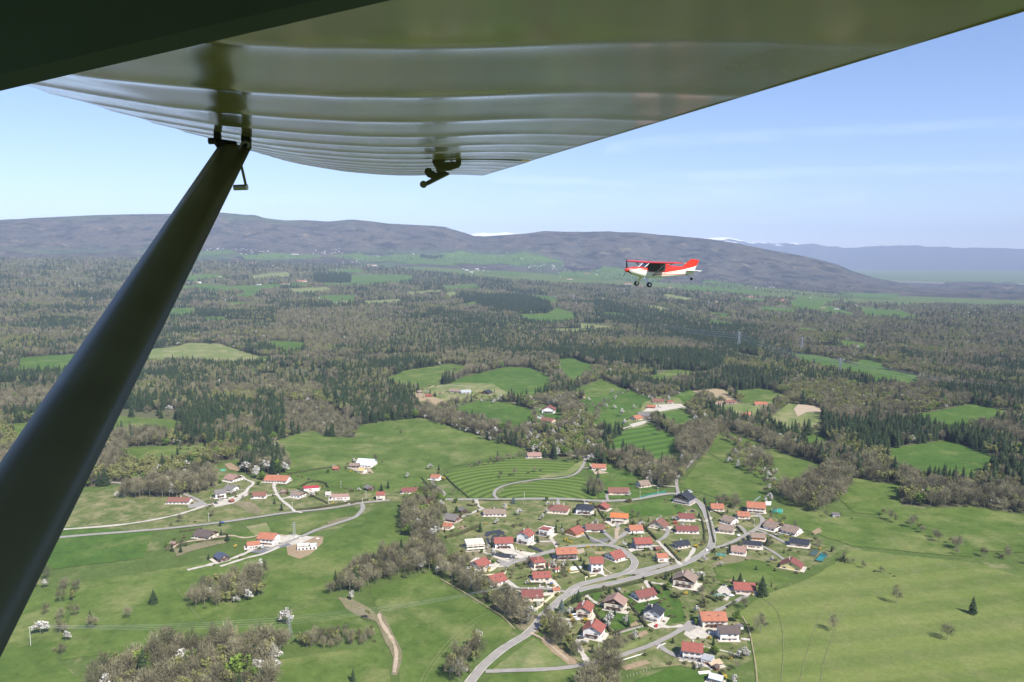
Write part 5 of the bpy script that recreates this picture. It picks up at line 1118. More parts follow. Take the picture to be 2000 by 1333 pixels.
    for k in range(nch):
        c = MB(); cx = (k-(nch-1)/2)*L*0.28+r.uniform(-.5,.5); c.box((cx-.4, -.35+W*.12, eh+rise*.5), (cx+.4, .35+W*.12, eh+rise+1.1)); c.box((cx-.5, -.45+W*.12, eh+rise+1.1), (cx+.5, .45+W*.12, eh+rise+1.25)); c.build('chimney', m_chim, ro)
    if far or low or st == 's':
        if low and not far and st != 's':
            d = MB(); d.box((-.5,-W/2-.06,0),(.5,-W/2+.02,1.9)); d.build('door', m_wood, root)
        if far and L > 14:
            for k in (-1, 0, 1): put_window(root, 0, k*L*0.28, 1.8, 1.6, 1.3, L, W)
        return
    if 'unfinished' in lab:
        for f in range(2):
            for k in range(3):
                o = MB(); cx = (k-1)*L*0.31; o.box((cx-L*.12,-W/2-.03,.6+f*2.6),(cx+L*.12,-W/2+.3,2.2+f*2.6)); o.build('opening', m_void, root)
            o = MB(); o.box((-L/2-.9,-W/2-1.3,2.45+f*2.6-.3),(L/2+.3,-W/2+.01,2.7+f*2.6-.3)); o.build('slab', m_concr, root)
        pb = MB()
        for k in range(5): pb.box((-L/2+L*k/4-.15,-W/2-1.2,eh),(-L/2+L*k/4+.15,-W/2-.9,eh+.8))
        pb.box((-L/2,W/2-.4,eh+.35),(L/2,W/2-.1,eh+1.0)); pb.build('parapet', m_concr, root); return
    # timber or shutters in the gables of the chalets
    if nm == 'chalet' or 'timber gable' in lab or wc in 'bd':
        for s in (-1, 1):
            g = MB(); X = s*(L/2+0.04); g.add([(X,-W/2,eh-.6),(X,W/2,eh-.6),(X,W/2,eh),(X,0,eh+rise-.1),(X,-W/2,eh),(X-s*.12,-W/2,eh-.6),(X-s*.12,W/2,eh-.6),(X-s*.12,W/2,eh),(X-s*.12,0,eh+rise-.1),(X-s*.12,-W/2,eh)], [(0,1,2,3,4),(9,8,7,6,5),(0,5,6,1),(1,6,7,2),(2,7,8,3),(3,8,9,4),(4,9,5,0)]); g.build('gable_boarding', m_wood, root)
    if fl >= 2 and wc not in 'd':
        side = 2 if 45 < ang < 135 or ang < -40 else 0
        bl = MB()
        if side == 0: bl.box((-L*.36,-W/2-1.3,2.55),(L*.36,-W/2+.01,2.75)); bl.box((-L*.36,-W/2-1.3,2.75),(L*.36,-W/2-1.18,3.6))
        else: bl.box((-L/2-1.3,-W*.36,2.55),(-L/2+.01,W*.36,2.75)); bl.box((-L/2-1.3,-W*.36,2.75),(-L/2-1.18,W*.36,3.6))
        bl.build('balcony', m_wood if r.random() < .7 else m_chim, root)
    for f in range(fl):
        zc = 1.45 + f*2.6; nx = max(2, int(L/3.6)); ny = max(1, int(W/4.2))
        for side, n, ln in ((0, nx, L), (1, nx, L), (2, ny, W), (3, ny, W)):
            for k in range(n):
                if r.random() < .15: continue
                pos = (k-(n-1)/2)*ln/n*0.92
                big = f == 0 and r.random() < .3
                if abs(pos) < .9 and side in (0,) and f == 0: continue
                put_window(root, side, pos, zc-(0.35 if big else 0), 1.8 if big else 1.1, 1.9 if big else 1.2, L, W)
    if st == 'g' and W > 7:
        for s in (2, 3): put_window(root, s, 0, eh+rise*0.36, 1.0, 1.0, L, W)
    d = MB(); d.box((-.55,-W/2-.10,-.2),(.55,-W/2+.05,2.05)); d.build('door', m_shut, root)
    if rc in ('red', 'ora', 'dred', 'rbr') and r.random() < .4:   # roof windows
        for s in (-1, 1):
            q = MB(); cx = s*L*.2; yy = -W*.24; zz = eh+rise*(1-.48)+th+.12; t = math.tan(R(27)); q.add([(cx-.4,yy-.5,zz-.5*t),(cx+.4,yy-.5,zz-.5*t),(cx+.4,yy+.5,zz+.5*t),(cx-.4,yy+.5,zz+.5*t),(cx-.4,yy-.5,zz-.5*t-.3),(cx+.4,yy-.5,zz-.5*t-.3),(cx+.4,yy+.5,zz+.5*t-.3),(cx-.4,yy+.5,zz+.5*t-.3)], [(0,1,2,3),(7,6,5,4),(0,4,5,1),(1,5,6,2),(2,6,7,3),(3,7,4,0)]); q.build('roof_window', m_glass, ro)
    if rc == 'ora' and 'barn-like' in lab:
        d = MB(); d.box((L*.02,-W/2-.12,0),(L*.30,-W/2+.05,3.4)); d.build('barn_door', m_wood, root)
for a in HP: house(*a)
# terraces and drives: paving around each near building and a link to the nearest road
def _pave():
    n = 0
    for (h, x, y, z, m) in HP[:NEARH]:
        if h[1] < 880 or h[2] < 17: continue
        L, W = h[2]*m*.95, h[3]*m*1.1; a = R(h[4]); c, s = math.cos(a), math.sin(a); rr = random.Random(int(h[0])); e = rr.uniform(1.5, 3.2); e2 = rr.uniform(2.0, 4.5)
        q = [(-L/2-e,-W/2-e2),(L/2+e*.6,-W/2-e2),(L/2+e*.6,W/2+.8),(-L/2-e,W/2+.8)]
        drape('patio', [(x+u*c-v*s, y+u*s+v*c) for u, v in q], m_patio if rr.random() < .7 else m_gravel, 5.2+(n%40)*.012, world=True); n += 1
        d = np.hypot(ROADPTS[:,0]-x, ROADPTS[:,1]-y); i = int(np.argmin(d))
        if 8 < d[i] < 60: ribbon('gravel_drive', [(x, y), ((x+ROADPTS[i,0])/2+rr.uniform(-2,2), (y+ROADPTS[i,1])/2+rr.uniform(-2,2)), (ROADPTS[i,0], ROADPTS[i,1])], 3.2, m_gravel if rr.random() < .6 else m_asph, 5.75+(n%20)*.012, world=True, smooth=True, reg=False)
_pave()
# far villages at the foot of the mountain: small white and red specks, each a house
def far_village(cx, cy, w_, h_, n, where):
    grp = 'far houses '+where
    for k in range(n):
        px = cx+rng.normal()*w_; py = cy+rng.normal()*h_; u_ = (px-cx)/w_; v_ = (py-cy)/h_; lab = 'tiny far house, '+('outer left' if u_ < -1 else 'left' if u_ < -.35 else 'middle' if u_ < .35 else 'right' if u_ < 1 else 'outer right')+(' back' if v_ < -.3 else ' front' if v_ > .3 else '')+', '+where; x, y, z = gpt(px, py, 16000); D = math.hypot(x, y); s = rng.uniform(.35, .75)*D/8500
        key = ('rb' if rng.random() < .3 else 'w')
        if key not in _fv:
            b = MB(); b.add([(-9,-6,-4),(9,-6,-4),(9,6,-4),(-9,6,-4),(-9,-6,6),(9,-6,6),(9,6,6),(-9,6,6),(-9,0,9),(9,0,9)], [(0,1,5,4),(2,3,7,6),(1,2,6,9,5),(3,0,4,8,7)], 0); b.add([(-9.6,-7,5.7),(9.6,-7,5.7),(9.6,0,9.3),(-9.6,0,9.3),(-9.6,7,5.7),(9.6,7,5.7)], [(0,1,2,3),(3,2,5,4)], 1)
            _fv[key] = b.mesh('far_house', [wall_mat('w'), roof_mats('rbr' if key == 'rb' else 'lgr')])
        o = link('house', _fv[key]); o.location = (x, y, z); o.rotation_euler = (0, 0, rng.uniform(-.5, .5)); o.scale = (s, s, s); tag(o, lab, 'house', grp)
_fv = {}
for a in [(405,488,28,3,34,'at the foot of the mountain behind the strut'), (500,494,25,3,16,'on the valley floor left of centre'), (640,494,40,3,18,'under the middle of the left mountain'), (710,508,22,4,16,'in the valley behind the dark wood'), (800,498,30,3,8,'under the valley mouth'),
          (892,499,6,2,5,'on the slope meadow at centre'), (985,500,14,3,12,'on the green slope below the snow peak'), (1022,506,12,2,8,'beside the slope meadow farm'), (1065,521,25,4,18,'on the valley floor right of centre'), (925,529,20,4,8,'behind the centre wood'), (1100,530,30,4,8,'behind the aeroplane nose'),
          (1385,576,35,4,16,'in the row hamlet on the right plain'), (1460,582,30,4,10,'at the end of the row hamlet'), (1560,586,45,5,8,'on the far right plain'), (1640,600,20,5,6,'near the right edge of the plain'), (1500,560,60,6,8,'under the right flank of the mountain'), (590,430,30,1.5,5,'high on the mountain ridge')]: far_village(*a)
# ------------------------------------------------------------------ cars, pools, hedges, posts, pylons
def car_mesh(col, van=False):
    key = (col, van)
    if key in _cm: return _cm[key]
    L, W, Hh = (5.0, 1.9, 2.3) if van else (4.2, 1.75, 1.45); b = MB()
    def ring(xx, z0, z1, w0, w1): return [(xx,-w0,z0),(xx,w0,z0),(xx,w0*1.0,(z0+z1)/2),(xx,w1,z1),(xx,-w1,z1),(xx,-w0*1.0,(z0+z1)/2)]
    hw = W/2; bh = 0.78 if not van else 1.0
    b.loft([ring(-L/2,.35,bh*.85,hw*.85,hw*.75), ring(-L/2+.15,.22,bh,hw,hw*.92), ring(L/2-.9,.22,bh,hw,hw*.92), ring(L/2-.15,.25,bh*.8,hw*.95,hw*.85), ring(L/2,.32,bh*.62,hw*.8,hw*.7)], 0)
    c = MB(); x0, x1 = (-L/2+.1, L/2-.9) if van else (-L/2+.45, L/2-1.15)
    c.loft([ring(x0,bh,bh+.02,hw*.9,hw*.88), ring(x0+.35,bh,Hh,hw*.9,hw*.70), ring(x1-.55,bh,Hh,hw*.9,hw*.70), ring(x1,bh,bh+.02,hw*.9,hw*.88)], 0)
    g = MB()
    g.loft([ring(x0+.25,bh+.08,Hh-.18,hw*.93,hw*.78), ring(x1-.3,bh+.08,Hh-.18,hw*.93,hw*.78)], 0)
    wh = MB()
    ws = []
    for sx in (-L*.31, L*.31):
        for sy in (-1, 1):
            q = MB(); q.tube((sx, sy*(hw-.18), .31), (sx, sy*(hw+.02), .31), .31, .31, 12); ws.append(q.mesh('wheel', plain('tyre_rubber', (0.02,0.02,0.02), 0.9)))
    pm = plain('car_paint_%s' % col, {'white': (.75,.75,.75), 'black': (.02,.02,.025), 'blue': (.03,.07,.28), 'grey': (.22,.23,.24), 'red': (.35,.03,.03), 'silver': (.5,.5,.52)}[col], 0.3, 0.03, 1, 0.0, 0.5)
    _cm[key] = (b.mesh('body', pm), c.mesh('roof', pm), g.mesh('windows', m_glass), ws); return _cm[key]
_cm = {}
CARS = [(434,1023,'blue',0,20,'blue car parked beside the main road above the dark chalet'),(512,1071,'white',1,80,'white van parked before the orange roofed garage wing'),(1134,1249,'black',0,10,'black car on the gravel yard, upper one of two'),(1139,1257,'grey',0,20,'grey car on the gravel yard, lower one of two'),
 (1122,1207,'white',1,15,'white caravan left of the cream house with long red roof'),(1127,1213,'white',0,10,'white car just below the caravan'),(1075,1158,'black',0,5,'black car beside the carport in the walled plot'),(1077,1143,'blue',0,60,'blue car on the pinkish forecourt above the carport'),
 (967,1099,'black',0,10,'black car on the grey turning area of the estate'),(954,1110,'grey',0,5,'grey car on the terrace of the leftmost white house'),(1088,1066,'black',0,10,'black car on the slope drive above the estate road'),(1176,1042,'black',0,-10,'black car left of the pair on the grey terrace'),(1181,1042,'grey',0,-10,'grey car right of the pair on the grey terrace'),
 (1303,1034,'grey',0,40,'grey car at the top of the curved drive'),(1353,1000,'black',0,0,'black car before the large black roofed chalet'),(1349,985,'red',0,30,'red car beside the large black roofed chalet'),(1384,1072,'grey',0,70,'grey car waiting at the road junction on the right'),(1381,1077,'white',0,70,'white car just behind the grey one at the junction'),
 (1416,1165,'black',0,-40,'dark car on the looped forecourt beside the red roofed house'),(1429,1166,'white',0,10,'white car on the looped forecourt'),(1389,1239,'white',0,5,'white car on the farmyard before the big barn'),(1327,1284,'black',0,15,'black car beside the lowest red roofed house'),(1282,1225,'red',0,70,'small red car on the patio of the slate roofed house'),
 (1439,1041,'black',0,10,'black car in the side lane of the right hand hamlet'),(1443,1048,'white',0,30,'white car near the fork of the hamlet lane'),(1551,1060,'grey',0,0,'grey car at the end of the hamlet lane'),(1537,1110,'silver',0,-30,'silver car by the yellow walled house'),(1462,1017,'grey',0,10,'grey car beside the cream house with pale orange roof'),
 (422,985,'black',0,0,'black car on the lane below the tall white house'),(458,966,'black',0,10,'black car in the left hamlet yard'),(369,985,'white',0,0,'white car by the long bungalow at the left edge'),(822,966,'white',1,0,'white camper by the long dark red roofed house'),(1222,1088,'grey',0,-40,'grey car by the loop road bend house'),
 (1348,963,'white',1,0,'white van above the large black roofed chalet'),(1343,960,'black',0,5,'black car beside the white van above the black roofed chalet')]
for px, py, col, van, ang, lab in CARS:
    x, y, z = gpt(px, py); bo, ca, gl, ws = car_mesh(col, bool(van)); o = empty('parked_car' if not van else 'parked_van', (x, y, z+0.6), R(ang), lab, 'car' if not van else 'van')
    if van and 'cara' in lab: o.name = 'caravan'; o['category'] = 'caravan'
    link('body', bo, o); link('cabin', ca, o); link('windows', gl, o)
    for w_ in ws: link('wheel', w_, o)
# hedges
def hedge(line, hgt_, wd, lab, mat=None, name='hedge'):
    P = np.array([gpt(*p)[:2] for p in line]); Qs = [P[0]]
    for a, b_ in zip(P, P[1:]):
        n = max(1, int(np.hypot(*(b_-a))/1.3))
        for k in range(1, n+1): Qs.append(a+(b_-a)*k/n)
    Qs = np.array(Qs)
    if len(Qs) < 2: return
    T = np.gradient(Qs, axis=0); T /= np.hypot(T[:,0], T[:,1])[:,None]+1e-9; Nn = np.stack([-T[:,1], T[:,0]], -1); Z = H(Qs[:,0], Qs[:,1]); rings = []
    for q, n, z in zip(Qs, Nn, Z):
        j = lambda s=0.18: rng.normal()*s
        rings.append([(q[0]+n[0]*(u*wd/2+j()), q[1]+n[1]*(u*wd/2+j()), z+v*hgt_+(j() if v > 0 else -.5)) for u, v in ((-1,0),(-1.05,.5),(-.85,.95),(0,1.05),(.85,.95),(1.05,.5),(1,0))])
    b = MB(); b.loft(rings, 0); o = b.build(name, mat or mf_hedge); tag(o, lab, 'hedge')
HED = [([(568,927),(600,921),(652,914)],2.0,2.4,'long brown clipped hedge running left from the silver roofed barn'), ([(588,952),(600,945),(620,942),(636,946),(641,955)],2.4,2.0,'curved brown hedge behind the crimson roofed building'), ([(582,956),(610,970),(641,985)],1.6,1.8,'diagonal hedge between crimson roof and lawn'),
 ([(578,999),(620,994),(660,987),(700,981),(719,978)],2.4,2.2,'long dark hedge lining the main road below the hamlet'), ([(333,972),(345,968),(353,964)],2.4,2.0,'short dark hedge above the bungalow at the left edge'), ([(823,934),(838,952),(858,972)],1.6,1.6,'yellowish diagonal hedge left of the garden with blue spruce'),
 ([(868,930),(890,952),(915,973)],1.6,1.8,'hedge along the left edge of the amphitheatre field'), ([(870,1052),(900,1044),(935,1030)],2.8,2.6,'thick dark hedge above the unfinished concrete house'), ([(935,978),(955,979),(1000,979)],1.4,1.5,'low hedge under the main road above the long bungalow'),
 ([(912,988),(925,990),(932,987)],2.0,2.0,'short clipped hedge near the garden entrance'), ([(1110,980),(1135,981),(1155,984)],2.0,1.6,'dark hedge between main road and slate roofed villa'), ([(1138,1009),(1150,1010),(1163,1006)],1.4,1.4,'curved low hedge below the slate roofed villa'),
 ([(1158,985),(1170,1000),(1182,1018)],1.8,1.6,'diagonal hedge right of the slate roofed villa'), ([(1128,1023),(1140,1040),(1152,1055)],1.6,1.4,'dark hedge between timber house and grey terrace'), ([(1248,1022),(1265,1038),(1283,1056)],2.2,2.0,'dark diagonal hedge above the curved drive'),
 ([(1299,1065),(1312,1080),(1328,1098)],2.0,2.0,'diagonal hedge beside the straight pale drive'), ([(1376,974),(1380,995),(1388,1030),(1395,1062)],1.6,1.4,'long dark hedge along the right side of the straight road'), ([(1386,998),(1400,1002),(1418,1012)],1.6,1.6,'dark hedge under the small orange-red roofed house'),
 ([(1370,1012),(1374,1030),(1376,1045)],1.5,1.4,'hedge on the left verge of the straight road'), ([(1375,1045),(1377,1062)],1.5,1.4,'short hedge near the bottom of the straight road'), ([(1105,1185),(1120,1175),(1150,1160),(1200,1150),(1257,1137)],2.0,2.2,'long olive hedge lining the lower road'),
 ([(1281,1132),(1300,1124),(1328,1115)],2.2,2.2,'thick hedge above the brown roofed chalet'), ([(1201,1152),(1220,1172),(1245,1200),(1263,1226)],1.8,2.0,'long diagonal hedge between balcony house and slate house'), ([(1146,1172),(1157,1190),(1172,1212),(1195,1238)],2.0,1.8,'long diagonal hedge right of the cream house'),
 ([(1196,1240),(1225,1231),(1256,1225)],1.8,1.8,'hedge along the bottom of the balcony house garden'), ([(1268,1140),(1278,1150),(1288,1160)],1.8,1.8,'hedge right of the pale drive by the lower road'), ([(1142,1219),(1160,1216),(1180,1210)],1.6,1.6,'hedge between the two red roofed gable houses'),
 ([(1085,1198),(1100,1202),(1112,1203)],1.8,2.0,'clipped hedge below the blue spruce'), ([(1380,1167),(1392,1172),(1400,1177)],2.0,2.2,'bushy hedge by the covered garden pool'), ([(1419,1188),(1428,1183),(1436,1177)],1.6,2.0,'dark clipped hedge by the lane to the pasture house'),
 ([(1440,1030),(1446,1038),(1450,1042)],1.8,1.8,'short hedge in the hamlet side lane'), ([(1408,1072),(1425,1067),(1445,1060)],1.4,1.8,'low hedge along the hamlet lane'), ([(1490,1066),(1500,1066),(1510,1060)],1.8,2.6,'round dark hedge below the brown roofed orange house'),
 ([(1499,1043),(1510,1046),(1520,1050)],1.4,1.4,'low hedge before the brown roofed white chalet'), ([(1007,1108),(1030,1102),(1040,1096)],1.4,1.6,'low hedge below the estate turning area'), ([(1120,1100),(1135,1118),(1150,1128)],1.6,1.6,'diagonal hedge between pool garden and loop road'),
 ([(385,1060),(420,1055),(450,1050)],1.2,1.8,'low brown hedge under the dark chalet garden'), ([(350,1040),(375,1037),(395,1033)],1.2,1.6,'low hedge above the dark chalet'), ([(1030,1142),(1050,1142),(1066,1143)],1.4,1.6,'clipped hedge above the walled plot'), ([(992,1152),(1000,1153),(1050,1155)],1.2,1.0,'dark low hedge at the top of the walled plot')]
for ln, a, b_, lab in HED: hedge(ln, a*.9, b_, lab)
hedge([(1250,974),(1275,968),(1300,962)], 2.2, .5, 'long teal windbreak net above the main road', plain('teal_net', (0.03,0.16,0.12), .8), 'windbreak_net')
hedge([(1450,998),(1462,990),(1485,972)], 2.0, .4, 'grey-green net fence behind the farm barn', plain('grey_net', (0.16,0.22,0.20), .8), 'net_fence')
# retaining walls
def wall_line(line, h, t, lab, mat, name='garden_wall', cat='wall', world=False):
    P = np.array([gpt(*p)[:2] for p in smooth_line(line, 4)]); b = MB(); rings = []
    T = np.gradient(P, axis=0); T /= np.hypot(T[:,0], T[:,1])[:,None]; Nn = np.stack([-T[:,1], T[:,0]], -1)*t/2; Z = H(P[:,0], P[:,1])
    for p, n, z in zip(P, Nn, Z): rings.append([(p[0]-n[0],p[1]-n[1],z-.5),(p[0]+n[0],p[1]+n[1],z-.5),(p[0]+n[0],p[1]+n[1],z+h),(p[0]-n[0],p[1]-n[1],z+h)])
    b.loft(rings); tag(b.build(name, mat), lab, cat)
m_wallc = plain('cream_render', (0.66,0.58,0.42), .9, .08)
for ln, h, lab in [([(1000,1168),(1020,1182),(1042,1192),(1052,1190),(1070,1174),(1088,1160)],2.0,'cream retaining wall round the walled plot'), ([(917,1104),(925,1116),(945,1118),(962,1115),(975,1104)],1.2,'cream terrace wall under the leftmost white house'), ([(940,1125),(960,1124),(985,1122),(989,1112)],1.0,'low cream wall above the house by the blossom trees'),
                   ([(1107,1114),(1114,1120),(1137,1116)],.8,'cream edging wall of the covered pool terrace'), ([(1174,1106),(1184,1116),(1193,1122)],1.2,'cream wall beside the tall white house drive'), ([(1144,1136),(1144,1129),(1160,1126),(1165,1124)],.9,'small cream wall before the dark garage court'),
                   ([(965,1090),(990,1093),(1010,1090)],.9,'cream wall below the black planted bank'), ([(1008,1071),(1010,1080),(1025,1084),(1045,1082)],1.1,'curved cream wall below the tall white house'), ([(1283,1268),(1290,1262),(1300,1258)],.6,'white kerb wall at the lane bend'), ([(1365,1262),(1390,1268),(1420,1274),(1448,1283)],.5,'long white low wall above the lowest house'),
                   ([(1198,1243),(1225,1234),(1256,1226)],1.6,'grey stone wall along the hedge of the balcony house'), ([(1186,1299),(1220,1289),(1262,1276)],.5,'white edge wall along the bottom lane')]:
    wall_line(ln, h, .45, lab, m_wallc if 'cream' in lab else (plain('white_wall', (.72,.70,.66), .9, .05) if 'white' in lab else plain('grey_stone', (.30,.27,.24), .9, .25)))
# covered pools, tent, trampoline, greenhouse, nets
def quad_thing(name, px4, h, lab, cat, mats, rimh=.25):
    P = [gpt(*p) for p in px4]; z = max(p[2] for p in P); cx = sum(p[0] for p in P)/4; cy_ = sum(p[1] for p in P)/4; root = empty(name, (cx, cy_, z), 0, lab, cat)
    b = MB(); pts = [Vector((p[0]-cx, p[1]-cy_, -.6)) for p in P]; b.prism(pts, (0,0,.6+h), 0); b.build('cover', mats[0], root)
    r_ = MB()
    for i in range(4):
        a = pts[i]*1.04; c = pts[(i+1) % 4]*1.04; r_.tube((a.x,a.y,h-.05), (c.x,c.y,h-.05), rimh, rimh, 4)
    r_.build('rim', mats[1], root)
quad_thing('swimming_pool', [(1112,1116),(1132,1114),(1138,1108),(1116,1109)], .5, 'covered rectangular swimming pool with cream edge inside the loop road', 'pool', [plain('pool_cover', (.55,.58,.60), .5), m_wallc])
quad_thing('net_cage', [(1592,1097),(1605,1099),(1617,1086),(1604,1083)], 1.2, 'teal netted cage on the slope below the hamlet', 'cage', [plain('teal_cover', (.02,.17,.17), .8), m_wood])
quad_thing('net_cage', [(1580,1085),(1592,1088),(1600,1078),(1588,1075)], .6, 'dark grey-green cage behind the teal netted cage', 'cage', [plain('green_cover', (.05,.09,.08), .8), m_wood])
quad_thing('garden_pool', [(1494,988),(1505,988),(1506,982),(1495,982)], .9, 'round white pool beside the teal tent', 'pool', [plain('white_pool', (.7,.7,.72), .6), m_frame])
quad_thing('garden_platform', [(1366,1318),(1388,1316),(1386,1312),(1364,1314)], .5, 'long white platform in the lowest garden', 'platform', [m_patio, m_frame])
def half_barrel(name, px, py, L, r, ang, lab, cat, mat):
    x, y, z = gpt(px, py); root = empty(name, (x, y, z), R(ang), lab, cat); b = MB(); rings = []
    for k in range(9): t = -.5+k/8; rings.append([(t*L, math.cos(a)*r, math.sin(a)*r) for a in np.linspace(0, math.pi, 9)])
    b.loft(rings, 0, True, True); b.build('cover', mat, root); f = MB()
    for k in range(0, 9, 4):
        for a in range(8): a0 = math.pi*a/8; a1 = math.pi*(a+1)/8; t = (-.5+k/8)*L; f.tube((t, math.cos(a0)*r*1.02, math.sin(a0)*r*1.02), (t, math.cos(a1)*r*1.02, math.sin(a1)*r*1.02), .07, .07, 4)
    f.build('frame', m_frame, root)
half_barrel('tunnel_tent', 1518,1001, 10, 3.6, -20, 'teal rounded tunnel tent right of the farm barn', 'tent', plain('teal_tarp', (.03,.26,.20), .6))
half_barrel('tunnel_greenhouse', 1404,1165, 9, 2.2, -40, 'pale green tunnel greenhouse by the looped forecourt', 'greenhouse', plain('green_film', (.22,.34,.27), .4))
half_barrel('water_tank', 436,920, 5, 2.2, 10, 'green rounded water tank above the left hamlet', 'tank', plain('green_tank', (.03,.25,.15), .6))
half_barrel('tunnel_greenhouse', 1408,1085, 8, 1.8, -10, 'small dark teal greenhouse right of the road junction', 'greenhouse', plain('teal_film', (.04,.16,.13), .5))
# building site at lower left: unfinished white walls
def site():
    x, y, z = gpt(600, 1071); root = empty('unfinished_house', (x, y, z), R(14), 'roofless white house shell on tan earth at the building site', 'house'); m = plain('white_block', (.72,.72,.70), .9)
    def wl(x0, y0, x1, y1): b = MB(); b.box((min(x0,x1)-.15, min(y0,y1)-.15, -1), (max(x0,x1)+.15, max(y0,y1)+.15, 2.9)); b.build('wall', m, root)
    for a in [(-8,-5,8,-5),(-8,-5,-8,5),(8,-5,8,3),(-8,5,2,5),(2,3,8,3),(2,3,2,5),(-2,-5,-2,5),(3,-5,3,3)]: wl(*a)
    for k in range(5): b = MB(); cx = -6.5+k*3.1; b.box((cx-.7,-5.25,.8),(cx+.7,-5.12,2.2)); b.build('opening', m_void, root)
    b = MB(); b.box((-8.6,-5.6,-.6),(8.6,5.6,-.1)); b.build('slab', m_concr, root)
    for k, (px, py, s) in enumerate([(578,1050,2.2),(586,1052,1.6),(570,1053,1.5),(620,1053,2.0)]):
        xx, yy, zz = gpt(px, py); b = MB(); rr = random.Random(k); b.loft([[(math.cos(t)*s*q*(1+rr.uniform(-.2,.2)), math.sin(t)*s*q*(1+rr.uniform(-.2,.2)), h_*s*.6) for t in np.linspace(0, 5.6, 9)] for q, h_ in ((1,-.3),(1,0),(.8,.6),(.3,1))])
        tag(b.build('rubble_heap', plain('rubble', (.5,.46,.40), .9, .3, 1), loc=(xx, yy, zz)), ['pale rubble heap under the site pylon, left of three','pale rubble heap under the site pylon, right of three','small rubble heap at the left of the building site','tan earth heap right of the roofless white shell'][k], 'rubble')
site()
# utility poles
def pole(px, py, h, lab, arm=True):
    x, y, z = gpt(px, py); root = empty('utility_pole', (x, y, z), 0, lab, 'pole'); b = MB(); b.tube((0,0,-1), (0,0,h), .22, .15, 8); b.build('post', plain('pale_pole', (.52,.50,.45), .8, .08), root)
    if arm: b = MB(); b.box((-.9,-.07,h-.6),(.9,.07,h-.42)); [b.tube((s*.75,0,h-.42),(s*.75,0,h-.15),.06,.06,5) for s in (-1,0,1)]; b.build('crossarm', m_concr, root)
for a in [(408,1020,9,'pale pole above the dark chalet by the main road'),(412,986,8,'pale pole at the lane fork by the left hamlet'),(571,998,9,'pale pole at the left end of the long hedge'),(642,987,8,'pale pole behind the middle of the long hedge'),(708,989,8,'pale pole at the bend of the side road'),(666,954,8,'pale pole above the pinkish brown roofed house'),(716,925,8,'pale pole beside the yellow roofed hut'),(715,974,8,'pale pole at the end of the long hedge'),
          (1049,1197,13,'tall pale pole at the tip of the walled plot'),(1169,1281,10,'pale pole above the bottom lane'),(1250,976,9,'pale pole left of the teal net'),(1285,968,9,'pale pole in front of the teal net'),(1024,975,7,'pale pole beside the lower mown field'),(1039,870,8,'pale pole at the lane corner above the amphitheatre field'),(1473,1030,8,'pale pole at the hamlet lane bend'),(1141,985,5,'short pale pole in the upper estate garden')]: pole(*a)
for i, (px, py) in enumerate([(1225,1323),(1231,1321),(1237,1320),(1244,1318),(1250,1316),(1257,1313),(1263,1311),(1269,1309),(1276,1305)]):
    x, y, z = gpt(px, py); b = MB(); b.tube((0,0,-.3),(0,0,1.6),.12,.1,6); tag(b.build('fence_post', m_patio, loc=(x,y,z)), 'pale wooden fence post along the bottom garden edge', 'post', 'fence posts at the bottom')
# lattice pylons
m_steel = plain('galvanised_steel', (.42,.43,.44), .6, .1, 1, .3)
def pylon(px, py, h, lab, ang=20, bar=.22):
    x, y, z = gpt(px, py, 16000); root = empty('power_pylon', (x, y, z), R(ang), lab, 'pylon'); w0, w1 = h*.11, h*.022; nz = 7; zs = [h*(1-(1-k/nz)**1.25) for k in range(nz+1)]
    def wd(q): return w0+(w1-w0)*min(1, q/(h*.72)) if q < h*.72 else w1
    for sx, sy in ((-1,-1),(1,-1),(1,1),(-1,1)):
        b = MB()
        for a, c in zip(zs, zs[1:]): b.tube((sx*wd(a),sy*wd(a),a-(1 if a == 0 else 0)), (sx*wd(c),sy*wd(c),c), bar, bar, 4)
        b.build('leg', m_steel, root)
    b = MB()
    for a, c in zip(zs, zs[1:]):
        for (ax, ay), (bx, by) in (((-1,-1),(1,-1)),((1,-1),(1,1)),((1,1),(-1,1)),((-1,1),(-1,-1))):
            b.tube((ax*wd(a),ay*wd(a),a),(bx*wd(c),by*wd(c),c),bar*.7,bar*.7,4); b.tube((bx*wd(a),by*wd(a),a),(ax*wd(c),ay*wd(c),c),bar*.7,bar*.7,4)
    b.build('bracing', m_steel, root)
    tips = []
    for q, l in ((.70,.17),(.82,.22),(.94,.15)):
        b = MB(); zz = h*q; Lq = h*l
        for sy in (-1, 1):
            for sx in (-1, 1): b.tube((0,sy*w1,zz),(sx*Lq,0,zz+h*.01),bar*.8,bar*.6,4); b.tube((0,sy*w1,zz+h*.035),(sx*Lq,0,zz+h*.01),bar*.6,bar*.5,4)
        b.build('crossarm', m_steel, root)
        for sx in (-1, 1): tips.append((sx*Lq, 0, zz-h*.03))
    a = R(ang); return [(x+u*math.cos(a)-v*math.sin(a), y+u*math.sin(a)+v*math.cos(a), z+w_) for u, v, w_ in tips]
PY = {}
for k, px, py, h, lab, ang in [('a',657,533,36,'grey lattice pylon above the small dark plantation',10),('b',448,524,40,'faint lattice pylon above the far orange mansion',0),('c',1120,592,46,'faint lattice pylon right of the dark plantation',-30),('d',1443,685,52,'tall lattice pylon in the woods on the right',-35),('e',1566,690,44,'faint lattice pylon beside the right meadow',-40),
     ('f',1384,604,44,'thin far pylon in the right hand woods',-30),('g',566,1246,15,'small lattice pylon on the lower left meadow',60),('h',1640,736,40,'faint lattice pylon on the right meadow',-40),('i',575,1048,13,'slim lattice mast over the building site',0),('j',1219,575,40,'thin far pylon under the flying aeroplane',-20)]:
    PY[k] = pylon(px, py, h, lab, ang, .3 if h > 30 else .06)
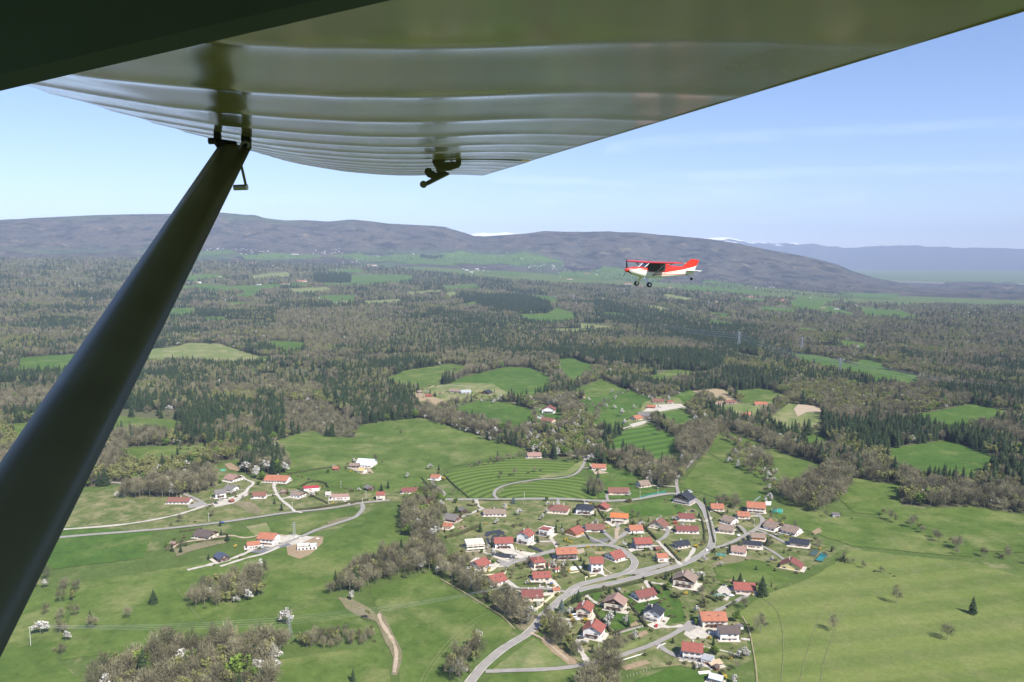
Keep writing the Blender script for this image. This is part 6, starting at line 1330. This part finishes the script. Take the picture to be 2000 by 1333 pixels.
def wires(A, B_, lab, r=.07, sag=.03, sel=range(6)):
    b = MB()
    for i in sel:
        p, q = Vector(A[i]), Vector(B_[i]); L = (q-p).length; prev = p
        for k in range(1, 15): t = k/14; c = p.lerp(q, t); c.z -= 4*sag*L*t*(1-t); b.tube(prev, c, r, r, 3, 0, False); prev = c
    o = b.build('power_line', plain('cable_metal', (.55,.55,.55), .5, .05, 1, .5)); tag(o, lab, 'power line')
off = lambda A, d: [(p[0]+d[0], p[1]+d[1], p[2]+d[2]) for p in A]
wires(PY['c'], PY['d'], 'long power line sagging between the two right hand pylons', .14, .02)
wires(PY['d'], off(PY['h'], (0,0,0)), 'power line running from the tall right pylon to the meadow pylon', .14, .02)
wires(PY['h'], off(PY['h'], (330,-420,-12)), 'power line leaving the frame at the right edge', .09, .02)
wires(PY['a'], PY['c'], 'faint power line crossing the forest from the plantation pylon', .07, .015)
e1 = gpt(60, 1262); wires(PY['g'], [(e1[0]+i*.5, e1[1]+i*.5, e1[2]+13) for i in range(6)], 'thin power line crossing the lower left meadow', .035, .015, (0,1,4,5))
e2 = gpt(1000, 1178); pole(60,1262,13,'pale pole carrying the thin line outside the left edge'); pole(1000,1178,13,'pale pole in the trees below the estate'); wires(PY['g'], [(e2[0]+i*.5, e2[1]+i*.5, e2[2]+13) for i in range(6)], 'thin power line over the meadow with the dirt track', .035, .015, (0,1,4,5))
mast = gpt(1355, 461, 16000)
b = MB(); b.tube((0,0,-10),(0,0,62),3.0,1.2,5); [b.tube((-5,0,z_),(5,0,z_),.8,.8,4) for z_ in (36,48)]; tag(b.build('radio_mast', m_steel, loc=(mast[0], mast[1], mast[2])), 'tiny radio mast on the crest of the right hand ridge', 'mast')
# ------------------------------------------------------------------ red and white light aeroplane in flight
def livery():
    m, t, p = newmat('red_and_white_livery')
    g = t.nodes.new('ShaderNodeTexCoord').outputs['Object']; s = t.nodes.new('ShaderNodeSeparateXYZ'); t.links.new(g, s.inputs[0]); X, Z = s.outputs[0], s.outputs[2]
    # red above a broken line that falls to mid fuselage and rises to the fin
    cr = t.nodes.new('ShaderNodeFloatCurve'); c = cr.mapping.curves[0]
    def nx(v): return (v+4)/8
    def nz(v): return (v+1)/2
    P = [(-4,.62),(-3.5,.36),(-3.1,.20),(-2.1,.02),(-.3,-.19),(1.0,-.05),(1.6,.03),(2.6,.12),(4,.2)]
    c.points[0].location = (0, nz(P[0][1])); c.points[1].location = (1, nz(P[-1][1]))
    for a, b_ in P[1:-1]: c.points.new(nx(a), nz(b_))
    for q in c.points: q.handle_type = 'VECTOR'
    cr.mapping.update()
    t.links.new(math_(t, 'DIVIDE', math_(t, 'ADD', X, 4.0), 8.0), cr.inputs['Value'])
    line = math_(t, 'SUBTRACT', math_(t, 'MULTIPLY', cr.outputs[0], 2.0), 1.0)
    d = math_(t, 'SUBTRACT', Z, line); up = math_(t, 'GREATER_THAN', d, 0.0)
    def band(lo, hi): return math_(t, 'MULTIPLY', math_(t, 'GREATER_THAN', d, lo), math_(t, 'LESS_THAN', d, hi))
    red = (0.70,0.035,0.02); wh = (0.82,0.79,0.70)
    col = mixc(t, up, wh, red); col = mixc(t, band(-.085,-.055), col, red)
    zb = math_(t, 'MULTIPLY', math_(t, 'GREATER_THAN', Z, -.36), math_(t, 'LESS_THAN', Z, -.32)); xb = math_(t, 'LESS_THAN', X, .8); xc = math_(t, 'GREATER_THAN', X, -2.3)
    col = mixc(t, math_(t, 'MULTIPLY', zb, math_(t, 'MULTIPLY', xb, xc)), col, red)
    t.links.new(col, p.inputs['Base Color']); p.inputs['Roughness'].default_value = .3; p.inputs['Specular IOR Level'].default_value = .4
    return m
def aeroplane():
    D = 62.0; v = ray(1285.5, 527.5); v = v/np.linalg.norm(v); pos = Vector((v[0]*D, v[1]*D, CAMZ+v[2]*D))
    root = empty('light_aeroplane', pos, 0, 'red and white high wing light aeroplane flying left over the forest', 'aeroplane')
    root.rotation_euler = (R(-1.2), R(0.0), math.pi+R(20)); 
    red = plain('red_paint', (.62,.04,.03), .35, .04, 1, 0, .4); gl = plain('canopy_glass', (.04,.05,.07), .12, .1, 1, 0, .6); blk = plain('prop_black', (.015,.015,.018), .5); wh = plain('white_paint', (.8,.79,.75), .35, .03); lm = livery(); dk = plain('belly_grey', (.30,.33,.30), .6)
    st = [(2.62,-.14,.13,.13),(2.45,-.24,.20,.30),(2.1,-.36,.25,.42),(1.7,-.50,.25,.50),(1.40,-.56,.24,.53),(.9,-.60,.24,.54),(.2,-.61,.24,.54),(-.40,-.60,.36,.50),(-.9,-.56,.34,.42),(-1.6,-.49,.29,.30),(-2.3,-.42,.25,.19),(-3.0,-.36,.20,.09),(-3.25,-.33,.14,.04)]
    rings = []
    for x, zb, zt, hw in st:
        r_ = []
        for k in range(16):
            a = 2*math.pi*k/16; cx, sx = math.cos(a), math.sin(a); e = .55; r_.append((x, hw*math.copysign(abs(cx)**e, cx), (zb+zt)/2+(zt-zb)/2*math.copysign(abs(sx)**e, sx)))
        rings.append(r_)
    b = MB(); b.loft(rings); b.build('fuselage', lm, root, smooth=True)
    # cabin with windscreen, side windows and frames
    cab = [(1.46,.22,.25,.48),(1.02,.20,.56,.50),(.2,.20,.57,.50),(-.42,.20,.55,.45),(-.95,.20,.34,.38)]
    b = MB(); b.loft([[(x,-w_,z0),(x,w_,z0),(x,w_*.93,z1-.04),(x,w_*.7,z1),(x,-w_*.7,z1),(x,-w_*.93,z1-.04)] for x, z0, z1, w_ in cab[2:]]); b.build('cabin_rear', lm, root)
    b = MB(); b.loft([[(x,-w_,z0),(x,w_,z0),(x,w_*.93,z1-.04),(x,w_*.7,z1),(x,-w_*.7,z1),(x,-w_*.93,z1-.04)] for x, z0, z1, w_ in cab[:3]]); b.build('windscreen', gl, root)
    for sy in (-1, 1):
        b = MB(); b.prism([Vector(q) for q in ((1.15,sy*.53,-.10),(1.05,sy*.53,.50),(.30,sy*.53,.52),(.25,sy*.53,-.14))], (0,sy*.02,0)); b.build('door_window', gl, root)
        b = MB(); b.prism([Vector(q) for q in ((.18,sy*.53,-.12),(.22,sy*.53,.52),(-.36,sy*.50,.48),(-.30,sy*.50,-.10))], (0,sy*.02,0)); b.build('rear_window', gl, root)
        b = MB(); b.tube((1.46,sy*.47,.22),(1.02,sy*.48,.56),.03,.03,5); b.build('windscreen_frame', wh, root)
    # wings
    for sy in (-1, 1):
        prof = [(0,0),(.04,.035),(.14,.06),(.32,.072),(.55,.06),(.8,.035),(1,.004),(.8,-.012),(.5,-.028),(.2,-.035),(.05,-.03)]
        def rib(y, ch, z, x0): return [(x0-ch*u, sy*y, z+ch*w_) for u, w_ in prof]
        b = MB(); b.loft([rib(.05,1.42,.55,1.10), rib(3.1,1.34,.59,1.08), rib(3.45,1.20,.60,1.02), rib(3.6,.85,.61,.85)]); b.build('wing', red, root, smooth=False)
        b = MB(); b.prism([Vector(q) for q in ((.00,sy*1.6,.605),(-.36,sy*1.6,.568),(-.36,sy*3.35,.585),(.00,sy*3.35,.622))], (0,0,-.025)); b.build('aileron', plain('cream_gold', (.72,.55,.30), .4, .2, 2), root)
        b = MB(); b.tube((.75,sy*.52,-.42),(.70,sy*2.3,.57),.035,.035,6); b.build('wing_strut', dk, root)
        b = MB(); b.tube((.65,sy*.52,-.42),(.05,sy*2.2,.57),.028,.028,6); b.build('wing_strut', dk, root)
        b = MB(); b.tube((.72,sy*1.7,.12),(.85,sy*1.75,.56),.018,.018,5); b.build('jury_strut', dk, root)
        b = MB(); pr = lambda y, ch, x0: [(x0,sy*y,-.05),(x0-ch*.3,sy*y,-.02),(x0-ch,sy*y,-.05),(x0-ch*.3,sy*y,-.08)]
        b.loft([pr(.05,.95,-2.35), pr(1.1,.75,-2.5), pr(1.3,.5,-2.68)]); b.build('tailplane', wh if sy < 0 else plain('white_paint', WC['w']), root)
        b = MB(); b.loft([[(1.45,sy*.35,-.52),(1.2,sy*.35,-.52),(1.2,sy*.35,-.60),(1.45,sy*.35,-.60)],[(1.36,sy*.95,-1.04),(1.26,sy*.95,-1.04),(1.26,sy*.95,-1.08),(1.36,sy*.95,-1.08)]]); gle = b.build('gear_leg', wh, root)
        b = MB(); b.tube((1.31,sy*.90,-1.08),(1.31,sy*1.06,-1.08),.19,.19,20); b.build('wheel', blk, root); b = MB(); b.tube((1.31,sy*.895,-1.08),(1.31,sy*1.065,-1.08),.085,.085,14); b.build('wheel_hub', wh, root)
    b = MB(); b.prism([Vector(q) for q in ((-2.15,-.03,.25),(-2.95,-.03,.84),(-3.65,-.03,.74),(-3.40,-.03,.30),(-3.12,-.03,-.33),(-3.0,-.03,.05))], (0,.06,0)); b.build('fin_and_rudder', lm, root)
    b = MB(); b.tube((-2.55,0,-.38),(-2.98,0,-.66),.035,.025,6); b.build('tailwheel_leg', dk, root); b = MB(); b.tube((-3.0,-.04,-.72),(-3.0,.04,-.72),.115,.115,16); b.build('tailwheel', blk, root)
    b = MB(); b.loft([[(x,math.cos(a)*q,math.sin(a)*q) for a in np.linspace(0,2*math.pi,13)[:-1]] for x, q in ((2.60,.17),(2.72,.165),(2.84,.11),(2.92,.02))]); b.build('spinner', red, root, smooth=True)
    for k in range(3):
        a = R(100)+k*2*math.pi/3; dy, dz = math.cos(a), math.sin(a); b = MB(); n_ = Vector((0,-dz,dy)); r_ = Vector((0,dy,dz)); b.loft([[tuple(Vector((2.70,0,0))+r_*q+n_*w_*s+Vector((tw*s,0,0))+Vector((th*.012,0,0))) for s, th in ((-1,0),(0,1),(1,0),(0,-1))] for q, w_, tw in ((.10,.05,.03),(.3,.075,.03),(.55,.06,.02),(.80,.025,.01))]); b.build('propeller_blade', blk, root)
    b = MB(); b.tube((2.3,-.44,-.02),(2.36,-.47,-.02),.06,.05,10); b.build('landing_light', plain('lamp_yellow', (.9,.8,.5), .3), root)
    b = MB(); b.tube((.85,0,.66),(.80,0,.86),.012,.008,5); b.build('antenna', blk, root)
aeroplane()

# ------------------------------------------------------------------ the aircraft we sit in: wing underside overhead, strut and fittings
CR, CF, CU = Vector((1,0,0)), Vector((0,CT,-ST)), Vector((0,ST,CT)); CP = Vector((0,0,CAMZ))
def W3(x, up, d): return CP + CR*x + CU*up + CF*d       # metres right, up and ahead of the seat
S = 0.35; VX, VY = (804-1000)/F, (666.5-385)/F
PRO = np.array([(-2.50,.80),(-2.46,.72),(-2.30,.655),(-2.0,.585),(-1.6,.515),(-1.23,.455),(-.92,.424),(-.62,.399),(-.27,.381),(0,.378),(.20,.382),(.36,.388),(.51,.394),(.72,.399),(.95,.397),(1.12,.390),(1.27,.384)])
def under(u): return np.interp(u, PRO[:,0], PRO[:,1])
def own_aircraft():
    def wp(u, w_, d): return W3(u*S + VX*d*S, w_*S + VY*d*S, d*S)
    root = empty('own_aircraft', W3(0, .25, 0), 0, 'olive high wing aircraft carrying the viewer, its ribbed wing underside overhead', 'aeroplane')
    inv = Matrix.Translation(-root.location)
    def bld(b, name, mat, smooth=False):
        b.v = [tuple(inv @ Vector(p)) for p in b.v]; return b.build(name, mat, root, smooth=smooth)
    m, t, p = newmat('olive_wing_fabric'); g = t.nodes.new('ShaderNodeTexCoord').outputs['Object']; f = noise(t, 5.0, 3, .5, g)
    t.links.new(mixc(t, ramp(t, f, .3, .7), (.262,.245,.135), (.305,.287,.162)), p.inputs['Base Color'])
    t.links.new(math_(t, 'ADD', math_(t, 'MULTIPLY', noise(t, 9.0, 3, .6, g), .12), .08), p.inputs['Roughness']); p.inputs['Specular IOR Level'].default_value = .36
    p.inputs['Coat Weight'].default_value = .12; p.inputs['Coat Roughness'].default_value = .10
    bmp = t.nodes.new('ShaderNodeBump'); bmp.inputs['Strength'].default_value = .06; bmp.inputs['Distance'].default_value = .01; t.links.new(noise(t, 3.5, 3, .55, g), bmp.inputs['Height']); t.links.new(bmp.outputs[0], p.inputs['Normal'])
    m_dk = plain('olive_strut_paint', (.12,.12,.078), .38, .12, 6, 0, .35); m_bk = plain('black_fitting', (.018,.018,.02), .5, .2, 20); m_fr = plain('cabin_frame_navy', (.030,.045,.070), .45, .3, 5, 0, .3); m_al = plain('dull_aluminium', (.28,.28,.27), .4, .1, 20, .6)
    def skin(us, d0, d1, depth, name, kflap=False, droop=0.0):
        nd = int((d1-d0)*20); ds = np.linspace(d0, d1, nd+1); b = MB(); n = len(us)
        for d in ds:
            tt = d-math.floor(d+1e-9); sag = depth*(1-abs(2*tt-1)**4.0)
            for u in us:
                w_ = float(under(u))+sag*(1 if not kflap else (1-.6*min(1, (u-.36)/.35)))
                if droop: w_ -= droop*(u-.36)
                b.v.append(tuple(wp(u, w_, d)))
        for i in range(nd):
            for k in range(n-1): a = i*n+k; b.f.append((a, a+1, a+n+1, a+n)); b.m.append(0)
        return b
    us = np.concatenate([np.linspace(-2.5,-2.3,5), np.linspace(-2.2,.3595,42)])
    b = skin(us, -2.0, 14.0, .0105, 'wing')
    # leading edge, upper skin and tip closing the wing
    base = len(b.v); top = [(-2.50,.80),(-2.44,.93),(-2.25,1.03),(-1.8,1.13),(-1.1,1.15),(-.4,1.05),(.3590,.79),(.3590,float(under(.359))+.0118)]
    ds = np.linspace(-2, 14, 33)
    for d in ds:
        for u, w_ in top: b.v.append(tuple(wp(u, w_, d)))
    n = len(top)
    for i in range(32):
        for k in range(n-1): a = base+i*n+k; b.f.append((a, a+n, a+n+1, a+1)); b.m.append(0)
    tip = [wp(u, float(under(u)), 14.0) for u in us] + [wp(u, w_, 14.0) for u, w_ in top[::-1][1:]]
    nb = len(b.v); b.v += [tuple(q) for q in tip]; b.f.append(tuple(range(nb, nb+len(tip)))); b.m.append(0)
    bld(b, 'wing_skin', m, True)
    def surf(d0, d1, name, droop, dep):
        uf = np.linspace(.3597, 1.27, 26); b = skin(uf, d0, d1, dep, name, True, droop); nb = len(b.v); n = 4; prof = [(.360,.79),(.8,.60),(1.2,.44),(1.27,.40)]
        q = np.linspace(d0, d1, 9)
        for d in q:
            for u, w_ in prof: b.v.append(tuple(wp(u, w_-droop*(u-.36), d)))
        for i in range(8):
            for k in range(n-1): a = nb+i*n+k; b.f.append((a, a+n, a+n+1, a+1)); b.m.append(0)
        for d in (d0, d1):
            e = [wp(u, float(under(u))-droop*(u-.36), d) for u in uf] + [wp(u, w_-droop*(u-.36), d) for u, w_ in prof[::-1]]; n0 = len(b.v); b.v += [tuple(x) for x in e]; b.f.append(tuple(range(n0, n0+len(e)))); b.m.append(0)
        e = [[wp(1.27, .384-droop*.91, d), wp(1.27, .40-droop*.91, d)] for d in q]; n0 = len(b.v); b.v += [tuple(x) for r_ in e for x in r_]
        for i in range(8): a = n0+i*2; b.f.append((a, a+1, a+3, a+2)); b.m.append(0)
        bld(b, name, m, True)
    surf(-2.0, 8.38, 'flap', 0.0, .0105); surf(8.42, 14.0, 'aileron', .006, .0105)
    # lift strut with its end fitting
    A = W3((455-1000)/F*2.12, (666.5-292)/F*2.12, 2.12); Bp = W3(-.593, .179, 1.40); dr = (Bp-A); E = A + dr*2.6; dn = dr.normalized()
    ch = (CR - dn*CR.dot(dn)).normalized(); th = dn.cross(ch).normalized()
    foil = [(-.045,0),(-.036,.011),(-.018,.016),(.004,.015),(.026,.009),(.047,.0),(.026,-.009),(.004,-.015),(-.018,-.016),(-.036,-.011)]
    b = MB(); b.loft([[tuple(Q+ch*u+th*v) for u, v in foil] for Q in (A, A.lerp(E,.3), A.lerp(E,.65), E)]); bld(b, 'wing_strut', m_dk, True)
    def plate(pxs, d, t_, name, mat):
        b = MB(); b.prism([W3((x-1000)/F*d, (666.5-y)/F*d, d) for x, y in pxs], CF*t_); bld(b, name, mat)
    plate([(417,255),(429,258),(430,272),(460,276),(461,290),(424,290),(417,280)], 2.12, .012, 'strut_bracket', m_bk)
    plate([(470,262),(489,268),(489,290),(472,290)], 2.13, .010, 'strut_bracket', m_bk)
    def T_(p0, p1, r, name, mat, n=14):
        b = MB(); b.tube(p0, p1, r, r, n); bld(b, name, mat)
    P = lambda x, y, d: W3((x-1000)/F*d, (666.5-y)/F*d, d)
    T_(P(408,276,2.11), P(424,276,2.11), .0085, 'bolt', m_bk); T_(P(431,283,2.09), P(431,284,2.10), .011, 'bolt', m_bk)
    b = MB(); pts = [P(467,303,2.08), P(468,290,2.06), P(473,280,2.05), P(480,277,2.05), P(487,281,2.06), P(484,288,2.07)]
    for a, c in zip(pts, pts[1:]): b.tube(a, c, .0035, .0035, 6)
    bld(b, 'hose', plain('grey_hose', (.22,.22,.22), .5))
    T_(P(470,318,2.14), P(480,362,2.16), .0038, 'pitot_mast', m_dk, 8); T_(P(457,367,2.16), P(482,366,2.16), .0078, 'pitot_head', m_al); T_(P(482,366,2.16), P(483.5,366,2.16), .0080, 'pitot_cap', plain('bright_cap', (.6,.6,.6), .3), 14)
    # flap and aileron hinge brackets with the mass balance
    d = 2.94
    plate([(845,309),(868,305),(876,308),(866,317),(890,317),(891,306),(897,304),(901,308),(900,322),(896,327),(878,333),(862,334),(852,330),(844,318)], d, .010, 'hinge_bracket', m_dk)
    plate([(830,331),(834,328),(842,329),(846,338),(842,338),(853,338),(852,331),(866,333),(876,338),(862,348),(846,350),(834,345),(829,338)], d+.06, .010, 'hinge_bracket', m_dk)
    plate([(846,347),(862,344),(876,338),(878,340),(834,362),(828,357)], d+.03, .014, 'balance_arm', m_dk)
    T_(P(827,360.5,d), P(827,360.5,d+.03), .0135, 'mass_balance', m_dk, 20)
    b = MB(); pts = [P(877,309,d+.005), P(880,314,d+.005), P(885,317,d+.005), P(891,318,d+.005)]
    for a, c in zip(pts, pts[1:]): b.tube(a, c, .002, .002, 6)
    bld(b, 'cable', m_bk)
    # cabin frame beam above the window
    b = MB(); q0 = (-500,262); q1 = (1250,-145)
    def bp(t_, w_, v): x = q0[0]+(q1[0]-q0[0])*t_; y = q0[1]+(q1[1]-q0[1])*t_; dd = .36; return P(x, y, dd) + CU*v + CF*w_
    b.loft([[tuple(bp(t_, w_, v)) for w_, v in ((0,0),(.012,-.002),(.02,.004),(.022,.018),(-.03,.075),(-.09,.075),(-.085,.05))] for t_ in np.linspace(0,1,9)]); bld(b, 'cabin_frame', m_fr, False)
own_aircraft()

# ------------------------------------------------------------------ high thin cloud streaks
def streak(pts, wd_px, op, seed):
    Dh = 23000.0; m, t, p = newmat('thin_cloud'); nt_ = t; out = t.nodes['Material Output']; t.nodes.remove(p)
    g = t.nodes.new('ShaderNodeTexCoord'); mp = N(t, 'ShaderNodeMapping'); mp.inputs['Scale'].default_value = (.0004,.0004,.002); t.links.new(g.outputs['Object'], mp.inputs[0])
    f = ramp(t, noise(t, 1.0, 5, .65, mp.outputs[0]), .35, .7); uvx = t.nodes.new('ShaderNodeAttribute'); uvx.attribute_name = 'edge'
    a = math_(t, 'MULTIPLY', math_(t, 'MULTIPLY', f, uvx.outputs['Fac']), op)
    tr = t.nodes.new('ShaderNodeBsdfTransparent'); df = t.nodes.new('ShaderNodeBsdfTranslucent'); df.inputs[0].default_value = (.95,.96,1,1); d2 = t.nodes.new('ShaderNodeBsdfDiffuse'); d2.inputs[0].default_value = (.95,.96,1,1); ad = t.nodes.new('ShaderNodeAddShader'); t.links.new(df.outputs[0], ad.inputs[0]); t.links.new(d2.outputs[0], ad.inputs[1])
    mx = t.nodes.new('ShaderNodeMixShader'); t.links.new(a, mx.inputs[0]); t.links.new(tr.outputs[0], mx.inputs[1]); t.links.new(ad.outputs[0], mx.inputs[2]); t.links.new(mx.outputs[0], out.inputs['Surface'])
    V = []; E = []; rows = [-1, -.5, 0, .5, 1]; L = smooth_line(pts, 12)
    for (x, y) in L:
        for q in rows:
            v = ray(x, y+q*wd_px/2); k = Dh/math.hypot(v[0], v[1])*(1+.06*q); V.append((v[0]*k, v[1]*k, CAMZ+v[2]*k)); E.append(1-abs(q)**1.5 if abs(q) < 1 else 0)
    n = 5; Fc = [(i*n+k, i*n+k+1, (i+1)*n+k+1, (i+1)*n+k) for i in range(len(L)-1) for k in range(4)]
    for k in range(n): E[k] = 0; E[-1-k] = 0
    me = bpy.data.meshes.new('cloud'); me.from_pydata(V, [], Fc); me.materials.append(m); a_ = me.attributes.new('edge', 'FLOAT', 'POINT'); a_.data.foreach_set('value', E); me.update()
    tag(link('cloud', me), kind='structure')
streak([(1180,292),(1300,278),(1450,268),(1600,262),(1760,250),(2000,240),(2300,225)], 34, .09, 1)
streak([(900,345),(1150,358),(1350,372),(1550,365)], 30, .10, 2)
streak([(1250,350),(1450,345),(1600,338),(1800,330),(2050,322),(2300,318)], 34, .10, 3)
streak([(1000,388),(1250,392),(1500,380),(1700,388)], 40, .08, 4)
streak([(450,400),(600,390),(800,396)], 30, .07, 5)

# ------------------------------------------------------------------ the air between here and the mountains
def haze():
    b = MB(); b.box((-46000,-9000,-900),(46000,36000,1650)); m = bpy.data.materials.new('hazy_air'); m.use_nodes = True; t = m.node_tree; t.nodes.remove(t.nodes['Principled BSDF'])
    v = t.nodes.new('ShaderNodeVolumePrincipled'); v.inputs['Color'].default_value = (*HAZE_COL, 1); v.inputs['Density'].default_value = HAZE; v.inputs['Anisotropy'].default_value = -0.22
    t.links.new(v.outputs[0], t.nodes['Material Output'].inputs['Volume']); tag(b.build('haze', m), kind='stuff')
haze()
place_trees(); emit_trees()
